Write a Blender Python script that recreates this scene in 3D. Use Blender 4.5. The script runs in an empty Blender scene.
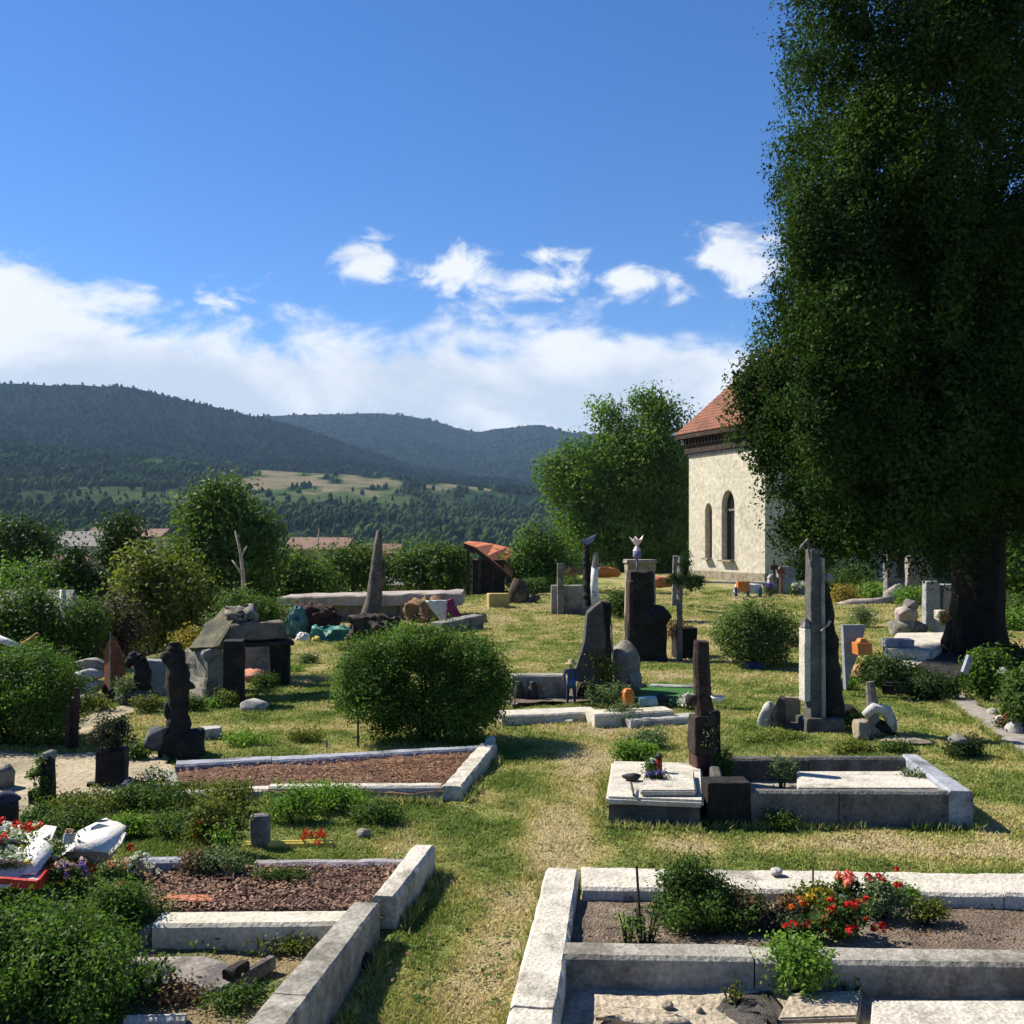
import bpy, bmesh, math, random
import numpy as np
from mathutils import Vector, Matrix, noise as mn

random.seed(7)
rng = np.random.default_rng(11)
S = bpy.context.scene
COL = S.collection
E, HZ, F = 2.4, 540.0, 1000.0          # eye height, horizon row, focal length in pixels

# ------------------------------------------------------------------ terrain
def hash2(ix, iy, seed):
    n = (ix.astype(np.int64) * 374761393 + iy.astype(np.int64) * 668265263 + seed * 974711) & 0x7fffffff
    n = ((n ^ (n >> 13)) * 1274126177) & 0x7fffffff
    return ((n ^ (n >> 16)) & 0xffff) / 65535.0
def vnoise(x, y, seed=0):
    x = np.asarray(x, float); y = np.asarray(y, float)
    ix, iy = np.floor(x), np.floor(y); fx, fy = x - ix, y - iy
    fx = fx * fx * (3 - 2 * fx); fy = fy * fy * (3 - 2 * fy)
    a = hash2(ix, iy, seed); b = hash2(ix + 1, iy, seed); c = hash2(ix, iy + 1, seed); d = hash2(ix + 1, iy + 1, seed)
    return (a * (1 - fx) + b * fx) * (1 - fy) + (c * (1 - fx) + d * fx) * fy
def fbm(x, y, seed=0, oct=4):
    v = 0; a = .5; t = 0
    for i in range(oct):
        v = v + a * vnoise(np.asarray(x) * 2 ** i, np.asarray(y) * 2 ** i, seed + i); t += a; a *= .5
    return v / t
def g(X, Y):
    X = np.asarray(X, float); Y = np.asarray(Y, float)
    d = np.maximum((-8 + .25 * (Y - 12)) - X, 0)
    t = np.where(d < 4, d * d / 8, d - 2) * .30
    e = np.maximum(Y - 72, 0); t = t + np.where(e < 8, e * e / 16, e - 4) * .2
    z = -16 * (1 - np.exp(-t / 16))
    k = np.clip((Y - 9) / 12, 0, 1)
    z = z + (fbm(X * .35, Y * .35, 3, 3) - .5) * .28 * k + (fbm(X * 1.7, Y * 1.7, 9, 3) - .5) * .06 * np.clip((Y - 5) / 5, .3, 1)
    return z
def gz(x, y): return float(g(x, y))
def P(px, py, z=0.0):
    Y = (E - z) * F / (py - HZ)
    return ((px - 512) * Y / F, Y)
def G(px, py):                          # a picture point to the terrain
    Y = 3.0
    while Y < 400:
        x = (px - 512) * Y / F
        if E - (py - HZ) / F * Y <= gz(x, Y): break
        Y += max(.02, Y * .003)
    return (x, Y, gz(x, Y))
def XA(px, Y): return (px - 512) * Y / F
def ZA(py, Y): return E + (HZ - py) / F * Y

# ------------------------------------------------------------------ materials
MATS = {}
def nodes(name):
    m = bpy.data.materials.new(name); m.use_nodes = True
    nt = m.node_tree; nt.nodes.clear()
    return m, nt, nt.nodes.new, nt.links.new
def ramp(nt, stops):
    r = nt.nodes.new('ShaderNodeValToRGB'); el = r.color_ramp.elements
    while len(el) < len(stops): el.new(.5)
    for e, (p, c) in zip(el, stops):
        e.position = p; e.color = (c[0], c[1], c[2], 1)
    return r
def c3(c): return (c[0], c[1], c[2], 1)
def stone(name, c1, c2, c3_=None, scale=6.0, bump=.5, rough=.9, spot=.0, dist=.02):
    """mottled mineral / wood / soil surface in object space"""
    m, nt, N, L = nodes(name)
    tc = N('ShaderNodeTexCoord')
    n1 = N('ShaderNodeTexNoise'); n1.inputs['Scale'].default_value = scale; n1.inputs['Detail'].default_value = 8; n1.inputs['Roughness'].default_value = .65
    n2 = N('ShaderNodeTexNoise'); n2.inputs['Scale'].default_value = scale * 9; n2.inputs['Detail'].default_value = 4
    n3 = N('ShaderNodeTexNoise'); n3.inputs['Scale'].default_value = scale * .45; n3.inputs['Detail'].default_value = 6; n3.inputs['Roughness'].default_value = .7
    for n in (n1, n2, n3): L(tc.outputs['Object'], n.inputs['Vector'])
    r = ramp(nt, [(.34, c1), (.66, c2)]); L(n1.outputs['Fac'], r.inputs['Fac'])
    col = r.outputs['Color']
    if c3_ is not None:
        rr = ramp(nt, [(.5 - spot * .25, (0, 0, 0)), (.62 - spot * .25, (1, 1, 1))]); L(n3.outputs['Fac'], rr.inputs['Fac'])
        mx = N('ShaderNodeMixRGB'); L(rr.outputs['Color'], mx.inputs['Fac']); L(col, mx.inputs['Color1']); mx.inputs['Color2'].default_value = c3(c3_); col = mx.outputs['Color']
    r2 = ramp(nt, [(.3, (.62, .62, .62)), (.7, (1.15, 1.15, 1.15))]); L(n2.outputs['Fac'], r2.inputs['Fac'])
    mu = N('ShaderNodeMixRGB'); mu.blend_type = 'MULTIPLY'; mu.inputs['Fac'].default_value = .8; L(col, mu.inputs['Color1']); L(r2.outputs['Color'], mu.inputs['Color2'])
    add = N('ShaderNodeMath'); L(n1.outputs['Fac'], add.inputs[0]); L(n2.outputs['Fac'], add.inputs[1])
    b = N('ShaderNodeBump'); b.inputs['Strength'].default_value = bump; b.inputs['Distance'].default_value = dist; L(add.outputs[0], b.inputs['Height'])
    p = N('ShaderNodeBsdfPrincipled'); p.inputs['Roughness'].default_value = rough; p.inputs['Specular IOR Level'].default_value = .25
    L(mu.outputs['Color'], p.inputs['Base Color']); L(b.outputs['Normal'], p.inputs['Normal'])
    o = N('ShaderNodeOutputMaterial'); L(p.outputs[0], o.inputs['Surface'])
    MATS[name] = m; return m
def plain(name, c, rough=.5, metal=0):
    return stone(name, [x * .85 for x in c], [min(1, x * 1.1) for x in c], scale=10, bump=.15, rough=rough)
def leafm(name, c1, c2, trans=.3, clump=.8, spec=.12):
    m, nt, N, L = nodes(name)
    geo = N('ShaderNodeNewGeometry'); tc = N('ShaderNodeTexCoord')
    n = N('ShaderNodeTexNoise'); n.inputs['Scale'].default_value = clump; n.inputs['Detail'].default_value = 3; L(tc.outputs['Object'], n.inputs['Vector'])
    a = N('ShaderNodeMath'); a.operation = 'MULTIPLY_ADD'; a.inputs[1].default_value = .55; L(geo.outputs['Random Per Island'], a.inputs[0])
    b = N('ShaderNodeMath'); b.operation = 'MULTIPLY_ADD'; b.inputs[1].default_value = 1.6; b.inputs[2].default_value = -.55; L(n.outputs['Fac'], b.inputs[0]); L(b.outputs[0], a.inputs[2])
    r = ramp(nt, [(.1, c1), (.9, c2)]); L(a.outputs[0], r.inputs['Fac'])
    p = N('ShaderNodeBsdfPrincipled'); p.inputs['Roughness'].default_value = .6; p.inputs['Specular IOR Level'].default_value = spec; L(r.outputs['Color'], p.inputs['Base Color'])
    t = N('ShaderNodeBsdfTranslucent'); 
    br = N('ShaderNodeMixRGB'); br.blend_type = 'MULTIPLY'; br.inputs['Fac'].default_value = 1; br.inputs['Color2'].default_value = (1.3, 1.5, .6, 1); L(r.outputs['Color'], br.inputs['Color1']); L(br.outputs['Color'], t.inputs['Color'])
    mx = N('ShaderNodeMixShader'); mx.inputs['Fac'].default_value = trans; L(p.outputs[0], mx.inputs[1]); L(t.outputs[0], mx.inputs[2])
    o = N('ShaderNodeOutputMaterial'); L(mx.outputs[0], o.inputs['Surface'])
    MATS[name] = m; return m

CONC = stone('concrete_pale', (.41, .38, .315), (.58, .54, .46), (.26, .24, .195), 5, .6, spot=-.15)
CONC_W = stone('concrete_cream', (.44, .405, .32), (.56, .525, .43), (.32, .29, .22), 4, .45, spot=-.2)
CONC_G = stone('concrete_grey', (.23, .215, .18), (.37, .35, .30), (.145, .135, .11), 4, .6, spot=0)
CONC_D = stone('concrete_dark', (.045, .043, .04), (.11, .105, .095), (.17, .16, .145), 5, .7, spot=-.2)
BLUE_ST = stone('bluish_slate', (.20, .215, .25), (.33, .35, .39), (.12, .12, .13), 6, .3, rough=.7)
WHITE_ST = stone('white_stone', (.33, .32, .29), (.50, .49, .46), (.19, .18, .155), 7, .8, spot=-.1)
GREY_ST = stone('grey_stone', (.14, .132, .122), (.27, .258, .24), (.08, .075, .068), 6, .9)
TAN_ST = stone('tan_stone', (.21, .175, .125), (.34, .295, .22), (.14, .12, .09), 5, .7)
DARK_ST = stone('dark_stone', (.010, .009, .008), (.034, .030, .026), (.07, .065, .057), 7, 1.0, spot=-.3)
LICHEN = stone('lichen_stone', (.22, .205, .165), (.37, .345, .28), (.11, .10, .085), 8, 1.0)
WOOD_D = stone('dark_wood', (.016, .011, .009), (.055, .036, .028), (.10, .075, .062), 8, .9, spot=-.2)
WOOD_G = stone('grey_wood', (.14, .12, .105), (.27, .24, .21), (.07, .06, .05), 8, .8)
PALEWOOD = stone('pale_wood', (.30, .255, .21), (.46, .41, .35), (.22, .17, .13), 8, .6)
BARK = stone('bark', (.010, .008, .0065), (.034, .027, .021), (.02, .02, .015), 5, 1.0, dist=.06)
BIRCH = stone('birch_bark', (.55, .53, .48), (.74, .72, .68), (.07, .06, .055), 9, .5, spot=-.1)
RUST = stone('rust', (.16, .05, .025), (.33, .12, .06), (.10, .04, .03), 7, .5, rough=.7)
ORANGE = stone('orange_paint', (.40, .13, .03), (.56, .20, .045), scale=9, bump=.15, rough=.5)
TERRA = stone('terracotta', (.36, .12, .06), (.52, .20, .10), (.24, .10, .06), 7, .5)
IRON = stone('dark_iron', (.02, .02, .02), (.05, .045, .04), scale=20, bump=.4, rough=.6)
SOIL = stone('grave_soil', (.12, .088, .062), (.22, .165, .12), (.27, .215, .16), 7, 1.0, dist=.04)
SOIL_R = stone('reddish_soil', (.085, .042, .026), (.19, .10, .058), (.25, .15, .085), 9, 1.0, dist=.04)
LITTER = stone('leaf_litter', (.055, .028, .024), (.16, .085, .06), (.11, .06, .055), 22, 1.0, dist=.05)
SAND = stone('sandy_soil', (.32, .265, .19), (.46, .395, .30), (.22, .18, .13), 3, .9, dist=.03)
SAND_P = stone('sandy_path', (.29, .24, .155), (.40, .335, .225), (.20, .17, .11), 2.2, .9, dist=.03)
GRAVEL = stone('path_gravel', (.22, .20, .18), (.36, .33, .30), (.30, .26, .20), 9, .8)
RED = plain('red_plastic', (.60, .045, .03), .35)
WHITE = stone('white_paper', (.50, .49, .46), (.64, .63, .60), scale=8, bump=.3, rough=.6)
BLUE = stone('blue_cloth', (.025, .06, .16), (.05, .12, .28), scale=14, bump=.3)
NAVY = stone('navy_cloth', (.012, .016, .035), (.035, .045, .085), scale=14, bump=.3)
TEAL = stone('teal_sheet', (.02, .14, .115), (.05, .24, .19), (.03, .13, .10), 4, .6, rough=.5)
PURPLE = stone('purple_cloth', (.12, .02, .07), (.22, .04, .13), scale=9, bump=.4)
YELLOW = stone('yellow_paint', (.55, .42, .07), (.70, .56, .12), scale=8, bump=.2)
PINK = stone('pale_pink_petal', (.70, .50, .50), (.82, .68, .68), scale=12, bump=.1)
STRAW = stone('straw', (.34, .27, .15), (.48, .40, .24), scale=30, bump=.6)
SKIN = stone('painted_skin', (.35, .22, .15), (.42, .27, .19), scale=20, bump=.1)

L_CYP = leafm('cypress_leaf', (.007, .019, .007), (.055, .098, .022), .25, .6, .02)
L_TREE = leafm('tree_leaf', (.030, .065, .012), (.115, .20, .035), .38, .5)
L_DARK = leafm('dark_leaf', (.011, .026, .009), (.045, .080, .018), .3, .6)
L_MID = leafm('mid_leaf', (.028, .058, .014), (.095, .155, .032), .36, .6)
L_OLIVE = leafm('olive_leaf', (.055, .070, .012), (.18, .20, .042), .3, .7)
L_BUSH = leafm('bush_leaf', (.022, .054, .009), (.100, .178, .030), .36, 1.6)
L_BRIGHT = leafm('bright_leaf', (.055, .115, .016), (.18, .30, .05), .4, 2)
L_GREY = leafm('greygreen_leaf', (.055, .085, .036), (.16, .21, .10), .3, 2)
L_BROWN = leafm('dry_leaf', (.06, .035, .02), (.20, .12, .06), .2, 3)
L_YEL = leafm('yellow_leaf', (.14, .12, .02), (.34, .26, .05), .3, 2)
P_RED = leafm('red_petal', (.30, .008, .008), (.62, .03, .025), .2, 3)
P_ORA = leafm('orange_petal', (.50, .10, .015), (.75, .22, .04), .2, 3)
P_SAL = leafm('salmon_petal', (.60, .13, .09), (.80, .28, .20), .2, 3)
P_WHI = leafm('white_petal', (.50, .48, .45), (.72, .71, .68), .2, 3)
P_PUR = leafm('purple_petal', (.09, .06, .28), (.22, .16, .50), .2, 3)
P_YEL = leafm('yellow_petal', (.55, .36, .03), (.75, .55, .06), .2, 3)
P_PIN = leafm('pink_petal', (.45, .25, .26), (.65, .45, .45), .2, 3)

# ------------------------------------------------------------------ mesh builder
ORG = {}
def link(o): COL.objects.link(o); return o
def tag(o, label, cat, group=None, kind=None):
    if label: o['label'] = label
    if cat: o['category'] = cat
    if group: o['group'] = group
    if kind: o['kind'] = kind
    return o
def thing(name, label, cat, loc, group=None):
    o = bpy.data.objects.new(name, None); o.empty_display_size = .1
    o.location = loc; ORG[o.name] = Vector(loc); link(o)
    return tag(o, label, cat, group)
class MB:
    def __init__(s): s.bm = bmesh.new(); s.raw = []
    def _noise(s, verts, amp, freq=3.0, seed=0.0):
        if amp:
            for v in verts:
                q = v.co * freq + Vector((seed, seed * 1.7, seed * .3))
                v.co += (mn.noise_vector(q) + .5 * mn.noise_vector(q * 2.7)) * amp
    def box(s, cx, cy, z0, sx, sy, sz, rz=0., taper=1., noise=0., cuts=0, bevel=.01, lean=(0, 0), freq=4., taper_y=None):
        pre = set(s.bm.verts)
        r = bmesh.ops.create_cube(s.bm, size=1); vs = r['verts']
        ty = taper if taper_y is None else taper_y
        for v in vs:
            top = v.co.z > 0
            x = v.co.x * sx * (taper if top else 1); y = v.co.y * sy * (ty if top else 1)
            v.co = Vector((x, y, (v.co.z + .5) * sz))
        es = list({e for v in vs for e in v.link_edges})
        if bevel:
            b = min(bevel, .3 * min(sx, sy, sz))
            bmesh.ops.bevel(s.bm, geom=es, offset=b, segments=2, affect='EDGES', profile=.5)
            vs = [v for v in s.bm.verts if v not in pre]
        if cuts:
            long = [e for e in {e for v in vs for e in v.link_edges} if e.calc_length() > .6 * min(sx, sy, sz)]
            bmesh.ops.subdivide_edges(s.bm, edges=long, cuts=cuts, use_grid_fill=True)
            vs = [v for v in s.bm.verts if v not in pre]
        M = Matrix.Translation((cx, cy, z0)) @ Matrix.Rotation(rz, 4, 'Z')
        for v in vs:
            v.co.x += lean[0] * v.co.z / sz; v.co.y += lean[1] * v.co.z / sz
            v.co = M @ v.co
        s._noise(vs, noise, freq)
        return vs
    def beam(s, a, b, wa, wb, z0, z1, noise=.006, bev=.02, step=.1, za=None):
        """kerb stone running from plan point a to b; za: (top at a, top at b)"""
        a = Vector(a[:2]); b = Vector(b[:2]); d = b - a; n = max(2, int(d.length / step)); d.normalize(); nn = Vector((-d.y, d.x))
        rings = []
        for i in range(n + 1):
            t = i / n; c = a.lerp(b, t); w = (wa + (wb - wa) * t) / 2; top = z1 if za is None else za[0] + (za[1] - za[0]) * t
            prof = [(-w, z0), (-w, (z0 + top) / 2), (-w, top - bev), (-w + bev, top), (-w * .3, top), (w * .3, top), (w - bev, top), (w, top - bev), (w, (z0 + top) / 2), (w, z0)]
            rings.append([s.bm.verts.new((c.x + nn.x * o, c.y + nn.y * o, z)) for o, z in prof])
        k = len(rings[0])
        for i in range(n):
            for j in range(k):
                s.bm.faces.new((rings[i][j], rings[i + 1][j], rings[i + 1][(j + 1) % k], rings[i][(j + 1) % k]))
        s.bm.faces.new(rings[0]); s.bm.faces.new(list(reversed(rings[-1])))
        s._noise([v for r in rings for v in r], noise * .7, 6.)
    def tube(s, pts, rad, n=8, noise=0., freq=4., cap=True):
        pts = [Vector(p) for p in pts]; rings = []
        if not hasattr(rad, '__len__'): rad = [rad] * len(pts)
        for i, p in enumerate(pts):
            d = (pts[min(i + 1, len(pts) - 1)] - pts[max(i - 1, 0)]).normalized()
            u = d.orthogonal().normalized() if abs(d.z) < .9 else Vector((1, 0, 0)); u = (u - d * u.dot(d)).normalized(); w = d.cross(u)
            rings.append([s.bm.verts.new(p + (u * math.cos(2 * math.pi * k / n) + w * math.sin(2 * math.pi * k / n)) * rad[i]) for k in range(n)])
        for i in range(len(pts) - 1):
            for k in range(n):
                s.bm.faces.new((rings[i][k], rings[i][(k + 1) % n], rings[i + 1][(k + 1) % n], rings[i + 1][k]))
        if cap:
            s.bm.faces.new(list(reversed(rings[0]))); s.bm.faces.new(rings[-1])
        s._noise([v for r in rings for v in r], noise, freq)
    def rag(s, pts, rad, noise=.03, n=18, rings=26, seed=0.):
        pts = [Vector(p) for p in pts]; r_ = random.Random(seed); P_, R_ = [], []; k = len(pts) - 1
        for i in range(rings + 1):
            t = i / rings * k; j = min(int(t), k - 1); f = t - j; P_.append(pts[j].lerp(pts[j + 1], f)); R_.append((rad[j] * (1 - f) + rad[j + 1] * f) * r_.uniform(.84, 1.12))
        s.tube(P_, R_, n, noise, 9.0)
    def lathe(s, cx, cy, prof, n=16, noise=0.):
        rings = [[s.bm.verts.new((cx + r * math.cos(2 * math.pi * k / n), cy + r * math.sin(2 * math.pi * k / n), z)) for k in range(n)] for r, z in prof]
        for i in range(len(prof) - 1):
            for k in range(n):
                s.bm.faces.new((rings[i][k], rings[i][(k + 1) % n], rings[i + 1][(k + 1) % n], rings[i + 1][k]))
        s.bm.faces.new(list(reversed(rings[0]))); s.bm.faces.new(rings[-1])
        s._noise([v for r in rings for v in r], noise, 5.)
    def rock(s, c, r, noise=.25, freq=1.6, sub=3, seed=0., facet=True):
        rr_ = random.Random(seed * 13.7 + r[0]); pl = [(Vector((rr_.gauss(0, 1), rr_.gauss(0, 1), rr_.gauss(0, 1))).normalized(), rr_.uniform(.62, .98)) for _ in range(13)] if facet else []
        q = bmesh.ops.create_icosphere(s.bm, subdivisions=sub, radius=1); 
        for v in q['verts']:
            p = v.co.copy(); k = Vector((p.x, p.y, p.z))
            m = max(abs(p.x), abs(p.y), abs(p.z)); k = p.lerp(p / m, .45)
            k += mn.noise_vector(p * freq + Vector((seed, seed, seed))) * noise + mn.noise_vector(p * freq * 3 + Vector((seed, 0, seed))) * noise * .35
            for n_, d_ in pl:
                q_ = k.dot(n_) - d_
                if q_ > 0: k -= n_ * q_ * .9
            k *= 1.08 if facet else 1
            if facet: k += mn.noise_vector(p * 7 + Vector((seed, 1, 2))) * .025
            z = k.z * r[2]
            v.co = Vector((c[0] + k.x * r[0], c[1] + k.y * r[1], c[2] + z))
    def prism(s, pts, z0, z1, bevel=0., noise=0.):
        bot = [s.bm.verts.new((x, y, z0)) for x, y in pts]; top = [s.bm.verts.new((x, y, z1)) for x, y in pts]; n = len(pts)
        fs = [s.bm.faces.new(top), s.bm.faces.new(list(reversed(bot)))]
        for i in range(n): fs.append(s.bm.faces.new((bot[i], bot[(i + 1) % n], top[(i + 1) % n], top[i])))
        if bevel: bmesh.ops.bevel(s.bm, geom=list({e for f in fs for e in f.edges}), offset=bevel, segments=2, affect='EDGES')
        if noise: s._noise(s.bm.verts, noise, 5.)
    def poly3(s, pts):                     # a thin-walled outline given thickness by the caller
        return s.bm.faces.new([s.bm.verts.new(p) for p in pts])
    def plate(s, pts, th):                 # 3-D outline with thickness th along its normal
        pts = [Vector(p) for p in pts]; nrm = (pts[1] - pts[0]).cross(pts[2] - pts[0]).normalized() * th
        a = [s.bm.verts.new(p) for p in pts]; b = [s.bm.verts.new(p + nrm) for p in pts]; n = len(pts)
        s.bm.faces.new(list(reversed(a))); s.bm.faces.new(b)
        for i in range(n): s.bm.faces.new((a[i], a[(i + 1) % n], b[(i + 1) % n], b[i]))
    def build(s, name, mat, parent=None, smooth=False, label=None, loc=None):
        bmesh.ops.recalc_face_normals(s.bm, faces=s.bm.faces)
        me = bpy.data.meshes.new(name); 
        o = bpy.data.objects.new(name, me)
        if parent is not None:
            org = ORG[parent.name]; o.parent = parent
        else:
            org = Vector(loc) if loc is not None else Vector((0, 0, 0)); o.location = org
        bmesh.ops.translate(s.bm, verts=s.bm.verts, vec=-org)
        s.bm.to_mesh(me); s.bm.free(); me.materials.append(mat)
        if smooth:
            me.polygons.foreach_set('use_smooth', [True] * len(me.polygons))
        link(o); ORG[o.name] = org
        if label: o['label'] = label
        return o
def polys(name, V, k, mat, parent=None, loc=None, attrs=None):
    """numpy mesh: V (n*k,3) with consecutive k-gons"""
    V = np.asarray(V, np.float32).reshape(-1, 3); n = len(V) // k
    org = np.array(ORG[parent.name] if parent is not None else (loc if loc is not None else (0, 0, 0)), np.float32)
    me = bpy.data.meshes.new(name); me.vertices.add(n * k); me.vertices.foreach_set('co', (V - org).ravel())
    me.loops.add(n * k); me.loops.foreach_set('vertex_index', np.arange(n * k, dtype=np.int32))
    me.polygons.add(n); me.polygons.foreach_set('loop_start', np.arange(0, n * k, k, dtype=np.int32))
    for an, av in (attrs or {}).items():
        at = me.attributes.new(an, 'FLOAT', 'POINT'); at.data.foreach_set('value', np.asarray(av, np.float32))
    me.update(calc_edges=True); me.materials.append(mat)
    o = bpy.data.objects.new(name, me); link(o)
    if parent is not None: o.parent = parent
    else: o.location = Vector([float(q) for q in org])
    ORG[o.name] = Vector([float(q) for q in org])
    return o
def unit(v): return v / np.maximum(np.linalg.norm(v, axis=-1, keepdims=True), 1e-9)
def leafquads(C, size, out=None, aspect=.55, bias=.6, up=0.):
    n = len(C); nr = unit(rng.normal(size=(n, 3)))
    if out is not None: nr = unit(nr + out * bias)
    nr[:, 2] += up; nr = unit(nr)
    t = unit(np.cross(nr, rng.normal(size=(n, 3)))); b = np.cross(nr, t)
    L = (size * rng.uniform(.6, 1.35, n))[:, None]; W = L * aspect
    return np.stack([C - t * L * .5, C + b * W * .5 - t * L * .05, C + t * L * .5, C - b * W * .5 - t * L * .05], 1).reshape(-1, 3)
def ellipsoid_clumps(ells, n, shell=.55, jit=.22):
    """clump centres through a union of ellipsoids (cx,cy,cz,rx,ry,rz); returns centres and outward directions"""
    w = np.array([e[3] * e[4] + e[4] * e[5] + e[3] * e[5] for e in ells]); w /= w.sum()
    idx = rng.choice(len(ells), n, p=w); E_ = np.array(ells)[idx]
    d = unit(rng.normal(size=(n, 3))); r = shell + (1 - shell) * rng.uniform(0, 1, n) ** .6
    r *= 1 + jit * (rng.uniform(-1, 1, n))
    return E_[:, :3] + d * r[:, None] * E_[:, 3:], d
def foliage(name, ells, nclump, per, crad, size, mat, parent, shell=.5, aspect=.55, flat=.8, jit=.22, zmin=None):
    C, d = ellipsoid_clumps(ells, nclump, shell, jit)
    off = np.clip(rng.normal(size=(nclump, per, 3)), -1.75, 1.75) * (crad * rng.uniform(.6, 1.3, nclump))[:, None, None] * np.array([1, 1, flat])
    pts = (C[:, None, :] + off).reshape(-1, 3); out = unit(np.repeat(d, per, 0) + unit(off.reshape(-1, 3)) * .6)
    ns = nclump // 9                            # stray shoots past the outline
    if ns and name != 'inner_foliage':
        si = rng.choice(nclump, ns); sd = unit(d[si] + rng.normal(0, .35, (ns, 3)) + np.array([0, 0, .45])); sl_ = crad * rng.uniform(1.2, 3.2, ns); tt = rng.uniform(.2, 1, (ns, 9))
        sp_ = (C[si][:, None] + sd[:, None] * (tt * sl_[:, None])[:, :, None] + rng.normal(0, size * .5, (ns, 9, 3))).reshape(-1, 3); pts = np.concatenate([pts, sp_]); out = np.concatenate([out, np.repeat(sd, 9, 0)])
    if zmin is not None:
        k = pts[:, 2] > zmin; pts, out = pts[k], out[k]
    return polys(name, leafquads(pts, size, out, aspect, .9, .25), 4, mat, parent), C

def shrub(name, label, cat, loc, w, d, h, mat, n=60, per=40, size=.035, crad=.09, group=None, ells=None, shell=.45, extra=None):
    """bush: foliage + a few woody stems"""
    x, y = loc[:2]; z = gz(x, y) if len(loc) < 3 else loc[2]
    t = thing(name, label, cat, (x, y, z), group)
    if ells is None:
        ells = [(x, y, z + h * .52, w / 2 * .85, d / 2 * .85, h * .46)]
        for i in range(4):
            a = random.uniform(0, 6.28); ells.append((x + math.cos(a) * w * .22, y + math.sin(a) * d * .22, z + h * random.uniform(.42, .62), w * .28, d * .28, h * .33))
    o, C = foliage('foliage', ells, n, per, crad, size, mat, t, shell, zmin=z + .005)
    m = MB()
    for i in range(min(7, len(C))):
        c = C[i * 3 % len(C)]; q = Vector((x + random.uniform(-.1, .1) * w, y + random.uniform(-.1, .1) * d, z - .05)); e = Vector(c)
        m.tube([q, q.lerp(e, .5) + Vector((0, 0, h * .08)), e], [.02 * h + .004, .014 * h + .003, .004], 5)
    m.build('stem', BARK, t)
    return t, ells, C
def blooms(t, C, mat, r=.025, n=18, size=.022, name='bloom', count=None):
    """flower heads as parts sharing one mesh"""
    org = ORG[t.name]; me = None
    for c in C[:count]:
        if me is None:
            d = unit(rng.normal(size=(n, 3))); o = polys(name, leafquads(d * r * rng.uniform(.5, 1, (n, 1)), size, d, .8, 1.5), 4, mat, t)
            # stored around the part's own origin
            V = np.empty(len(o.data.vertices) * 3, np.float32); o.data.vertices.foreach_get('co', V); V = V.reshape(-1, 3) + np.array(org, np.float32)
            o.data.vertices.foreach_set('co', V.ravel()); me = o.data
        else:
            o = bpy.data.objects.new(name, me); link(o); o.parent = t
        o.location = Vector([float(q) for q in c]) - org; o.rotation_euler = (random.uniform(0, 1), random.uniform(0, 1), random.uniform(0, 6)); k = random.uniform(.8, 1.25); o.scale = (k, k, k)
def stemplant(name, label, cat, loc, h, r, mat, ns=9, nl=22, size=.035, group=None, aspect=.4, upright=.8):
    """a tuft of stems carrying leaves"""
    x, y = loc[:2]; z = gz(x, y) if len(loc) < 3 else loc[2]
    t = thing(name, label, cat, (x, y, z), group); m = MB(); pts = []; outs = []; tips = []
    for i in range(ns):
        a = random.uniform(0, 6.28); q = math.sqrt(random.random()) * r; hh = h * random.uniform(.6, 1.05)
        b = Vector((x + math.cos(a) * q * .35, y + math.sin(a) * q * .35, z - .02)); e = Vector((x + math.cos(a) * q, y + math.sin(a) * q, z + hh * (1 - .3 * q / max(r, .01))))
        mid = b.lerp(e, .5) + Vector((0, 0, h * .06)); m.tube([b, mid, e], [.006, .005, .002], 4); tips.append(e)
        for k in range(nl):
            s = random.uniform(.12, 1.02); p = b.lerp(mid, s * 2) if s < .5 else mid.lerp(e, s * 2 - 1)
            pts.append(p + Vector((random.gauss(0, 1), random.gauss(0, 1), random.gauss(0, .6))) * size * .7); outs.append((math.cos(a), math.sin(a), .5))
    m.build('stem', BARK, t)
    polys('foliage', leafquads(np.array(pts), size, np.array(outs), aspect, .7, .2), 4, mat, t)
    return t, tips
def lump(mat, name, label, cat, loc, r, noise=.25, seed=1., group=None, sub=3):
    m = MB(); x, y = loc[:2]; z = gz(x, y) if len(loc) < 3 else loc[2]
    m.rock((x, y, z + r[2] * .75), r, noise, 1.6, sub, seed)
    return tag(m.build(name, mat, None, True, loc=(x, y, z)), label, cat, group)

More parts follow.
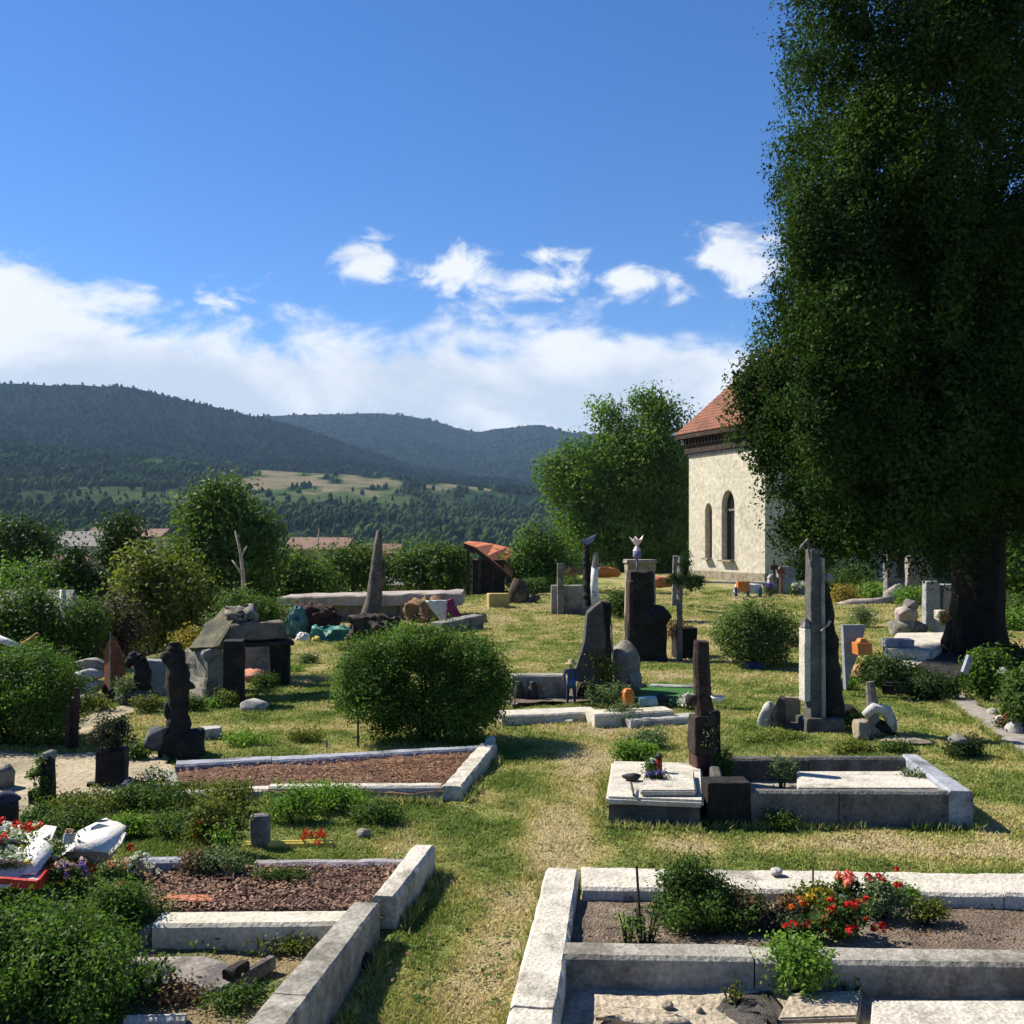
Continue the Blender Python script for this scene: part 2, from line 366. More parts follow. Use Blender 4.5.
EXCL = []                                   # plan outlines where no lawn grows
def inside(X, Y, poly):
    X = np.asarray(X); Y = np.asarray(Y); r = np.zeros(X.shape, bool); n = len(poly)
    for i in range(n):
        x1, y1 = poly[i]; x2, y2 = poly[(i + 1) % n]
        if y1 == y2: continue
        c = ((y1 > Y) != (y2 > Y)) & (X < (x2 - x1) * (Y - y1) / (y2 - y1) + x1); r ^= c
    return r
def bed(pts, z, mat, t, amp=.03, name='soil', step=.07):
    """uneven soil surface filling a plan outline"""
    xs = [p[0] for p in pts]; ys = [p[1] for p in pts]
    gx = np.arange(min(xs), max(xs) + step, step); gy = np.arange(min(ys), max(ys) + step, step)
    X, Y = np.meshgrid(gx, gy, indexing='ij'); Z = z + (fbm(X * 2.2, Y * 2.2, 5) - .5) * amp * 2 + (fbm(X * 9, Y * 9, 8, 2) - .5) * amp * .8
    cx, cy = (X[:-1, :-1] + step / 2), (Y[:-1, :-1] + step / 2); k = inside(cx, cy, pts)
    V = np.stack([X, Y, Z], -1); q = np.stack([V[:-1, :-1], V[1:, :-1], V[1:, 1:], V[:-1, 1:]], 2)[k]
    m = MB(); idx = {}
    for quad in q:
        fv = []
        for p in quad:
            kk = (round(float(p[0]), 4), round(float(p[1]), 4))
            if kk not in idx: idx[kk] = m.bm.verts.new((float(p[0]), float(p[1]), float(p[2])))
            fv.append(idx[kk])
        m.bm.faces.new(fv)
    return m.build(name, mat, t, True)

# ------------------------------------------------------------------ camera, sun, sky
cam = bpy.data.cameras.new('camera'); co = bpy.data.objects.new('camera', cam); link(co); S.camera = co
co.location = (0, 0, E); co.rotation_euler = (math.radians(90), 0, 0)
cam.sensor_width = 36; cam.lens = 36 * F / 1024; cam.shift_y = -(512 - HZ) / 1024; cam.clip_end = 20000; cam.clip_start = .05
SUN = Vector((-.80, .40, .86)).normalized()
sl = bpy.data.lights.new('sun', 'SUN'); sl.energy = 5.0; sl.angle = math.radians(.5); sl.color = (1, .925, .80)
so = bpy.data.objects.new('sun', sl); link(so); so.rotation_euler = SUN.to_track_quat('Z', 'Y').to_euler(); so.location = (-30, 10, 40)
W = bpy.data.worlds.new('World'); S.world = W; W.use_nodes = True
nt = W.node_tree; nt.nodes.clear(); N = nt.nodes.new; L = nt.links.new
sky = N('ShaderNodeTexSky'); sky.sky_type = 'NISHITA'; sky.sun_disc = False
sky.sun_elevation = math.asin(SUN.z); sky.sun_rotation = math.atan2(SUN.x, SUN.y)
sky.altitude = 600; sky.air_density = 1.0; sky.dust_density = .1; sky.ozone_density = 5.0
def M_(op, a, b=None, c=None):
    n = N('ShaderNodeMath'); n.operation = op
    for i, v in enumerate((a, b, c)):
        if v is None: continue
        if isinstance(v, (int, float)): n.inputs[i].default_value = v
        else: L(v, n.inputs[i])
    return n.outputs[0]
tc = N('ShaderNodeTexCoord'); sp = N('ShaderNodeSeparateXYZ'); L(tc.outputs['Generated'], sp.inputs[0])
ys = M_('MAXIMUM', sp.outputs['Y'], .02)
u = M_('DIVIDE', sp.outputs['X'], ys); v = M_('DIVIDE', sp.outputs['Z'], ys)
cv = N('ShaderNodeCombineXYZ'); L(u, cv.inputs[0]); L(M_('MULTIPLY', v, 1.7), cv.inputs[1]); cv.inputs[2].default_value = 3.1
def noise_(scale, det, ro, vec=None, dist=0.):
    n = N('ShaderNodeTexNoise'); n.inputs['Scale'].default_value = scale; n.inputs['Detail'].default_value = det; n.inputs['Roughness'].default_value = ro; n.inputs['Distortion'].default_value = dist
    L(vec or cv.outputs[0], n.inputs['Vector']); return n.outputs['Fac']
n1 = noise_(7, 12, .60, dist=.25); n2 = noise_(16, 8, .62, dist=.4); n3 = noise_(4.2, 7, .6, dist=.5)
# cloud bank along the hills: its upper edge falls from the west end
edge = M_('ADD', M_('MAXIMUM', M_('MULTIPLY_ADD', u, -.14, .196), .214), M_('MULTIPLY', M_('MAXIMUM', M_('SUBTRACT', u, .05), 0), .07))
bank = M_('ADD', M_('MULTIPLY', M_('SUBTRACT', M_('ADD', edge, .002), v), 32), M_('MULTIPLY', M_('SUBTRACT', n1, .5), 7.5))
dens = bank
for (px, py, rx, ry, am) in ((362, 263, 44, 26, 1.9), (455, 270, 62, 26, 2.0), (505, 284, 110, 26, 1.7), (640, 282, 62, 17, 1.3), (738, 252, 62, 40, 2.0), (212, 292, 34, 16, .9), (545, 256, 30, 12, 1.1)):
    a = M_('POWER', M_('DIVIDE', M_('SUBTRACT', u, (px - 512) / F), rx / F), 2); b = M_('POWER', M_('DIVIDE', M_('SUBTRACT', v, (HZ - py) / F), ry / F), 2)
    e = M_('SUBTRACT', 1, M_('SQRT', M_('ADD', a, b)))
    dens = M_('MAXIMUM', dens, M_('ADD', M_('MULTIPLY', e, am), M_('MULTIPLY', M_('SUBTRACT', n2, .52), 6.0)))
mr = N('ShaderNodeMapRange'); mr.interpolation_type = 'SMOOTHSTEP'; L(dens, mr.inputs[0]); mr.inputs[1].default_value = -.2; mr.inputs[2].default_value = 1.25
front = M_('GREATER_THAN', sp.outputs['Y'], .05)
mask = M_('MULTIPLY', M_('MULTIPLY', mr.outputs[0], front), .95)
# grey-blue bases inside the bank, bright tops
lowness = M_('MULTIPLY', M_('SUBTRACT', .215, v), 4.0)
sh = N('ShaderNodeMapRange'); sh.interpolation_type = 'SMOOTHSTEP'; L(M_('ADD', n3, M_('MULTIPLY', M_('MINIMUM', M_('MAXIMUM', lowness, -.1), .26), .55)), sh.inputs[0]); sh.inputs[1].default_value = .46; sh.inputs[2].default_value = .70
cc = N('ShaderNodeMixRGB'); L(sh.outputs[0], cc.inputs['Fac']); cc.inputs['Color1'].default_value = (.86, .88, .90, 1); cc.inputs['Color2'].default_value = (.56, .63, .73, 1)
hs = N('ShaderNodeHueSaturation'); hs.inputs['Saturation'].default_value = 1.22; hs.inputs['Hue'].default_value = .508; L(sky.outputs[0], hs.inputs['Color'])
bg1 = N('ShaderNodeBackground'); L(hs.outputs[0], bg1.inputs['Color']); bg1.inputs['Strength'].default_value = .072
bg2 = N('ShaderNodeBackground'); L(cc.outputs[0], bg2.inputs['Color']); bg2.inputs['Strength'].default_value = .57
ms = N('ShaderNodeMixShader'); L(mask, ms.inputs['Fac']); L(bg1.outputs[0], ms.inputs[1]); L(bg2.outputs[0], ms.inputs[2])
wo = N('ShaderNodeOutputWorld'); L(ms.outputs[0], wo.inputs['Surface'])
S.view_settings.view_transform = 'Standard'; S.view_settings.look = 'None'; S.view_settings.gamma = 1; S.view_settings.exposure = 1.05
S.render.engine = 'CYCLES'; S.cycles.use_denoising = True; S.cycles.max_bounces = 6; S.cycles.volume_bounces = 0; S.cycles.transparent_max_bounces = 4

# ------------------------------------------------------------------ ground sheet
def axis(a, b, near, step, gmax, grow):
    xs = list(np.arange(a, b, step)); s = step
    while xs[-1] < gmax: s *= grow; xs.append(xs[-1] + s)
    return xs
xr = axis(0, 8, 0, .13, 700, 1.09); xs = np.array([-q for q in reversed(xr[1:])] + xr); ysA = np.array([-30, -15, -6, -2, 1] + axis(3, 16, 0, .13, 900, 1.035))
GX, GY = np.meshgrid(xs, ysA, indexing='ij'); GZ = g(GX, GY)
PATHS = [([(590, 715), (588, 760), (560, 830), (520, 900), (492, 960), (470, 1020)], .30), ([(560, 850), (700, 846), (850, 842), (1010, 850)], .28), ([(945, 790), (985, 830), (1010, 850)], .2)]
def dryness(X, Y):
    X = np.asarray(X, float); Y = np.asarray(Y, float)
    d = .8 * (fbm(X * .55, Y * .4, 21, 4) - .45) + .8 * (fbm(X * 2.3, Y * 1.9, 33, 4) - .5) * 1.25 + .16 * np.clip((Y - 12) / 10, 0, 1)
    for pts, wd in PATHS:
        q = [P(*p) for p in pts]
        for (x1, y1), (x2, y2) in zip(q, q[1:]):
            dx, dy = x2 - x1, y2 - y1; t = np.clip(((X - x1) * dx + (Y - y1) * dy) / (dx * dx + dy * dy), 0, 1)
            dd = np.hypot(X - x1 - t * dx, Y - y1 - t * dy); d = d + .36 * np.exp(-(dd / wd) ** 2)
    return np.clip(d * 1.3 + .32, 0, 1)
me = bpy.data.meshes.new('ground'); nx, ny = GX.shape
V = np.stack([GX, GY, GZ], -1).reshape(-1, 3).astype(np.float32)
I = np.arange(nx * ny).reshape(nx, ny); Q = np.stack([I[:-1, :-1], I[1:, :-1], I[1:, 1:], I[:-1, 1:]], -1).reshape(-1, 4)
def gridmesh(me, V, Q, attrs):
    me.vertices.add(len(V)); me.vertices.foreach_set('co', V.astype(np.float32).ravel()); me.loops.add(Q.size); me.loops.foreach_set('vertex_index', Q.astype(np.int32).ravel())
    me.polygons.add(len(Q)); me.polygons.foreach_set('loop_start', np.arange(0, Q.size, 4, dtype=np.int32))
    for a, w in attrs.items():
        at = me.attributes.new(a, 'FLOAT', 'POINT'); at.data.foreach_set('value', w.astype(np.float32).ravel())
    me.update(calc_edges=True); me.polygons.foreach_set('use_smooth', np.ones(len(Q), bool))
gridmesh(me, V, Q, {'dry': dryness(GX, GY)})
m, nt2, N2, L2 = nodes('lawn_ground')
at = N2('ShaderNodeAttribute'); at.attribute_name = 'dry'; tcg = N2('ShaderNodeTexCoord')
na = N2('ShaderNodeTexNoise'); na.inputs['Scale'].default_value = 9; na.inputs['Detail'].default_value = 8; na.inputs['Roughness'].default_value = .7; L2(tcg.outputs['Object'], na.inputs['Vector'])
nb = N2('ShaderNodeTexNoise'); nb.inputs['Scale'].default_value = 55; nb.inputs['Detail'].default_value = 3; L2(tcg.outputs['Object'], nb.inputs['Vector'])
ma = N2('ShaderNodeMath'); ma.operation = 'MULTIPLY_ADD'; ma.inputs[1].default_value = .55; L2(na.outputs['Fac'], ma.inputs[0]); 
mb = N2('ShaderNodeMath'); mb.operation = 'SUBTRACT'; L2(at.outputs['Fac'], mb.inputs[0]); mb.inputs[1].default_value = .28; L2(mb.outputs[0], ma.inputs[2])
rg = ramp(nt2, [(.05, (.100, .140, .030)), (.38, (.195, .22, .062)), (.62, (.31, .275, .10)), (.95, (.37, .30, .16))]); L2(ma.outputs[0], rg.inputs['Fac'])
rb = ramp(nt2, [(.3, (.55, .55, .55)), (.7, (1.2, 1.2, 1.2))]); L2(nb.outputs['Fac'], rb.inputs['Fac'])
mu = N2('ShaderNodeMixRGB'); mu.blend_type = 'MULTIPLY'; mu.inputs['Fac'].default_value = .8; L2(rg.outputs[0], mu.inputs['Color1']); L2(rb.outputs[0], mu.inputs['Color2'])
bu = N2('ShaderNodeBump'); bu.inputs['Strength'].default_value = .9; bu.inputs['Distance'].default_value = .04; ad = N2('ShaderNodeMath'); L2(na.outputs['Fac'], ad.inputs[0]); L2(nb.outputs['Fac'], ad.inputs[1]); L2(ad.outputs[0], bu.inputs['Height'])
pb = N2('ShaderNodeBsdfPrincipled'); pb.inputs['Roughness'].default_value = .95; pb.inputs['Specular IOR Level'].default_value = .1; L2(mu.outputs[0], pb.inputs['Base Color']); L2(bu.outputs[0], pb.inputs['Normal'])
L2(pb.outputs[0], N2('ShaderNodeOutputMaterial').inputs['Surface'])
me.materials.append(m); gr = link(bpy.data.objects.new('ground', me)); tag(gr, None, None, kind='structure')

# ------------------------------------------------------------------ hills
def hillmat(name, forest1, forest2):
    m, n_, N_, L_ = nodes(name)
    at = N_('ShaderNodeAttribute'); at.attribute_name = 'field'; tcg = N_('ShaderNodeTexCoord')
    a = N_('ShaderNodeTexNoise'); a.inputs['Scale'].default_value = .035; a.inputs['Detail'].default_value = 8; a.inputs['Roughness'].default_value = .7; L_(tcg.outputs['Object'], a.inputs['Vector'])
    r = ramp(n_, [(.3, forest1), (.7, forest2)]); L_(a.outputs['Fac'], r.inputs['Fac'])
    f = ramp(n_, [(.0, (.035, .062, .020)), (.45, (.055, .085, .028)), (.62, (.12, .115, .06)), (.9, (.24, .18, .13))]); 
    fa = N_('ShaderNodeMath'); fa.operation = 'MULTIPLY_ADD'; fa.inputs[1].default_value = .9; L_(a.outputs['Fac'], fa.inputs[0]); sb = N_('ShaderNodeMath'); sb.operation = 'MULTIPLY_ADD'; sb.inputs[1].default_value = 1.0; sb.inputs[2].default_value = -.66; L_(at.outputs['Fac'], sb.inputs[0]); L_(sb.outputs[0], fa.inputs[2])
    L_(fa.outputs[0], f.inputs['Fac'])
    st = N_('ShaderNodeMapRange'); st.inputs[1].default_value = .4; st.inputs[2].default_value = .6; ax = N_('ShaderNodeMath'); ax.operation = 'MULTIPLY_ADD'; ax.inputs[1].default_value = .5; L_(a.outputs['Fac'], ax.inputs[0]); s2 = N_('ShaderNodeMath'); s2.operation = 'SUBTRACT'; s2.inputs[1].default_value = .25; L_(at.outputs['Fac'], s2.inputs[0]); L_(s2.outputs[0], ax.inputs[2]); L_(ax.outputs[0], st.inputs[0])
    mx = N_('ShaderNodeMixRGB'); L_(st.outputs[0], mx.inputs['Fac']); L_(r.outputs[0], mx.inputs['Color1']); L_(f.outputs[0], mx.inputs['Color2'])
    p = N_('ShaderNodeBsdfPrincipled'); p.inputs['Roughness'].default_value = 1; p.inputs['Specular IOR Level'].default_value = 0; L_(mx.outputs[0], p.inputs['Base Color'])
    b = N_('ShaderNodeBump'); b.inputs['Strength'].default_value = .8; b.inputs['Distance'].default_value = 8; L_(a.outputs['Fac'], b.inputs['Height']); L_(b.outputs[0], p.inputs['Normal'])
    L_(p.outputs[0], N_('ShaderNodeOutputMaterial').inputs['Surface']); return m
HM = hillmat('hill_cover', (.005, .011, .008), (.014, .025, .013))  # these dark tones hold the mountains' cloud shadow as well
FOREST = []          # (x, y, z, height)
def prof(tab, px): return np.interp(px, [t[0] for t in tab], [t[1] for t in tab])
def hill(name, bottom, top, Y0, Y1, fields, pw, amp, nt, th, npx=240, ny=70, px0=-700, px1=1750):
    """hillside whose crest line stands at distance Y1, its foot at Y0"""
    def pos(px, t):
        Y = Y0 + (Y1 - Y0) * t; top_ = prof(top, px); bot = prof(bottom, px)
        py = bot + (top_ - bot) * t ** pw
        X = XA(px, Y); z = ZA(py, Y)
        nz = (fbm(X / 260., Y / 260., 41, 4) - .5) * amp * np.sin(np.pi * np.clip(t, 0, 1)) + (fbm(X / 90., Y / 90., 57, 3) - .5) * amp * .14
        return X, Y, z + nz
    def fld(px, t):
        py = prof(bottom, px) + (prof(top, px) - prof(bottom, px)) * t ** pw; f = np.zeros(np.shape(px))
        for (cx, cy, rx, ry, val) in fields:
            w = 1 - np.sqrt(((px - cx) / rx) ** 2 + ((py - cy) / ry) ** 2) + (fbm(px / 22., py / 7., 77, 4) - .5) * 2.0
            f = np.maximum(f, np.clip(w * 3, 0, 1) * val)
        return f
    pxs = np.linspace(px0, px1, npx); ts = np.linspace(0, 1, ny); PX, T = np.meshgrid(pxs, ts, indexing='ij')
    X, Y, Z = pos(PX, T); Fd = fld(PX, T)
    # back slope falls away behind the crest
    bx = XA(pxs, Y1 * 1.35); X = np.concatenate([X, bx[:, None]], 1); Y = np.concatenate([Y, np.full((npx, 1), Y1 * 1.35)], 1); Z = np.concatenate([Z, Z[:, -1:] * .2], 1); Fd = np.concatenate([Fd, np.zeros((npx, 1))], 1)
    I = np.arange(npx * (ny + 1)).reshape(npx, ny + 1); Q = np.stack([I[:-1, :-1], I[1:, :-1], I[1:, 1:], I[:-1, 1:]], -1).reshape(-1, 4)
    me = bpy.data.meshes.new(name); gridmesh(me, np.stack([X, Y, Z], -1).reshape(-1, 3), Q, {'field': Fd}); me.materials.append(HM)
    tag(link(bpy.data.objects.new(name, me)), None, None, kind='structure')
    k = 0
    while k < nt:
        n = nt * 2; px = rng.uniform(-480, 1400, n); t = rng.uniform(0, 1, n) ** .85
        keep = rng.uniform(0, 1, n) > fld(px, t) * 1.05 + np.where(fld(px, t) > .2, .3, 0)
        x, y, z = pos(px[keep], t[keep]); x, y, z = x[:nt - k], y[:nt - k], z[:nt - k]; k += len(x)
        FOREST.append(np.stack([x, y, z, th * rng.uniform(.4, 1.2, len(x))], 1))
RIDGE_L = [(-700, 470), (-300, 410), (-80, 385), (0, 383), (50, 385), (120, 386), (150, 391), (200, 403), (240, 413), (262, 418), (300, 428), (340, 442), (420, 468), (520, 488), (700, 515), (1750, 560)]
RIDGE_R = [(-700, 430), (200, 416), (262, 416), (330, 414), (372, 413), (400, 415), (425, 419), (436, 421), (455, 428), (480, 432), (500, 428), (540, 425), (570, 432), (640, 440), (760, 458), (900, 450), (1100, 440), (1750, 430)]
LOWER = [(-700, 420), (-200, 432), (0, 442), (90, 452), (150, 458), (260, 470), (330, 474), (400, 478), (520, 492), (700, 500), (1750, 500)]
flat = [(-700, 578), (1750, 578)]
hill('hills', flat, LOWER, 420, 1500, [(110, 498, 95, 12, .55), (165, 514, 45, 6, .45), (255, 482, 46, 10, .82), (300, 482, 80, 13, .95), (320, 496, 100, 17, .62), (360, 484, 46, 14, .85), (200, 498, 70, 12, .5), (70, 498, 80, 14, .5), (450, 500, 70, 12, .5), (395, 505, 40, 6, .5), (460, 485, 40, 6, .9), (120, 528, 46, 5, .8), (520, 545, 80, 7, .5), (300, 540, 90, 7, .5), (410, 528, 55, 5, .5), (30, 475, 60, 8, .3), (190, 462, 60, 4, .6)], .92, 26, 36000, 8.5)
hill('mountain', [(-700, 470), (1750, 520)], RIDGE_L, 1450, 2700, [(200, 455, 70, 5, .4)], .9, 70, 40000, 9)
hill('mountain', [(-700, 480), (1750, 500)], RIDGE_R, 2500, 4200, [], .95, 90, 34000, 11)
def forest(name, T, mat):
    """round and pointed crowns, each a low ring of faces"""
    n = len(T); k = 6; lev = [(0.05, .75), (.35, 1.0), (.7, .7)]
    a = np.arange(k) * 2 * np.pi / k; conic = rng.uniform(0, 1, n) < .45; rad = T[:, 3] * np.where(conic, .24, .40) * rng.uniform(.8, 1.2, n)
    V = np.zeros((n, len(lev) * k + 1, 3))
    for j, (h, r) in enumerate(lev):
        rr = np.where(conic, [.9, .62, .3][j], r)[:, None] * rad[:, None] * rng.uniform(.7, 1.3, (n, k)); ph = a + rng.uniform(0, 1, (n, 1))
        V[:, j * k:(j + 1) * k, 0] = T[:, :1] + np.cos(ph) * rr; V[:, j * k:(j + 1) * k, 1] = T[:, 1:2] + np.sin(ph) * rr
        V[:, j * k:(j + 1) * k, 2] = T[:, 2:3] + (h + rng.uniform(-.08, .08, (n, k))) * T[:, 3:4]
    V[:, -1] = T[:, :3]; V[:, -1, 2] += T[:, 3] * 1.0
    fs = []
    for j in range(len(lev) - 1):
        for i in range(k): fs += [[j * k + i, j * k + (i + 1) % k, (j + 1) * k + (i + 1) % k], [j * k + i, (j + 1) * k + (i + 1) % k, (j + 1) * k + i]]
    j = len(lev) - 1
    for i in range(k): fs.append([j * k + i, j * k + (i + 1) % k, len(lev) * k])
    fs = np.array(fs); nv = V.shape[1]
    Fc = (fs[None] + np.arange(n)[:, None, None] * nv).reshape(-1)
    me = bpy.data.meshes.new(name); me.vertices.add(n * nv); me.vertices.foreach_set('co', V.astype(np.float32).ravel()); me.loops.add(len(Fc)); me.loops.foreach_set('vertex_index', Fc.astype(np.int32))
    me.polygons.add(len(Fc) // 3); me.polygons.foreach_set('loop_start', np.arange(0, len(Fc), 3, dtype=np.int32)); me.update(calc_edges=True); me.materials.append(mat)
    return link(bpy.data.objects.new(name, me))
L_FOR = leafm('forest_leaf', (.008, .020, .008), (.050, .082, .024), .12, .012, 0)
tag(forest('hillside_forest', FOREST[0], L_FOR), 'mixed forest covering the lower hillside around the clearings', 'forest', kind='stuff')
tag(forest('mountain_forest', np.concatenate(FOREST[1:]), leafm('shaded_ridge_leaf', (.004, .009, .007), (.014, .024, .013), .08, .012, 0)), 'forest on the two mountain ridges with cloud shade put into its colour', 'forest', kind='stuff')  # near-black leaf colour also stands for cloud shadow on the mountains
# valley wood between the cemetery and the hill foot
n = 2400; vx = rng.uniform(-1, 1, n); vy = 95 + 420 * rng.uniform(0, 1, n) ** 1.4; vX = vx * vy * .95
keep = fbm(vX / 60, vy / 60, 4, 3) > .40
T = np.stack([vX, vy, g(vX, vy) - .3, rng.uniform(4, 10, n)], 1)[keep]
C = np.repeat(T[:, :3], 90, 0); hh = np.repeat(T[:, 3], 90); d = unit(rng.normal(size=(len(C), 3))); C = C + d * (rng.uniform(.6, 1.05, len(C)) * hh)[:, None] * np.array([.42, .42, .48]) + np.array([0, 0, 1]) * (hh * .5)[:, None]
vw = polys('valley_wood', leafquads(C, 1.3, d, .7, 1.2, .3), 4, leafm('valley_leaf', (.014, .030, .011), (.065, .10, .030), .2, .03, .05))
tag(vw, 'rounded trees and hedges filling the valley floor', 'woodland', kind='stuff')
# air
hb = MB(); hb.box(0, 2900, -40, 9000, 6000, 620, bevel=0); hz = hb.build('haze', None)
hm = bpy.data.materials.new('haze_air'); hm.use_nodes = True; hn = hm.node_tree; hn.nodes.clear()
pv = hn.nodes.new('ShaderNodeVolumePrincipled'); pv.inputs['Color'].default_value = (.42, .66, 1, 1); pv.inputs['Density'].default_value = .000065; pv.inputs['Anisotropy'].default_value = 0
hn.links.new(pv.outputs[0], hn.nodes.new('ShaderNodeOutputMaterial').inputs['Volume']); hz.data.materials.clear(); hz.data.materials.append(hm)
tag(hz, 'thin blue air over the valley', 'haze', kind='stuff')

# ------------------------------------------------------------------ trees
TREEGRP = 'trees around the cemetery hill'
def tree(name, label, px, top, Y, wpx, mat, ells=None, n=140, per=60, size=.16, crad=.35, base=None, trunk=.12, trunk_h=None, shape='round', lowpx=None, group=TREEGRP, shell=.45):
    x = XA(px, Y); z = gz(x, Y) if base is None else base
    ztop = ZA(top, Y); H = ztop - z; w = wpx * Y / F
    t = thing(name, label, 'tree', (x, Y, z), group)
    zl = z + (H * .12 if lowpx is None else ZA(lowpx, Y) - z)
    if ells is None:
        hc = ztop - zl
        if shape == 'round':
            ells = [(x, Y, zl + hc * .5, w * .40, w * .40, hc * .46)]
            for i in range(7):
                a = random.uniform(0, 6.28); r = w * random.uniform(.15, .3); ells.append((x + math.cos(a) * r, Y + math.sin(a) * r, zl + hc * random.uniform(.28, .78), w * random.uniform(.16, .26), w * random.uniform(.16, .26), hc * random.uniform(.16, .24)))
        elif shape == 'cone':
            ells = [(x, Y, zl + hc * f, w * .5 * (1.05 - f), w * .5 * (1.05 - f), hc * .17) for f in (.1, .25, .4, .55, .7, .85)]
        else:
            ells = [(x, Y, zl + hc * f, w * .5 * q, w * .5 * q, hc * .2) for f, q in ((.15, .8), (.35, 1), (.55, .95), (.75, .75), (.9, .4))]
    else:
        ells = [(XA(a, Y + dy), Y + dy, ZA(b, Y + dy), rx * Y / F, rx * Y / F * .9, rz * Y / F) for a, b, rx, rz, dy in ells]
    o, C = foliage('crown', ells, n, per, crad, size, mat, t, shell, zmin=z + .05, jit=.22 if name != 'cypress_tree' else .05, flat=.8 if name != 'cypress_tree' else .9)
    if name == 'cypress_tree': foliage('inner_foliage', [(a, b, c, d * .74, e * .74, f * .8) for a, b, c, d, e, f in ells if c < 8.0 + rng.uniform(-2, 1.5)], 2600, 50, .16, .11, L_CYP, t, .0, jit=.0)
    m = MB(); th = (ztop - z) * .62 if trunk_h is None else trunk_h
    pts = [Vector((x + random.uniform(-.5, .5) * trunk * k, Y, z - .3 + (th + .3) * k / 5)) for k in range(6)]
    m.tube(pts, [trunk * (1.35, 1, .85, .7, .5, .25)[k] for k in range(6)], 9, trunk * .12, 2)
    for i in range(12):
        c = Vector(C[(i * 7) % len(C)]); q = pts[random.randint(2, 4)]
        m.tube([q, q.lerp(c, .5) + Vector((0, 0, -.03 * H)), q.lerp(c, .92)], [trunk * .38, trunk * .24, trunk * .08], 5)
    m.build('trunk', BARK, t, True)
    return t
tree('broadleaf_tree', 'tall deep green broadleaf tree below the hill with pale dead branch in front', 222, 484, 40, 100, L_MID, [(222, 520, 34, 34, 0), (205, 545, 34, 34, 0), (245, 545, 30, 34, 0), (200, 580, 36, 32, 0), (235, 575, 38, 36, 0), (225, 500, 22, 18, 0), (262, 545, 14, 22, 0)], 260, 90, .19, .45, trunk=.22, lowpx=610)
tree('conifer_tree', 'small dark dense conifer rising over the olive green tree', 125, 518, 38, 44, L_DARK, None, 90, 70, .15, .3, shape='col', trunk=.14, lowpx=580)
tree('willow_tree', 'olive yellow green bushy tree behind the stone slabs', 158, 543, 27, 96, L_OLIVE, [(150, 580, 30, 34, 0), (175, 590, 30, 36, 0), (135, 605, 24, 30, 0), (165, 620, 34, 26, 0), (192, 612, 20, 28, 0)], 200, 80, .12, .3, trunk=.14, lowpx=655)
tree('spruce_tree', 'thin upright dark spruce with bare lower stem among shrubs', 74, 532, 30, 40, L_DARK, None, 80, 60, .12, .25, shape='cone', trunk=.09, lowpx=610)
tree('broadleaf_tree', 'rounded dark green tree at the far edge of the valley', 22, 520, 55, 75, L_DARK, None, 130, 70, .24, .55, trunk=.2, lowpx=585)
tree('broadleaf_tree', 'light green tree beside the thin dark spruce', 45, 565, 30, 72, L_TREE, [(40, 600, 32, 30, 0), (15, 590, 26, 24, 0), (62, 588, 16, 20, 0), (45, 630, 30, 22, 0)], 170, 75, .14, .32, trunk=.12)
tree('broadleaf_tree', 'small dark round tree between spruce and olive tree', 98, 565, 30, 36, L_DARK, [(98, 592, 18, 24, 0), (104, 618, 20, 22, 0), (92, 640, 20, 16, 0)], 90, 70, .13, .26, trunk=.1)
tree('broadleaf_tree', 'mid green spreading tree beside the tall deep green one', 292, 548, 44, 78, L_MID, [(290, 572, 28, 20, 0), (268, 580, 20, 18, 0), (315, 580, 22, 16, 0), (280, 595, 34, 14, 0)], 130, 70, .18, .38, trunk=.13)
tree('broadleaf_tree', 'low mid green tree just behind the long flat roof', 352, 541, 48, 56, L_MID, [(350, 562, 24, 18, 0), (335, 575, 20, 12, 0), (372, 575, 18, 12, 0)], 100, 70, .18, .36, trunk=.13)
tree('broadleaf_tree', 'wide rounded dark green tree beside the orange roofed barn', 432, 541, 48, 80, L_MID, [(430, 562, 26, 19, 0), (408, 566, 20, 16, 0), (455, 564, 20, 18, 0), (435, 580, 34, 10, 0)], 140, 70, .18, .38, trunk=.14)
tree('broadleaf_tree', 'bright green young tree at the end of orange roof', 540, 522, 46, 70, L_TREE, [(543, 548, 26, 25, 0), (525, 565, 20, 18, 0), (560, 560, 22, 22, 0), (545, 580, 28, 14, 0)], 150, 75, .16, .36, trunk=.12)
tree('ash_tree', 'big light green ash tree standing by the church', 625, 388, 76, 160, L_TREE, [(590, 470, 40, 34, 0), (640, 455, 44, 36, 0), (560, 480, 20, 22, 0), (615, 500, 52, 40, 0), (660, 480, 34, 50, 0), (640, 535, 48, 34, 0), (590, 530, 30, 30, 0), (648, 405, 16, 20, 0), (608, 425, 16, 22, 0), (665, 425, 18, 22, 0), (680, 500, 18, 50, 2), (655, 560, 40, 18, 0)], 820, 100, .27, .66, trunk=.36, lowpx=580, shell=.35)
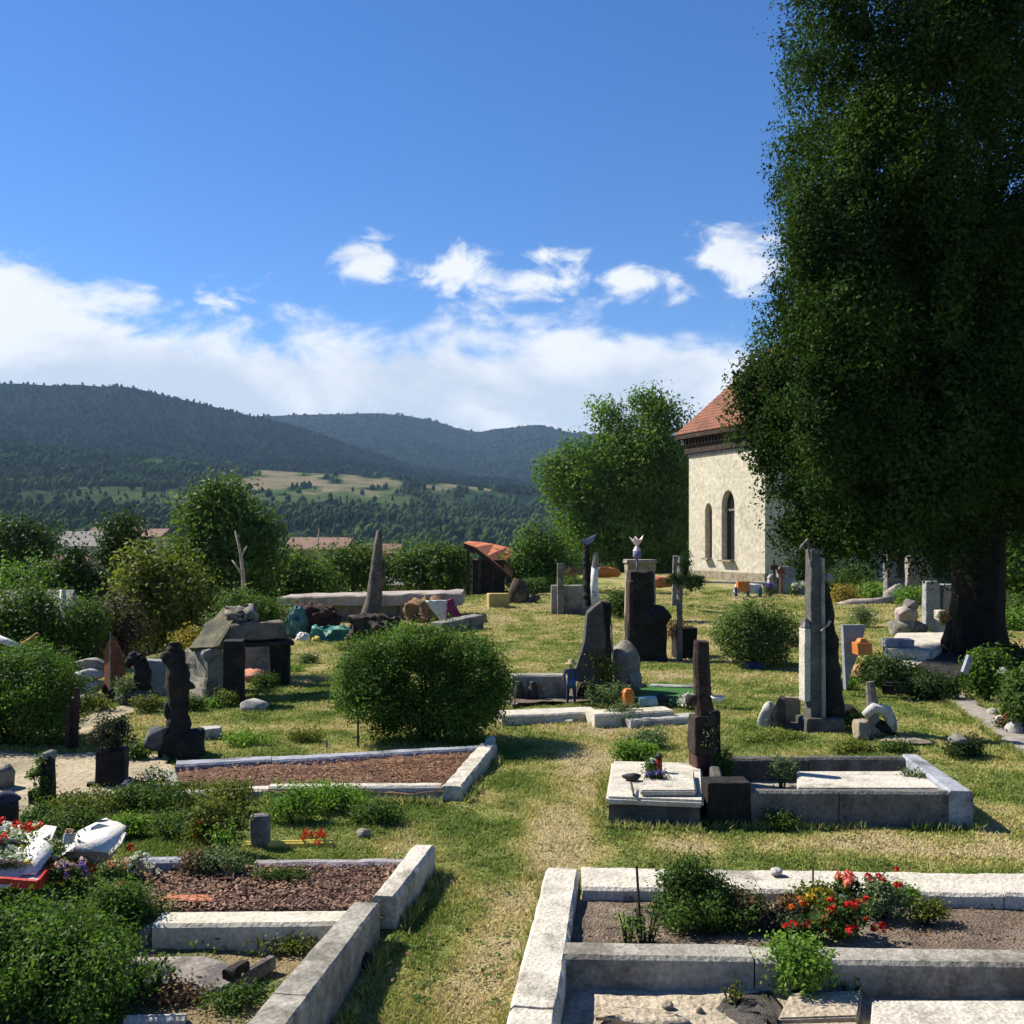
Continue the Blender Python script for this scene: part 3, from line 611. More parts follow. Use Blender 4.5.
# the great cypress beside the path
YC = 20.0
cy = [(990, 330, 130, 200, .2), (1000, 100, 120, 210, .5), (885, 60, 62, 150, 0), (818, 20, 42, 150, .6), (812, 150, 38, 130, .4), (850, 210, 70, 130, -.6), (812, 290, 46, 100, 0), (800, 335, 46, 80, .1), (774, 408, 44, 84, 0), (758, 382, 28, 28, .2), (766, 420, 34, 40, .1), (832, 380, 70, 120, -1.0), (810, 470, 52, 90, 0), (815, 525, 38, 48, 0), (870, 470, 66, 100, -1.2), (930, 420, 80, 150, -1.4), (950, 480, 70, 90, -1.0), (850, 525, 50, 42, .4), (1060, 380, 110, 150, -.6), (1050, 160, 110, 180, -.8), (1090, 480, 80, 70, 0), (930, 220, 80, 170, -1.2), (990, -120, 150, 110, 0), (860, -100, 60, 110, 0), (1000, 500, 90, 60, 1.2)]
r9 = random.Random(5)
for k in range(110):
    a_ = r9.uniform(800, 1120); cy.append((a_, r9.uniform(-150, 490 if a_ < 930 else 440), r9.uniform(18, 32), r9.uniform(50, 95), -2.4 * math.sqrt(max(0, 1 - ((a_ - 970) / 200) ** 2)) + r9.uniform(-.6, .5)))
tree('cypress_tree', 'huge dark cypress with a thick trunk beside the gravel path', 973, -220, YC, 400, L_CYP, cy, 6200, 95, .074, .17, trunk=.46, trunk_h=11, shell=.45, group=None)
# re-cut the trunk: flared foot of the great tree
big = bpy.data.objects['cypress_tree']
m = MB(); bx, by, bz = big.location
for k in range(7):
    a = k * .9 + .3; m.tube([(bx + math.cos(a) * .26, by + math.sin(a) * .26, bz + .9), (bx + math.cos(a) * .42, by + math.sin(a) * .42, bz + .3), (bx + math.cos(a) * .62, by + math.sin(a) * .62, bz - .1)], [.16, .2, .12], 8, .03)
m.tube([(bx + .18, by, bz - .2), (bx + .12, by, bz + .6), (bx + .0, by, bz + 2.2), (bx - .05, by, bz + 4)], [.60, .48, .42, .40], 16, .06, 1.6)
m.build('trunk_base', BARK, big, True)
# far side of the church and beyond the great tree
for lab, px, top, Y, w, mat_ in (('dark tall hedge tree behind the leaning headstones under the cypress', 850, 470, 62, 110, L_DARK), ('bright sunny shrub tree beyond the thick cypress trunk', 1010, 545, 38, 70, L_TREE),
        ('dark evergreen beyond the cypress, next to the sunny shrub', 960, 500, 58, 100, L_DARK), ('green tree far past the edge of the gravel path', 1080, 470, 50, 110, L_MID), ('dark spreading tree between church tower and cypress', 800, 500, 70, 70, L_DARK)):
    tree('broadleaf_tree', lab, px, top, Y, w, mat_, None, 140, 70, .2, .5, trunk=.18, lowpx=592)
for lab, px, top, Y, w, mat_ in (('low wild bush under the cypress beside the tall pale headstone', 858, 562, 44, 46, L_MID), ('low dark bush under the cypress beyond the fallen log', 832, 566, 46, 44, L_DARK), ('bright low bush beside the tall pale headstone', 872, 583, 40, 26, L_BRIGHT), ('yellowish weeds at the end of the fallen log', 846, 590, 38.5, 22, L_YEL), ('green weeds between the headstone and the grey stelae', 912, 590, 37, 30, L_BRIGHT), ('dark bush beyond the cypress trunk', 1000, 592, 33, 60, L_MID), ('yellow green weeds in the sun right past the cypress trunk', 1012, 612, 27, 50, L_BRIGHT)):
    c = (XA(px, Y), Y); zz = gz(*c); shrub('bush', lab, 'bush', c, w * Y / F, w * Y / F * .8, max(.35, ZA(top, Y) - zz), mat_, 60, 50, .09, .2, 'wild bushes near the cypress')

# ------------------------------------------------------------------ church
ch = thing('church', 'cream church tower with pointed windows and orange tiled roof', 'church', (XA(690, 64), 64, -.4))
A = Vector((XA(765, 57), 57)); B = Vector((XA(689, 64), 64)); d = (B - A).normalized(); nrm = Vector((d.y, -d.x)); nrm = nrm if nrm.x > 0 else -nrm; Wd = (B - A).length
inn = Vector((-d.y, d.x)); inn = inn if inn.x > 0 else -inn          # into the tower
zt = ZA(447, 57); z0 = gz(A.x, A.y) - .4
WALL = stone('church_plaster', (.46, .42, .33), (.53, .49, .395), (.35, .315, .245), .5, .25, spot=-.3, dist=.03)
TILE = stone('roof_tiles', (.17, .068, .042), (.25, .105, .066), (.12, .058, .042), 2.2, .6, dist=.05)
GLASS = stone('dark_window', (.012, .012, .014), (.03, .03, .035), scale=3, bump=.1, rough=.35)
def q2(s, o): p = A + d * s + inn * o; return (p.x, p.y)
def arch_pts(s0, w, zb, zs, zp):           # lancet outline along the wall
    pts = [(s0 - w / 2, zb), (s0 + w / 2, zb), (s0 + w / 2, zs)]
    for k in range(1, 6): a = k / 6; pts.append((s0 + w / 2 * (1 - a ** 1.6), zs + (zp - zs) * math.sin(a * math.pi / 2)))
    pts.append((s0, zp)); 
    for k in range(5, 0, -1): a = k / 6; pts.append((s0 - w / 2 * (1 - a ** 1.6), zs + (zp - zs) * math.sin(a * math.pi / 2)))
    pts.append((s0 - w / 2, zs)); return pts
def wall_s(px):                              # wall coordinate under a picture column
    k = (px - 512) / F; return (k * A.y - A.x) / (d.x - k * d.y)
wins = []
for px, wpx, pb, ps, pp in ((728, 13, 560, 505, 490), (708.5, 7, 558, 511, 503)):
    s = wall_s(px); Yw = A.y + d.y * s; wd = abs(wall_s(px + wpx / 2) - wall_s(px - wpx / 2)); wins.append((s, wd, ZA(pb, Yw), ZA(ps, Yw), ZA(pp, Yw)))
# front wall with real window openings, cut by a boolean
m = MB(); m.prism([q2(0, 0), q2(Wd, 0), q2(Wd, Wd), q2(0, Wd)], z0, zt); body = m.build('wall', WALL, ch)
cut = MB()
for s, wd, zb, zs, zp in wins:
    pts = arch_pts(s, wd, zb, zs, zp); f = []
    fr = [cut.bm.verts.new((*q2(a, -.3), z)) for a, z in pts]; bk = [cut.bm.verts.new((*q2(a, .45), z)) for a, z in pts]; n = len(pts)
    cut.bm.faces.new(fr); cut.bm.faces.new(list(reversed(bk)))
    for i in range(n): cut.bm.faces.new((fr[i], fr[(i + 1) % n], bk[(i + 1) % n], bk[i]))
co_ = cut.build('cutter', WALL, ch)
md = body.modifiers.new('b', 'BOOLEAN'); md.object = co_; md.operation = 'DIFFERENCE'; md.solver = 'EXACT'
bpy.context.view_layer.update(); dg = bpy.context.evaluated_depsgraph_get(); nm = bpy.data.meshes.new_from_object(body.evaluated_get(dg)); body.modifiers.clear(); body.data = nm
bpy.data.objects.remove(co_)
for s, wd, zb, zs, zp in wins:
    m = MB(); pts = arch_pts(s, wd * .99, zb + .01, zs, zp - .01); v = [m.bm.verts.new((*q2(a, .40), z)) for a, z in pts]; m.bm.faces.new(v); w_ = m.build('window', GLASS, ch)
    m = MB(); m.plate([(*q2(s - wd / 2, .28), zs - .35), (*q2(s + wd / 2, .28), zs - .35), (*q2(s + wd / 2, .28), zs - .22), (*q2(s - wd / 2, .28), zs - .22)], .06); m.build('crossbar', GREY_ST, w_)
    m = MB(); m.tube([(*q2(s, .30), zb), (*q2(s, .30), zp - .1)], .03, 6); m.build('mullion', IRON, w_)
    m = MB(); m.plate([(*q2(s - wd / 2 + .01, -.03), zb - .10), (*q2(s + wd / 2 - .01, -.03), zb - .10), (*q2(s + wd / 2 - .01, -.03), zb + .012), (*q2(s - wd / 2 + .01, -.03), zb + .012)], -.3); m.build('sill', TAN_ST, w_)
def ring(o0, o1, za, zb_, mat_, name, nz=0):
    m = MB(); m.prism([q2(-o0, -o0), q2(Wd + o0, -o0), q2(Wd + o0, Wd + o0), q2(-o0, Wd + o0)], za, zb_, .03); return m.build(name, mat_, ch)
ring(.10, 0, zt + .004, zt + .16, BLUE_ST, 'string_course'); ring(.22, 0, zt + .165, zt + .55, WOOD_D, 'cornice'); ring(.62, 0, zt + 1.10, zt + 1.42, WOOD_D, 'eaves_board')
ring(.26, 0, zt + .555, zt + 1.095, WOOD_D, 'frieze')
for k in range(22):
    s = Wd * (k + .5) / 22
    for fn in (lambda o: q2(s, o), lambda o: q2(o, s)):
        a, b = fn(-.38), fn(-.265); m = MB(); m.beam(a, b, .15, .15, zt + .72, zt + 1.09, 0, .01, .1); m.build('corbel', WOOD_D, ch)
m = MB(); e = .66; zr = zt + 1.425; base_ = [q2(-e, -e), q2(Wd + e, -e), q2(Wd + e, Wd + e), q2(-e, Wd + e)]; ap = Vector((*q2(Wd / 2, Wd / 2), zr + 5.5)); nr = 26
for i in range(4):                            # courses of tiles as shallow steps
    p, q_ = Vector((*base_[i], zr)), Vector((*base_[(i + 1) % 4], zr)); prev = None
    for k in range(nr):
        f0, f1 = k / nr, (k + 1) / nr; up = Vector((0, 0, .05))
        fl = (lambda f: f + .10 * math.sin(math.pi * min(1, f * 1.0)) * 0)
        a, b = p.lerp(ap, f0), q_.lerp(ap, f0); c, d_ = q_.lerp(ap, f1), p.lerp(ap, f1)
        m.poly3([a + up, b + up, c, d_]); m.poly3([a, b, b + up, a + up])
m.poly3([Vector((*b_, zr)) for b_ in base_]); m.build('roof', TILE, ch)
m = MB(); m.prism([q2(-.06, -.06), q2(Wd + .06, -.06), q2(Wd + .06, .2), q2(-.06, .2)], z0, ZA(572, 60), .02, .01); m.build('plinth', TAN_ST, ch)
# nave behind the tower
m = MB(); m.prism([q2(-3, Wd + .01), q2(Wd - .5, Wd + .01), q2(Wd - .5, Wd + 14), q2(-3, Wd + 14)], z0, zt - 2); m.build('nave_wall', WALL, ch)
m = MB(); z1 = zt - 1.99; pr = [q2(-3.4, Wd + .02), q2(Wd - .1, Wd + .02), q2(Wd / 2 - 1.6, Wd + .02)]; bk = [q2(-3.4, Wd + 14.3), q2(Wd - .1, Wd + 14.3), q2(Wd / 2 - 1.6, Wd + 14.3)]
f = [m.bm.verts.new((*pr[0], z1)), m.bm.verts.new((*pr[1], z1)), m.bm.verts.new((*pr[2], z1 + 4))]; r = [m.bm.verts.new((*bk[0], z1)), m.bm.verts.new((*bk[1], z1)), m.bm.verts.new((*bk[2], z1 + 4))]
for fc in ((f[0], f[1], f[2]), (r[1], r[0], r[2]), (f[0], f[2], r[2], r[0]), (f[2], f[1], r[1], r[2]), (f[1], f[0], r[0], r[1])): m.bm.faces.new(fc)
m.build('nave_roof', TILE, ch)

# ------------------------------------------------------------------ village below the hill
def house(name, label, px, Y, wm, dm, hm, roof_h, rz, wmat, rmat, base=None, cat='house', group=None, zbase=None):
    x = XA(px, Y); z = (gz(x, Y) if zbase is None else zbase); t = thing(name, label, cat, (x, Y, z), group)
    m = MB(); m.box(x, Y, z - .5, wm, dm, hm + .5, rz, bevel=.02); m.build('wall', wmat, t)
    R = Matrix.Translation((x, Y, z + hm + .003)) @ Matrix.Rotation(rz, 4, 'Z'); o = .25
    m = MB(); a = [R @ Vector(q) for q in ((-wm / 2 - o, -dm / 2 - o, 0), (wm / 2 + o, -dm / 2 - o, 0), (wm / 2 + o, dm / 2 + o, 0), (-wm / 2 - o, dm / 2 + o, 0), (-wm / 2 - o, 0, roof_h), (wm / 2 + o, 0, roof_h))]
    v = [m.bm.verts.new(q) for q in a]
    for fc in ((0, 1, 5, 4), (2, 3, 4, 5), (1, 2, 5), (3, 0, 4), (3, 2, 1, 0)): m.bm.faces.new([v[i] for i in fc])
    m.build('roof', rmat, t)
    for k in (-.27, .27):
        m = MB(); c = R @ Vector((wm * k, -dm / 2 - .02, -hm * .62)); m.box(c.x, c.y, c.z, wm * .14, .08, hm * .34, rz, bevel=.01); w_ = m.build('window', GLASS, t)
        m = MB(); c = R @ Vector((wm * k, -dm / 2 - .07, -hm * .66)); m.box(c.x, c.y, c.z, wm * .18, .12, hm * .04, rz, bevel=.01); m.build('sill', WHITE_ST, w_)
    return t
GR_T = stone('grey_roof', (.14, .13, .13), (.24, .22, .21), scale=2, bump=.5); PINKT = stone('pink_roof', (.17, .10, .075), (.24, .15, .12), scale=1.5, bump=.4)
for lab, px, py, Y, w, wm_, rm in (('cream house with grey roof between the spruce and the conifer', 100, 546, 120, 9, CONC_W, GR_T), ('low pale house with pinkish roof over the far valley trees', 118, 536, 190, 9, CONC_W, PINKT), ('long pale house with pink roof just left of the tall green tree', 150, 537, 190, 8, CONC_W, PINKT),
        ('tan house with dark roof above the small trees near bare pole', 322, 549, 75, 4.4, TAN_ST, PINKT), ('small tan house half hidden behind the tall bare snag', 375, 553, 85, 4, TAN_ST, PINKT), ('pale stone house beside the rounded dark tree', 424, 584, 52, 3.6, LICHEN, GREY_ST),
        ('white cottage with tan roof beyond the light green tree', 45, 571, 60, 5, WHITE_ST, PINKT), ('dark barn with weathered roof behind the clipped box bush', 5, 612, 24, 2.6, WOOD_D, GR_T)):
    h = w * .36; zz = ZA(py, Y) - h * .6; house('house', lab, px, Y, w, w * .7, h, h * .55, random.uniform(-.25, .25), wm_, rm, zbase=zz - h * .4, group='houses in the valley')
# barn with the curved orange roof
YB = 44; t = thing('barn', 'dark timber barn with swept orange tile roof', 'barn', (XA(490, YB), YB, gz(XA(490, YB), YB)))
def W_(px, py, Y): return Vector((XA(px, Y), Y, ZA(py, Y)))
zb = gz(XA(490, YB), YB) - .3
m = MB(); m.box(XA(488, YB), YB + 2.2, zb, 1.4, 4, ZA(560, YB) - zb, bevel=.02); m.build('wall', WOOD_D, t)
m = MB(); curve = [(464, 543), (475, 547), (487, 556), (499, 566), (511, 577)]
fr = [m.bm.verts.new(W_(a, b, YB)) for a, b in curve]; bk = [m.bm.verts.new(W_(a, b, YB + 5)) for a, b in ((468, 541), (481, 542), (494, 544), (507, 547), (519, 553))]; f2 = [m.bm.verts.new(v.co - Vector((0, 0, .14))) for v in fr]; b2 = [m.bm.verts.new(v.co - Vector((0, 0, .14))) for v in bk]
for i in range(4):
    for p, q_ in ((fr, bk), (f2, b2), (fr, f2), (bk, b2)): m.bm.faces.new((p[i], p[i + 1], q_[i + 1], q_[i]))
for i in (0, 4): m.bm.faces.new((fr[i], bk[i], b2[i], f2[i]))
m.build('roof', stone('orange_tiles', (.46, .13, .055), (.60, .20, .09), (.36, .11, .05), 3, .6), t)
m = MB()
for i in range(4): m.plate([W_(*curve[i], YB - .03) - Vector((0, 0, .02)), W_(*curve[i + 1], YB - .03) - Vector((0, 0, .02)), W_(curve[i + 1][0], curve[i + 1][1] + 7, YB - .03), W_(curve[i][0], curve[i][1] + 5, YB - .03)], .08)
m.build('bargeboard', WOOD_D, t)
for px in (468, 480, 493):
    m = MB(); m.box(XA(px, YB), YB, zb, .14, .14, ZA(np.interp(px, [c[0] for c in curve], [c[1] for c in curve]) + 6, YB) - zb); m.build('post', WOOD_D, t)
# long flat-roofed shed
YS = 30; zs = gz(XA(365, YS), YS); t = thing('long_shed', 'long low shed with pale flat stone roof and grey walls', 'shed', (XA(365, YS), YS, zs))
m = MB(); m.beam((XA(279, YS), YS + .7), (XA(462, YS), YS + .7), 2.0, 2.0, ZA(605, YS), ZA(594, YS), .05, .04, .25, za=(ZA(597, YS), ZA(592, YS))); m.build('roof', stone('pale_roof', (.28, .24, .20), (.42, .37, .32), (.19, .16, .135), 3, .7), t)
m = MB(); m.box(XA(365, YS), YS + .9, zs - 1.2, 4.6, 1.2, ZA(605.5, YS) - zs + 1.2, bevel=.02); m.build('wall', CONC_G, t)
for px in (283, 292, 302, 402, 455):
    m = MB(); m.tube([W_(px + (4 if px < 300 else 0), 660, YS - .2), W_(px - (2 if px < 300 else 0), 604, YS - .2)], .055, 8, .01); m.build('post', TAN_ST, t)
m = MB(); m.box(XA(340, YS), YS + .28, ZA(640, YS), 1.7, .05, .7); m.build('panel', TAN_ST, t)
# things heaped in front of the shed
def heap(name, label, cat, px, py, Y, r, mat_, seed, grp='heaps of clutter in front of the long shed'):
    x = XA(px, Y); z = ZA(py, Y); m = MB(); m.rock((x, Y, z), r, .42, 2.6, 4, seed, False); gz_ = min(gz(x, Y), z); return tag(m.build(name, mat_, None, True, loc=(x, Y, gz_)), label, cat, grp)
def crumple(name, label, cat, pts, th, mat_, loc, noise=.03, grp=None):
    m = MB(); m.plate(pts, th); bmesh.ops.subdivide_edges(m.bm, edges=m.bm.edges[:], cuts=5, use_grid_fill=True); m._noise(m.bm.verts, noise, 6); return tag(m.build(name, mat_, None, True, loc=loc), label, cat, grp)
YH = 24.5
heap('tarpaulin', 'turquoise tarpaulin sheet draped over a heap by the bare snag', 'tarpaulin', 332, 640, YH, (.55, .4, .34), TEAL, 3.1)
heap('brush_pile', 'dark brown brush pile beyond the turquoise tarpaulin', 'brush pile', 312, 620, YH + 1.5, (.62, .4, .42), stone('brush', (.035, .018, .016), (.085, .04, .035), scale=9, bump=1), 5.2)
heap('rubbish_pile', 'blue green bundle beside the slanting shed post', 'bundle', 297, 623, YH + .4, (.22, .25, .38), stone('bluegreen', (.03, .10, .11), (.09, .20, .20), scale=5), 8.1)
heap('sack', 'dark lumpy sacks below the turquoise tarpaulin', 'sack', 318, 652, YH - 1.2, (.58, .3, .16), NAVY, 2.4)
heap('bag', 'white cloth bag among dark sacks near the tarpaulin', 'bag', 303, 640, YH - .5, (.17, .15, .15), WHITE, 6.6); heap('box', 'small yellow carton wedged between white bag and tarpaulin', 'box', 316, 642, YH - .6, (.10, .1, .13), YELLOW, 1.6)
heap('soil_heap', 'reddish brown heap of earth and leaves beside the grey slab', 'soil heap', 428, 617, 29, (.62, .4, .52), stone('heap_soil', (.16, .095, .05), (.30, .17, .09), (.12, .11, .05), 6, 1), 4.4)
heap('soil_heap', 'dark heap of earth around the foot of the bare snag', 'soil heap', 374, 634, 23, (.52, .4, .45), stone('snag_soil', (.02, .016, .013), (.07, .055, .045), scale=6, bump=1), 9.9)
crumple('sheet', 'white sheet hung against the brown earth heap', 'sheet', [W_(425, 601, 28), W_(449, 600, 28), W_(447, 620, 28), W_(440, 621, 28)], .05, WHITE, W_(440, 621, 28))
crumple('cloth', 'purple cloth hanging beside the white sheet', 'cloth', [W_(448, 600, 27.8), W_(452, 598, 27.8), W_(461, 616, 27.8), W_(446, 618, 27.8)], .06, PURPLE, W_(450, 618, 27.8), .04)
m = MB(); a = W_(436, 624, 26); b = W_(478, 615, 27); m.beam((a.x, a.y), (b.x, b.y), .5, .45, a.z - .25, a.z, .015, .02, .1, za=(a.z + .03, b.z + .02)); tag(m.build('stone_slab', GREY_ST, None, loc=a), 'long grey stone slab lying on the hill crest by purple cloth', 'slab')
m = MB(); a = W_(498, 600, 36); m.box(a.x, a.y, gz(a.x, a.y) - .1, .75, .5, .62, .2, bevel=.03, noise=.01, cuts=3); tag(m.build('crate', stone('mustard', (.32, .25, .08), (.42, .34, .13), scale=5), None, loc=a), 'mustard yellow crate beside the dark stump', 'crate')
# snag
YN = 23.4; x = XA(372, YN); z = gz(x, YN); m = MB()
m.tube([(XA(366, YN), YN, z - .3), W_(368, 625, YN), W_(374, 600, YN), W_(376, 570, YN), W_(378, 545, YN), W_(379, 531, YN)], [.42, .27, .19, .15, .10, .055], 12, .035, 2.5)
m.tube([W_(375, 596, YN), W_(383, 580, YN), W_(384, 560, YN)], [.10, .06, .02], 7, .01); sn = tag(m.build('dead_tree', stone('snag_wood', (.075, .065, .055), (.17, .15, .13), (.05, .042, .036), 7, .9), None, True, loc=(x, YN, z)), 'tall bare grey snag tapering to a point on the hill edge', 'dead tree')
def branch(name, label, pts, rad, mat_, Y, cat='branch', n=7, twigs=()):
    m = MB(); p = [W_(a, b, Y) for a, b in pts]; m.tube(p, rad, n, rad[0] * .2, 6)
    for tw in twigs: m.tube([W_(a, b, Y) for a, b in tw], [rad[0] * .5, rad[0] * .2], 5)
    return tag(m.build(name, mat_, None, True, loc=p[0]), label, cat)
branch('dead_tree', 'pale bare dead stem against the tall deep green tree', [(245, 640), (243, 572), (240, 550), (235, 531)], [.10, .07, .055, .02], PALEWOOD, 34, 'dead tree', twigs=([(241, 556), (247, 546)], [(243, 575), (232, 560)]))
branch('bare_branch', 'long pale bare branch reaching out over the reddish pointed marker', [(72, 640), (90, 634), (105, 630), (117, 628)], [.06, .05, .04, .02], PALEWOOD, 22)
branch('bare_branch', 'white peeled branch lying across the clipped box bush top', [(-4, 638), (10, 643), (24, 649)], [.06, .055, .03], BIRCH, 15)
branch('wooden_pole', 'red brown pole leaning above the clipped box bush', [(22, 646), (31, 640), (38, 634)], [.05, .045, .035], RUST, 15.2, 'pole')
branch('wooden_post', 'white barked bare trunk below the thin dark spruce', [(64, 668), (65, 630), (63, 590)], [.10, .08, .05], BIRCH, 21, 'trunk', twigs=([(64, 620), (72, 600)], [(64, 610), (58, 596)]))
branch('flag_pole', 'thin pale pole standing among trees by the tan house', [(318, 575), (318, 545), (319, 528)], [.05, .04, .03], PALEWOOD, 60, 'pole')

# ------------------------------------------------------------------ paths
def sheet(name, pts, mat_, lift=.012, step=.045):
    q = [G(*p)[:2] for p in pts]; EXCL.append(q)
    xs_ = [p[0] for p in q]; ys_ = [p[1] for p in q]; m = MB(); X, Y = np.meshgrid(np.arange(min(xs_), max(xs_) + step, step), np.arange(min(ys_), max(ys_) + step, step), indexing='ij')
    wob = (fbm(X * 3, Y * 3, 12, 2) - .5) * .25; k = inside(X[:-1, :-1] + step / 2 + wob[:-1, :-1], Y[:-1, :-1] + step / 2 + wob[:-1, :-1], q)
    Z = g(X, Y) + lift + (fbm(X * 5, Y * 5, 31, 2) - .5) * .008; idx = {}
    for i, j in zip(*np.nonzero(k)):
        fv = []
        for a, b in ((i, j), (i + 1, j), (i + 1, j + 1), (i, j + 1)):
            if (a, b) not in idx: idx[a, b] = m.bm.verts.new((X[a, b], Y[a, b], Z[a, b]))
            fv.append(idx[a, b])
        m.bm.faces.new(fv)
    return tag(m.build(name, mat_, None, True), None, None, kind='structure')
sheet('sandy_path', [(-60, 752), (60, 756), (128, 752), (180, 768), (160, 790), (100, 800), (72, 822), (60, 850), (-60, 850)], SAND_P, .03)
sheet('gravel_path', [(940, 698), (958, 692), (1060, 760), (1060, 785), (1010, 748)], GRAVEL, .03)
sheet('pebble_path', [(72, 722), (150, 700), (150, 708), (90, 735), (75, 738)], SAND_P, .025)
m = MB(); p1, p2 = G(640, 582), G(770, 584); m.beam(p1, p2, .22, .22, min(p1[2], p2[2]) - .2, p1[2] + .10, .01, .02, .3); tag(m.build('kerb_line', WHITE_ST, None, loc=p1), 'thin pale kerb line crossing the grass below the church tower', 'kerb')

# ------------------------------------------------------------------ kerbed graves
def PZ(px, py, z): return P(px, py, z)
def kerb(t, a, b, wa, wb, z1, mat_, name='kerb_stone', z0=-.12, noise=.006, bev=.02, za=None, label=None):
    A_, B_ = Vector(a[:2]), Vector(b[:2]); ln_ = (B_ - A_).length; n = max(1, round(ln_ / 1.15)); cuts = [0.] + sorted((i + random.uniform(-.18, .18)) / n for i in range(1, n)) + [1.]; o = None
    for f0, f1 in zip(cuts, cuts[1:]):               # separate stones with open joints
        e0 = .004 / ln_ if f0 > 0 else 0; e1 = .004 / ln_ if f1 < 1 else 0; p, q = A_.lerp(B_, f0 + e0), A_.lerp(B_, f1 - e1); zz = (z1, z1) if za is None else (za[0] + (za[1] - za[0]) * f0, za[0] + (za[1] - za[0]) * f1); d_ = random.uniform(-.007, .004) if n > 1 else 0
        m = MB(); m.beam(p, q, wa + (wb - wa) * f0, wa + (wb - wa) * f1, z0, z1 + d_, noise, bev, .05, (zz[0] + d_, zz[1] + d_)); o = m.build(name, mat_, t, label=label)
    return o
# A: pale double grave nearest on the path's east side
zA = .22; t = thing('double_grave', 'wide pale concrete kerbed grave with a grey middle kerb, nearest to the camera', 'grave', (1.9, 5.4, 0))
lf, ln = PZ(563, 868, zA), PZ(508, 1130, zA); bl = PZ(556, 877, zA); br = (PZ(1010, 884, zA)[0] + 1.0, PZ(1010, 882, zA)[1] - .05)
far_r = (br[0] - .1, br[1])
kerb(t, lf, ln, .225, .225, zA, CONC, noise=.009)
kerb(t, (lf[0] + .116, lf[1] - .14), far_r, .40, .40, zA - .004, CONC, noise=.009)
dl, dr = PZ(556, 948, zA), (far_r[0] - .15, PZ(1000, 958, zA)[1]); kerb(t, (dl[0] + .04, dl[1]), dr, .19, .2, zA - .004, CONC_G, noise=.005, label='grey middle kerb stone')
nb_y = ln[1] + .1
rk = (far_r[0] - .02, far_r[1] - .24); kerb(t, rk, (rk[0] - .1, nb_y), .22, .22, zA + .003, CONC, noise=.008)
kerb(t, (ln[0] + .115, nb_y), (rk[0] - .215, nb_y), .2, .2, zA - .008, CONC)
bed([(lf[0] + .05, lf[1] - .3), (rk[0], lf[1] - .3), (dr[0], dr[1]), (dl[0] - .03, dl[1])], .13, SOIL, t, .025, 'soil')
bed([(dl[0] - .05, dl[1]), (dr[0], dr[1]), (rk[0] - .1, nb_y), (ln[0] + .02, nb_y)], .045, SAND, t, .035, 'sand_fill')
EXCL.append([(lf[0] - .12, lf[1] + .14), (rk[0] + .3, far_r[1] + .22), (rk[0] + .2, 3), (ln[0] - .12, 3)])
# slabs and rubble of the lower half
sl_ = thing('stone_slab', 'pale cracked slabs lying in the sand of the nearest grave', 'slab', (*PZ(900, 1000, .09), .09))
def slabp(pts, z0, z1, mat_, name, t, bevel=.008):
    m = MB(); m.prism([PZ(a, b, z1) for a, b in pts], z0, z1, bevel, .003); return m.build(name, mat_, t)
slabp([(872, 1000), (1080, 1000), (1120, 1080), (866, 1080)], .02, .095, CONC, 'slab_piece', sl_); slabp([(790, 992), (862, 990), (858, 1016), (778, 1018)], .02, .085, SAND, 'slab_piece', sl_); slabp([(778, 1023), (858, 1021), (856, 1060), (768, 1060)], .02, .088, SAND, 'slab_piece', sl_); slabp([(800, 968), (872, 972), (866, 985), (800, 985)], .02, .075, CONC_G, 'slab_piece', sl_)
lump(SAND, 'earth_clod', 'rough clod of pale crumbling earth in the sandy lower bed', 'earth clod', (*PZ(640, 1014, .08), .03), (.2, .11, .035), .8, 2.2)
lump(stone('root_rubble', (.10, .09, .08), (.20, .18, .155), (.07, .075, .05), 14, 1, dist=.05), 'rubble_heap', 'grey rubble and dead roots under the bright green weed', 'rubble', (*PZ(758, 1008, .08), .02), (.17, .30, .035), .9, 7.7)
for i, (a, b, r) in enumerate(((668, 1006, .03), (608, 1016, .025), (700, 1010, .02))):
    lump(TAN_ST, 'pebble', ['loose tan pebble in the middle of the sandy bed', 'small tan pebble close to the pale side kerb', 'smallest pebble, between earth clod and rubble'][i], 'pebble', (*PZ(a, b, .07), .06), (r, r, r * .7), .3, i * 3.3 + 1, 'pebbles in the sandy bed', 2)
# planting of the upper half
def at(px, py, z): x, y = P(px, py, z); return (x, y, z)
c = at(706, 925, .14); shrub('conifer_shrub', 'dark bushy conifer shrub with brown base in the pale double grave', 'shrub', c, .62, .45, .27, L_MID, 200, 90, .022, .045, ells=[(c[0] - .03, c[1], .26, .27, .18, .11), (c[0] + .15, c[1] - .02, .22, .18, .14, .09), (c[0] - .10, c[1] + .05, .40, .085, .08, .12), (c[0] - .17, c[1] + .04, .38, .06, .06, .08), (c[0] + .0, c[1] + .05, .36, .07, .07, .10)])
c = at(740, 925, .14); shrub('dead_shrub', 'dry brown twiggy shrub beside the dark conifer shrub', 'shrub', c, .34, .25, .22, L_BROWN, 60, 40, .025, .04)
stemplant('sapling', 'slim green sapling tied to a dark stake near the pale kerb', 'plant', at(645, 942, .14), .24, .10, L_MID, 10, 20, .035)
stemplant('sapling', 'pale green young shoot next to the staked sapling', 'plant', at(628, 940, .14), .20, .07, L_BRIGHT, 6, 16, .03)
m = MB(); x, y, z = at(642, 940, .13); m.tube([(x, y, z - .1), (x - .03, y, z + .42)], [.008, .007], 6); tag(m.build('plant_stake', WOOD_D, None, loc=(x, y, z)), 'thin dark stake in the soil beside the green sapling', 'stake')
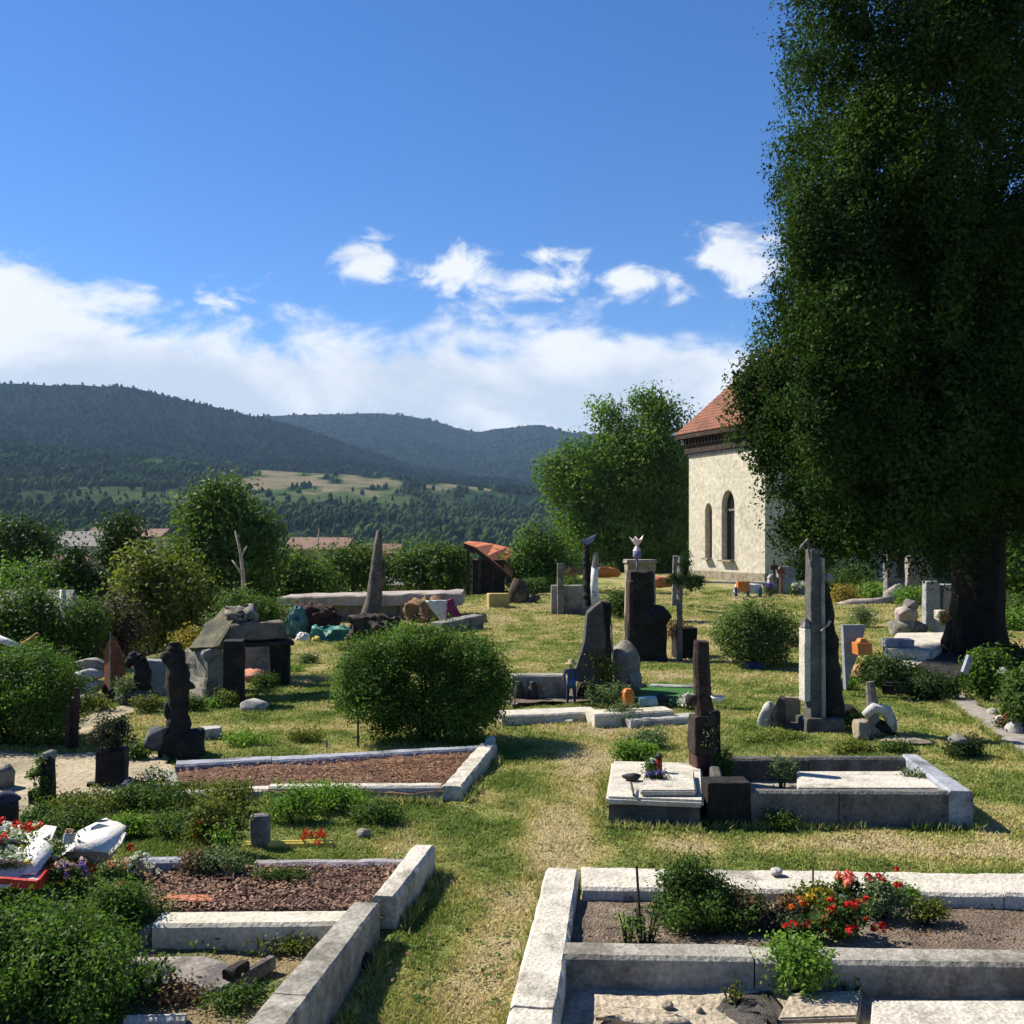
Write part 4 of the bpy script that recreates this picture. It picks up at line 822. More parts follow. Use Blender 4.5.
m = MB(); x, y, z = at(813, 893, .14); m.tube([(x, y, z - .1), (x, y, z + .17)], [.008, .006], 6); tag(m.build('iron_rod', IRON, None, loc=(x, y, z)), 'thin iron rod standing at the back kerb among white stones', 'rod')
# flowers
def flowers(name, label, px, py, z, w, h, leaf, petal, nb, r=.022, n=40, zfrac=(.6, 1.0), group='flowers on the pale double grave', per=40, size=.028):
    c = at(px, py, z); t, ells, C = shrub(name, label, 'flowers', c, w, w * .8, h, leaf, n, per, size, .035, group)
    pts = [(c[0] + random.gauss(0, .21) * w, c[1] + random.gauss(0, .17) * w - .03, c[2] + h * random.uniform(*zfrac)) for _ in range(nb)]
    blooms(t, pts, petal, r); return t
flowers('red_flowers', 'mass of deep red flowers spilling over the grey middle kerb', 838, 935, .14, .34, .20, L_MID, P_RED, 46, .022, zfrac=(.25, 1.05))
flowers('red_flowers', 'small low red flowers left of the deep red mass', 800, 938, .14, .2, .10, L_DARK, P_RED, 12, .016)
flowers('green_flowers', 'loose green clump with few red flowers behind the deep red mass', 885, 915, .14, .34, .24, L_GREY, P_RED, 7, .018, zfrac=(.8, 1.05))
flowers('yellow_flowers', 'yellow and orange flowers between white stones and red mass', 817, 915, .14, .26, .17, L_OLIVE, P_YEL, 16, .018)
flowers('orange_flowers', 'small orange flowers in dry leaves by the dark twigs', 793, 918, .14, .18, .11, L_BROWN, P_ORA, 9, .016)
shrub('low_shrub', 'small olive brown bush next to the bare soil', 'shrub', at(925, 922, .14), .22, .18, .13, L_OLIVE, 30, 40, .022, .03)
shrub('low_shrub', 'small bright bush behind the olive brown bush', 'shrub', at(905, 903, .14), .18, .14, .12, L_BRIGHT, 24, 36, .022, .03)
shrub('dark_twigs', 'black tangle of dead twigs between yellow flowers and dry shrub', 'twigs', at(775, 930, .14), .34, .22, .09, leafm('black_leaf', (.012, .010, .010), (.045, .036, .032), .1, 3), 50, 40, .022, .03)
x, y, z = at(846, 908, .14); t = thing('flower_pot', 'salmon pink flowers in a dark glazed pot', 'flower pot', (x, y, z)); m = MB(); m.lathe(x, y, [(.045, z - .01), (.06, z + .05), (.066, z + .10), (.058, z + .10), (.05, z + .07)], 18); m.build('pot', stone('pot_glaze', (.05, .09, .08), (.14, .19, .18), scale=12, bump=.2, rough=.3), t, True)
foliage('foliage', [(x, y, z + .13, .07, .07, .05)], 18, 30, .02, .025, L_MID, t); blooms(t, [(x + random.gauss(0, .035), y + random.gauss(0, .03), z + random.uniform(.16, .20)) for _ in range(22)], P_SAL, .02)
for i, (a, b, r, lab) in enumerate(((748, 888, .045, 'grey round stone behind the dry twiggy shrub'), (757, 890, .028, 'white stone beside the grey round stone'), (772, 888, .035, 'broken white stone next to the back kerb'), (792, 890, .03, 'pale pebble between broken white stone and iron rod'), (784, 905, .05, 'dark flat stone under the dead twigs'), (806, 895, .03, 'white stone at the foot of the iron rod'), (777, 875, .04, 'chalky lump crumbling on top of the back kerb'))):
    zz = .14 if i != 6 else .215; lump([GREY_ST, WHITE_ST, WHITE_ST, LICHEN, DARK_ST, WHITE_ST, WHITE_ST][i], 'stone', lab, 'stone', at(a, b, zz), (r * 1.2, r, r * .7), .35, i * 2.1 + .3, 'stones at the back of the pale double grave', 2)
m = MB(); a, b = at(793, 900, .15), at(806, 922, .14); m.tube([a[:2] + (.17,), b[:2] + (.16,)], [.018, .016], 6); tag(m.build('stone_strip', WHITE_ST, None, loc=a), 'narrow pale stone strip lying among dry twigs', 'stone strip')
shrub('weed', 'bright green leafy weed leaning over the grey middle kerb', 'plant', at(797, 990, .06), .36, .28, .30, L_BRIGHT, 60, 50, .026, .045)
stemplant('weed', 'thin pale weed at the edge of the grey rubble', 'plant', at(733, 1003, .06), .13, .07, L_OLIVE, 8, 14, .026)
stemplant('weed', 'flat trailing weed creeping along the cracked slab edge', 'plant', at(850, 985, .07), .06, .14, L_MID, 12, 14, .026)

# B: middle grave with dark block
zB = .25; t = thing('tomb_slab', 'low pale grey tomb slab with moulded edge beside the dark square block', 'tomb', (*PZ(655, 800, zB), 0))
p = [PZ(606, 796, zB), PZ(704, 800, zB), PZ(702, 762, zB), PZ(612, 760, zB)]
m = MB(); m.prism([(p[0][0] + .03, p[0][1] + .05), (p[1][0] - .02, p[1][1] + .05), (p[2][0] - .02, p[2][1] - .02), (p[3][0] + .03, p[3][1] - .02)], -.1, zB - .075, .01, .008); m.build('base', CONC_D, t)
m = MB(); m.prism(p, zB - .07, zB - .005, .02, .004); m.build('slab', CONC, t)
m = MB(); m.prism([PZ(640, 790, zB + .05), PZ(696, 790, zB + .05), PZ(694, 771, zB + .05), PZ(646, 771, zB + .05)], zB, zB + .05, .012, .004); m.build('raised_panel', CONC, t)
EXCL.append([(p[0][0] - .03, p[0][1] - .05), (p[1][0], p[1][1] - .05), p[2], (p[3][0] - .02, p[3][1] + .05)])
zK = .30; t = thing('kerbed_grave', 'dark kerbed grave with pale inner slab and bluish end kerb', 'grave', (*PZ(845, 800, zK), 0))
fl, fr_ = PZ(722, 789, zK), PZ(952, 790, zK); bl2, br2 = PZ(712, 757, zK), PZ(914, 757, zK)
kerb(t, fl, fr_, .10, .10, zK, stone('kerb_mid_grey', (.10, .095, .085), (.19, .18, .16), (.06, .056, .05), 4, .7), noise=.005); kerb(t, (bl2[0], bl2[1] + .02), (br2[0] - .1, br2[1] + .02), .14, .12, zK - .004, CONC_D, noise=.012)
kerb(t, (br2[0] + .0, br2[1] + .1), (fr_[0] + .05, fr_[1] - .06), .16, .2, zK + .006, BLUE_ST, noise=.003, label='bluish smooth end kerb')
kerb(t, (fl[0], fl[1] + .06), (bl2[0], bl2[1] - .07), .1, .1, zK - .01, CONC_D)
bed([(fl[0], fl[1]), (fr_[0], fr_[1]), (br2[0], br2[1]), (bl2[0], bl2[1])], .07, CONC_G, t, .02, 'soil')
m = MB(); m.prism([PZ(797, 788, .26), PZ(952, 788, .26), PZ(942, 771, .26), PZ(797, 771, .26)], .05, .26, .012, .003); m.build('inner_slab', CONC, t, label='pale inner slab')
EXCL.append([(fl[0] - .1, fl[1] - .07), (fr_[0] + .18, fr_[1] - .1), (br2[0] + .12, br2[1] + .12), (bl2[0] - .1, bl2[1] + .12)])
x, y = PZ(729, 827, 0); m = MB(); m.box(x, y + .12, -.08, .38, .24, .45, .03, .98, .006, 5, .015); tag(m.build('stone_block', DARK_ST, None, loc=(x, y, 0)), 'plain black square stone block at the foot of the burnt looking post', 'block')
shrub('low_shrub', 'dense low green bush beside the black square block', 'shrub', at(778, 828, 0), .36, .2, .14, L_MID, 46, 44, .022, .035)
shrub('weed', 'green weeds growing in the corner of the dark kerbed grave', 'plant', at(782, 785, .1), .26, .2, .28, L_GREY, 40, 36, .026, .04)
shrub('weed', 'small grey green weed tuft on the pale inner slab', 'plant', at(914, 783, .2), .3, .16, .12, L_GREY, 20, 30, .022, .03)
# burnt post
x, y = PZ(703, 786, .05); t = thing('wooden_post', 'burnt looking dark wooden post with a broken top and pale dried plant', 'post', (x, y, 0))
m = MB(); m.tube([(x + .03, y, ZA(725, y)), (x + .005, y, ZA(700, y)), (x - .02, y, ZA(660, y)), (x - .015, y, ZA(641, y))], [.10, .082, .078, .07], 12, .012, 6); m.build('upper_log', WOOD_D, t)
m = MB(); m.box(x, y, -.1, .21, .20, ZA(752, y) + .1, .2, 1.05, .012, 6, .014); m.build('lower_post', stone('maroon_wood', (.035, .016, .014), (.085, .038, .034), (.10, .06, .05), 7, .8), t)
m = MB(); m.box(x + .08, y + .05, -.1, .20, .2, ZA(706, y) + .05, -.1, .85, .012, 6, .02); m.build('rear_post', DARK_ST, t)
m = MB(); m.box(x - .01, y - .02, ZA(752, y) + .003, .23, .23, ZA(715, y) - ZA(752, y), .15, .9, .012, 5, .016); m.build('collar', WOOD_D, t)
stemplant('dried_plant', 'pale green dried plant hung on the burnt looking post', 'plant', (x + .03, y - .17, ZA(745, y)), .42, .08, L_GREY, 10, 16, .04, aspect=.25)
m = MB(); c = (x + .11, y - .16, ZA(700, y)); m.lathe(c[0], c[1], [(.012, c[2]), (.05, c[2] + .035), (.07, c[2] + .06), (.055, c[2] + .055), (.01, c[2] + .03)], 14); tag(m.build('white_cup', WHITE, None, True, loc=c), 'white cup fixed on the side of the burnt looking post', 'cup')
m = MB(); c = (x - .13, y - .1, ZA(704, y)); m.lathe(c[0], c[1], [(.045, c[2]), (.06, c[2] + .05), (.05, c[2] + .10), (.03, c[2] + .10)], 12); tag(m.build('grave_lantern', WOOD_D, None, True, loc=c), 'small dark round lantern on the burnt looking post', 'lantern')
shrub('creeper', 'green creeper climbing the foot of the burnt looking post', 'creeper', (x + .17, y - .08, .02), .24, .16, .46, L_BUSH, 50, 40, .024, .035)
# things on the tomb slab
shrub('leafy_plant', 'bright green leafy clump at the back of the pale tomb slab', 'plant', at(637, 770, .05), .50, .35, .30, L_BRIGHT, 80, 50, .03, .045)
shrub('leafy_plant', 'grey green flowering clump behind the bright leafy clump', 'plant', at(648, 748, 0), .50, .35, .22, L_GREY, 60, 44, .03, .05)
x, y, z = at(659, 772, .30); t = thing('grave_lantern', 'red glass grave lantern standing on the pale tomb slab', 'lantern', (x, y, z)); m = MB(); m.lathe(x, y, [(.026, z), (.03, z + .02), (.03, z + .11), (.02, z + .125)], 14); m.build('glass', stone('red_glass', (.18, .015, .012), (.28, .03, .02), scale=9, bump=.1, rough=.2), t, True); m = MB(); m.lathe(x, y, [(.034, z + .126), (.034, z + .145), (.012, z + .17)], 14); m.build('lid', IRON, t, True)
flowers('blue_flowers', 'dark blue violet flowers beside the red grave lantern', 655, 783, .25, .16, .11, L_DARK, P_PUR, 14, .016, 20, group='small flowers on the tomb slab'); flowers('white_flowers', 'tiny white flowers touching the red grave lantern', 652, 772, .29, .10, .12, L_MID, P_WHI, 8, .014, 14, group='small flowers on the tomb slab')
m = MB(); x, y, z = at(632, 780, .25); m.rock((x, y, z + .03), (.09, .05, .035), .3, 2, 2, 4.); tag(m.build('dark_bowl', IRON, None, True, loc=(x, y, z)), 'dark flattened bowl on the edge of the pale tomb slab', 'bowl')
m = MB(); x, y, z = at(634, 797, .252); m.tube([(x, y, z + .012), (x + .01, y + .28, z + .05)], [.012, .01], 6); tag(m.build('iron_bar', IRON, None, loc=(x, y, z)), 'rusty bar lying across the pale tomb slab', 'bar')

# C: long bed across the path's west side
zC = .125; t = thing('long_grave', 'long grave bed of reddish earth with pale kerbs and a chipped corner', 'grave', (*PZ(330, 770, zC), 0))
a, b = PZ(176, 763, zC), PZ(483, 746, zC); kerb(t, a, b, .22, .16, zC, BLUE_ST, noise=.008, label='bluish weathered back kerb')
r1, r2 = PZ(486, 745, zC), PZ(452, 787, zC); kerb(t, (r1[0] + .03, r1[1] + .06), r2, .18, .2, zC + .015, CONC, noise=.014)
f1, f2 = PZ(270, 785, zC), PZ(448, 784, zC); kerb(t, f1, (f2[0] - .06, f2[1]), .14, .14, zC, CONC, noise=.006)
g1 = PZ(176, 788, zC); kerb(t, g1, (f1[0] - .01, f1[1]), .15, .15, zC - .02, CONC_W, noise=.01, label='fluted whitish kerb piece')
for k in range(15):
    q = Vector(g1).lerp(Vector(f1), .36 + .6 * k / 15); m = MB(); m.box(q.x, q.y - .085, .0, .02, .03, zC - .03, 0, 1, .005); m.build('fluting', CONC_W, t)
bed([a, b, (r2[0] + .05, r2[1]), (g1[0] - .05, g1[1])], .08, SOIL_R, t, .04, 'soil'); kerb(t, (a[0] - .02, a[1] - .13), (g1[0] - .02, g1[1] + .09), .12, .12, zC - .03, CONC_G)
m = MB(); m.rock((r1[0] + .05, r1[1] + .12, zC + .02), (.07, .07, .06), .4, 2, 2, 3); m.build('corner_lump', WHITE_ST, t)
EXCL.append([(g1[0] - .15, g1[1] - .1), (r2[0] + .12, r2[1] - .1), (r1[0] + .15, r1[1] + .1), (a[0] - .1, a[1] + .12)])
# D: leaf litter bed with broken kerb ; E: nearest bed with high wall
zD = .20; t = thing('leafy_grave', 'grave bed covered with brown leaf litter and ending in a broken kerb', 'grave', (*PZ(290, 880, zD), 0))
r1, r2 = PZ(424, 845, zD), PZ(384, 896, zD); kerb(t, r1, r2, .17, .16, zD, CONC, noise=.010, bev=.025, label='pale chipped side kerb')
b1, b2 = PZ(255, 854, zD), PZ(410, 853, zD); kerb(t, b1, b2, .10, .10, zD - .05, stone('mauve_stone', (.19, .17, .175), (.32, .29, .30), scale=6, bump=.4), noise=.01)
b3, b4 = PZ(138, 858, zD), PZ(204, 858, zD); kerb(t, b3, b4, .10, .10, zD, BLUE_ST, label='smooth grey back kerb')
w1, w2 = PZ(158, 916, zD), PZ(366, 914, zD); kerb(t, w1, w2, .21, .2, zD - .01, CONC_W, noise=.004, label='cream painted front kerb')
w0 = PZ(120, 914, zD - .05); kerb(t, w0, (w1[0] - .01, w1[1] + .03), .16, .16, zD - .06, WHITE_ST)
bed([(b3[0] - .1, b3[1]), (r1[0], r1[1] - .02), (w2[0], w2[1]), (w0[0] - .1, w0[1])], .10, LITTER, t, .05, 'leaf_litter', .05)
m = MB(); x, y = PZ(190, 897, .14); m.box(x, y, .02, .32, .12, .12, 0, 1, .012, 2, .004); m.build('terracotta_edging', TERRA, t)
EXCL.append([(w0[0] - .2, w0[1] - .2), (w2[0] + .1, w2[1] - .1), (r1[0] + .1, r1[1] + .05), (b3[0] - .2, b3[1] + .1)])
zE = .34; t = thing('walled_grave', 'sunken weedy grave behind a high weathered concrete wall kerb', 'grave', (*PZ(250, 960, .1), 0))
h1, h2 = PZ(366, 899, zE - .1), PZ(204, 1100, zE); kerb(t, h1, h2, .17, .20, zE, CONC_G, noise=.006, bev=.015, za=(zE - .12, zE), z0=-.15)
EXCL.append([(h1[0] + .12, h1[1] + .05), (h2[0] + .14, 3), (-3.5, 3), (w0[0] - .2, w1[1])])
bed([(w0[0] - .3, w0[1] - .08), (h1[0], h1[1] - .1), h2, (-2.6, h2[1])], .035, stone('weedy_soil', (.17, .125, .06), (.29, .225, .12), (.10, .12, .04), 4.5, 1, spot=.1, dist=.04), t, .03, 'soil')
lp = [PZ(a, b, .07) for a, b in ((122, 958), (205, 956), (236, 966), (226, 984), (205, 996), (120, 994))]
m = MB(); m.prism(lp, .0, .075, .01, .004); tag(m.build('sunken_slab', stone('slab_mauve', (.20, .17, .15), (.32, .28, .25), (.10, .09, .085), 5, .5), None, loc=(*lp[0], .03)), 'greyish brown slab sunk in the weeds of the walled grave', 'slab')
m = MB(); a, b = PZ(218, 990, .1), PZ(272, 958, .1); m.beam(a, b, .05, .055, .045, .115, .006, .01, .08); tag(m.build('old_plank', WOOD_G, None, loc=(*a, .05)), 'grey weathered plank lying beside the sunken slab', 'plank')
m = MB(); a, b = PZ(228, 980, .12), PZ(246, 968, .12); m.beam(a, b, .07, .06, .118, .17, .01, .012, .05); tag(m.build('old_plank', WOOD_D, None, loc=(*a, .12)), 'short dark block lying on the grey weathered plank', 'block')
m = MB(); a, b = PZ(125, 1018, .07), PZ(186, 1016, .07); m.beam(a, b, .05, .05, .02, .08, .004); tag(m.build('white_edging', WHITE_ST, None, loc=(*a, .04)), 'low white edging strip below the white flowered weed', 'edging')
lump(DARK_ST, 'stone', 'dark lump added in place of shade at the foot of the high wall kerb', 'stone', at(362, 966, 0), (.09, .07, .035), .4, 5.5, None, 2)  # dark lump stands in for the shadowed hole beside the kerb
for i, (a, b, l) in enumerate(((243, 990, 'pale stone flake near the grey weathered plank'), (222, 1004, 'white flat stone in dry grass before the sunken slab'))): lump(LICHEN, 'stone', l, 'stone', at(a, b, .06), (.045, .035, .02), .4, i * 4 + 2.7, 'stone flakes in the walled grave', 2)
for i, (a, b, w, h, mt, l) in enumerate(((140, 935, .42, .22, L_MID, 'low green clump at the end of the cream painted kerb'), (215, 945, .8, .06, L_OLIVE, 'thin dry weeds along the cream painted kerb'), (290, 950, .35, .06, L_OLIVE, 'sparse weeds inside the corner of the high wall kerb'), (240, 1008, .4, .09, L_MID, 'green weeds in front of the grey weathered plank'), (170, 1000, .35, .06, L_BROWN, 'mat of dry brown weeds before the sunken slab'))):
    shrub('weed_clump', l, 'weeds', at(a, b, .04), w, w * .5, h, mt, 40, 30, .022, .04, 'weeds in the walled grave')
flowers('white_flowers', 'white flowered weed beside the big leafy bush', 157, 992, .05, .22, .14, L_MID, P_WHI, 8, .02, 30, group='weeds in the walled grave')
# big bush at the camera's left
c = at(70, 1035, .0); Y0 = 5.05; x0 = XA(60, Y0); shrub('leafy_bush', 'big leafy green bush beside the walled grave', 'bush', (x0, Y0, 0), 1.0, .8, .6, L_TREE, 420, 130, .024, .07, ells=[(XA(55, Y0), Y0, .16, .34, .32, .36), (XA(0, Y0), Y0 + .05, .20, .36, .3, .34), (XA(-60, Y0), Y0, .18, .36, .32, .34), (XA(108, Y0), Y0 - .05, .10, .18, .2, .26), (XA(40, Y0 + .3), Y0 + .35, .22, .3, .22, .22), (XA(100, Y0 + .3), Y0 + .35, .22, .14, .16, .14)], shell=.4)
c = (XA(118, 5.9), 5.9); shrub('leafy_bush', 'smaller leafy bush between flower bed and big bush', 'bush', (c[0], c[1], .0), .36, .3, .40, L_TREE, 130, 80, .021, .045)

# ------------------------------------------------------------------ flower bed west of the path
def atg(px, py): return G(px, py)
for i, (px, py, w, h, mt, l) in enumerate((
        (95, 812, .8, .18, L_OLIVE, 'olive green ground plants beside the sandy path'), (150, 808, .8, .20, L_MID, 'mid green ground plants in front of the black ribboned wreath'), (128, 838, .35, .16, L_BRIGHT, 'bright green leafy plant behind the white flower bunch'),
        (180, 835, .7, .16, L_MID, 'low green plants behind the smooth grey kerb'), (232, 815, .45, .30, L_OLIVE, 'yellow green bushy plant behind the orange flowers'), (292, 822, .55, .32, L_BRIGHT, 'bright green bush just behind the red poppies'),
        (335, 812, .6, .26, L_BRIGHT, 'light green bush next to the bright green one by the poppies'), (375, 822, .55, .16, L_MID, 'low weeds trailing out of the flower bed into the lawn'), (205, 800, .7, .14, L_OLIVE, 'sparse weeds below the fluted whitish kerb'),
        (75, 838, .5, .25, L_MID, 'green bush behind the white paper cone'), (40, 832, .35, .22, L_MID, 'green plant at the foot of the dark rounded headstone'))):
    c = atg(px, py); shrub('garden_plant', l, 'plant', c, w, w * .6, h, mt, int(80 * w) + 30, 44, .026, .045, 'green plants in the flower bed')
c = atg(215, 858); t, e_, C_ = shrub('orange_flowers', 'tall orange and green flower clump in front of the grey stone', 'flowers', c, .42, .3, .46, L_OLIVE, 110, 44, .028, .045); blooms(t, [(c[0] + random.gauss(-.02, .10), c[1] - random.uniform(0, .12), c[2] + random.uniform(.14, .32)) for _ in range(16)], P_ORA, .022)
c = atg(240, 870); stemplant('spiky_plant', 'spiky light green plant in the leaf litter bed', 'plant', (c[0] - .12, c[1], .12), .28, .16, L_BRIGHT, 16, 24, .035)
c = atg(225, 890); shrub('dry_plant', 'greyish dry plant tuft on the brown leaf litter', 'plant', (c[0], c[1], .12), .42, .3, .15, L_GREY, 50, 36, .022, .04)
c = atg(205, 893); shrub('dry_plant', 'brown withered plant heap beside the greyish dry tuft', 'plant', (c[0] - .1, c[1] + .1, .12), .36, .26, .14, L_BROWN, 46, 36, .022, .04)
c = atg(285, 905); shrub('low_shrub', 'low green weeds along the cream kerb in the leaf bed', 'weeds', (c[0], c[1] + .1, .12), .5, .12, .07, L_MID, 36, 30, .02, .03)
x, y, z = atg(260, 848); m = MB(); m.box(x, y, z - .1, .16, .10, .36, .15, .95, .010, 6, .03); tag(m.build('grave_stone', GREY_ST, None, loc=(x, y, z)), 'small rough grey stone upright among green plants', 'gravestone')
t, tips = stemplant('poppies', 'red poppies in front of the bright green bush', 'flowers', atg(313, 846), .16, .14, L_BRIGHT, 9, 12, .028); blooms(t, [(q.x * .7 + atg(313, 846)[0] * .3, q.y, q.z - .02) for q in tips], P_RED, .03)
m = MB(); a, b = atg(246, 848), atg(332, 847); m.beam(a, b, .05, .05, a[2] - .05, a[2] + .05, .004); tag(m.build('yellow_edging', YELLOW, None, loc=a), 'thin yellow edging board behind the leaf litter bed', 'edging')
m = MB(); m.rock((*atg(364, 838)[:2], .04), (.06, .05, .035), .35, 2, 2, 1.3); tag(m.build('stone', LICHEN, None, True, loc=atg(364, 838)), 'pale round stone in the lawn near the broken kerb', 'stone')
# wreaths and bouquets
def bouquet(name, label, c, w, h, petals, n, wrap=None, ribbon=None, leaf=L_MID, cat='bouquet', group='bouquets and wreaths beside the flower bed'):
    t = thing(name, label, cat, c, group); foliage('foliage', [(c[0], c[1], c[2] + h * .55, w * .5, w * .4, h * .45)], 30, 26, .03, .026, leaf, t)
    if wrap:
        m = MB(); k = 16; top = [(c[0] + math.cos(a) * w * .60 * (1 + .2 * math.sin(a * 5)), c[1] + math.sin(a) * w * .45, c[2] + h * (.72 + .2 * math.sin(a * 3))) for a in np.arange(k) * 2 * math.pi / k]; bot = [(c[0] + math.cos(a) * .03, c[1] + math.sin(a) * .03, c[2]) for a in np.arange(k) * 2 * math.pi / k]
        tv = [m.bm.verts.new(p) for p in top]; bv = [m.bm.verts.new(p) for p in bot]; ti = [m.bm.verts.new((p[0] * .97 + c[0] * .03, p[1] * .97 + c[1] * .03, p[2])) for p in top]; bi = [m.bm.verts.new((p[0], p[1], p[2] + .03)) for p in bot]
        for i in range(k):
            j = (i + 1) % k; m.bm.faces.new((bv[i], bv[j], tv[j], tv[i])); m.bm.faces.new((bi[j], bi[i], ti[i], ti[j])); m.bm.faces.new((tv[i], tv[j], ti[j], ti[i]))
        m.bm.faces.new(list(reversed(bv))); m.bm.faces.new(bi); m._noise(m.bm.verts, .012, 14); m.build('wrapping', wrap, t)
    if ribbon:
        m = MB(); q = [(c[0] - w * .5, c[1] - w * .36, c[2] + .02), (c[0] - w * .1, c[1] - w * .42, c[2] + h * .4), (c[0] + w * .3, c[1] - w * .4, c[2] + h * .3), (c[0] + w * .55, c[1] - w * .3, c[2] + .03)]; m.tube(q, [.022, .03, .03, .02], 6, .01, 12); m.build('ribbon', ribbon, t)
    for pt, nn, r in petals: blooms(t, [(c[0] + random.gauss(0, w * .24), c[1] + random.gauss(0, w * .17), c[2] + h * random.uniform(.55, 1.05)) for _ in range(nn)], pt, r)
    return t
Yb = 6.9
def fl(px, py, Y, dz=0): return (XA(px, Y), Y, max(ZA(py, Y), .02) + dz)
# tray of paper flowers with a red rim, propped on the plants
t = thing('flower_tray', 'red rimmed tray heaped with white paper flowers beside the flower bed', 'flower tray', (*fl(20, 890, 6.5)[:2], .1))
Y = 6.5; z = .22; m = MB(); pts = [fl(-60, 885, Y)[:2], (XA(38, 6.35), 6.35), (XA(62, 6.95), 6.95), (XA(-60, 6.95), 6.95)]; m.prism(pts, z - .03, z, .006); m.build('tray_base', WHITE, t)
for a, b in zip(pts, pts[1:] + pts[:1]): m = MB(); m.beam(a, b, .022, .022, z - .035, z + .022, .003, .006); m.build('tray_rim', RED, t)
for px, Y, w, h, pe, wr, rb, lab in ((12, 6.62, .34, .13, [(P_WHI, 14, .035), (P_YEL, 3, .02)], WHITE, None, 'white paper bouquet at the middle of the red rimmed tray'), (48, 6.75, .26, .12, [(P_WHI, 10, .035)], WHITE, None, 'cream paper bouquet at the corner of the red rimmed tray'), (15, 6.9, .40, .20, [(P_WHI, 12, .04), (P_RED, 6, .03)], WHITE, RED, 'white bouquet with a red bow behind the paper bouquets'), (-20, 6.75, .36, .18, [(P_RED, 8, .035), (P_WHI, 8, .035)], WHITE, RED, 'red and white bouquet at the outer side of the tray')):
    bouquet('bouquet', lab, (XA(px, Y), Y, .222), w, h, pe, 0, wr, rb)
x, y, z = XA(22, 7.2), 7.2, gz(XA(22, 7.2), 7.2); bouquet('bouquet', 'white wrapped bouquet with red blooms standing behind the tray', (x, y, z), .36, .34, [(P_RED, 6, .04), (P_WHI, 8, .035)], 0, WHITE, None)
x, y = XA(92, 7.05), 7.05; bouquet('bouquet', 'white paper cone of flowers tied with red ribbon leaning among plants', (x, y, gz(x, y) + .02), .34, .32, [(P_WHI, 8, .035), (P_RED, 5, .03), (P_PIN, 5, .025)], 0, WHITE, RED)
x, y = XA(131, 6.75), 6.75; bouquet('bouquet', 'small white and pink flower bunch with red wrap beside the smooth grey kerb', (x, y, gz(x, y) + .02), .24, .24, [(P_WHI, 16, .022), (P_PIN, 6, .02)], 0, None, RED)
x, y = XA(70, 6.6), 6.6; bouquet('bouquet', 'pale lilac and white flower bunch between tray and paper cone', (x, y, .05), .26, .22, [(P_PUR, 8, .022), (P_PIN, 10, .024)], 0)
x, y = XA(112, 6.3), 6.3; bouquet('bouquet', 'single pink flower bunch over the leafy bush', (x, y, .24), .14, .13, [(P_PIN, 5, .03), (P_SAL, 3, .03)], 0)
x, y, z = atg(155, 797); t = bouquet('wreath', 'white flowered wreath with black ribbon at the foot of the carved dark monument', (x, y, z), .34, .26, [(P_WHI, 14, .03)], 0, None, NAVY, L_DARK, 'wreath')
crumple('ribbon', 'black mourning ribbon spread over the green plants by the wreath', 'ribbon', [(x - .28, y - .1, z + .13), (x - .02, y - .14, z + .08), (x - .02, y + .02, z + .10), (x - .26, y + .03, z + .17)], .01, NAVY, (x, y, z), .02)

for i, (px, py, Y, w, l) in enumerate(((25, 868, 6.55, .26, 'crumpled white wrapping paper beside the cream paper bouquet'), (2, 882, 6.45, .24, 'crumpled white wrapping paper at the front rim of the red tray'), (95, 845, 6.9, .30, 'folded white wrapping paper leaning on the paper cone'))):
    c = (XA(px, Y), Y, ZA(py, Y)); pts = [(c[0] - w * .55, Y - .05, c[2] - .04), (c[0] + w * .4, Y - .08, c[2] - .02), (c[0] + w * .55, Y + .12, c[2] + .08), (c[0] + .02, Y + .16, c[2] + .13), (c[0] - w * .5, Y + .10, c[2] + .06)]
    crumple('wrapping_paper', l, 'paper', pts, .008, WHITE, (c[0], Y, max(c[2] - .06, .02)), .022, 'wrapping papers of the bouquets')

# ------------------------------------------------------------------ stones and monuments on the west side
def base(px, py): return G(px, py)
x, y, z = base(180, 757); t = thing('monument', 'tall dark carved monument like a hooded figure on a rough base', 'monument', (x, y, z)); sc = y / F
m = MB(); m.box(x + 2 * sc, y, z - .1, 44 * sc, 30 * sc, 26 * sc + .1, .1, .85, .03, 6, .04); m.build('base', DARK_ST, t, True)
m = MB(); m.rag([(x - 2 * sc, y, z + 18 * sc), (x - 1 * sc, y, z + 50 * sc), (x - 3 * sc, y, z + 86 * sc), (x - 5 * sc, y, z + 104 * sc), (x - 6 * sc, y, z + 114 * sc)], [13 * sc, 10.5 * sc, 11.5 * sc, 8 * sc, 6 * sc], .024, 18, 26, 3); m.build('shaft', DARK_ST, t, True)
for q_, r_, sd_ in (((x - 13 * sc, y - .04, z + 100 * sc), (.06, .06, .07), 2), ((x + 9 * sc, y - .04, z + 72 * sc), (.08, .07, .05), 5), ((x - 12 * sc, y - .03, z + 46 * sc), (.05, .05, .09), 8)): m = MB(); m.rock(q_, r_, .3, 2, 2, sd_); m.build('carving', DARK_ST, t, True)
m = MB(); m.rock((x - 20 * sc, y - .1, z + 20 * sc), (.13, .12, .14), .35, 2, 3, 8); tag(m.build('rough_stone', stone('speckled_stone', (.05, .05, .05), (.14, .14, .145), (.30, .29, .28), 12, .8, spot=-.1), None, True, loc=(x - 20 * sc, y - .1, z)), 'rough speckled stone leaning on the base of the carved dark monument', 'stone')
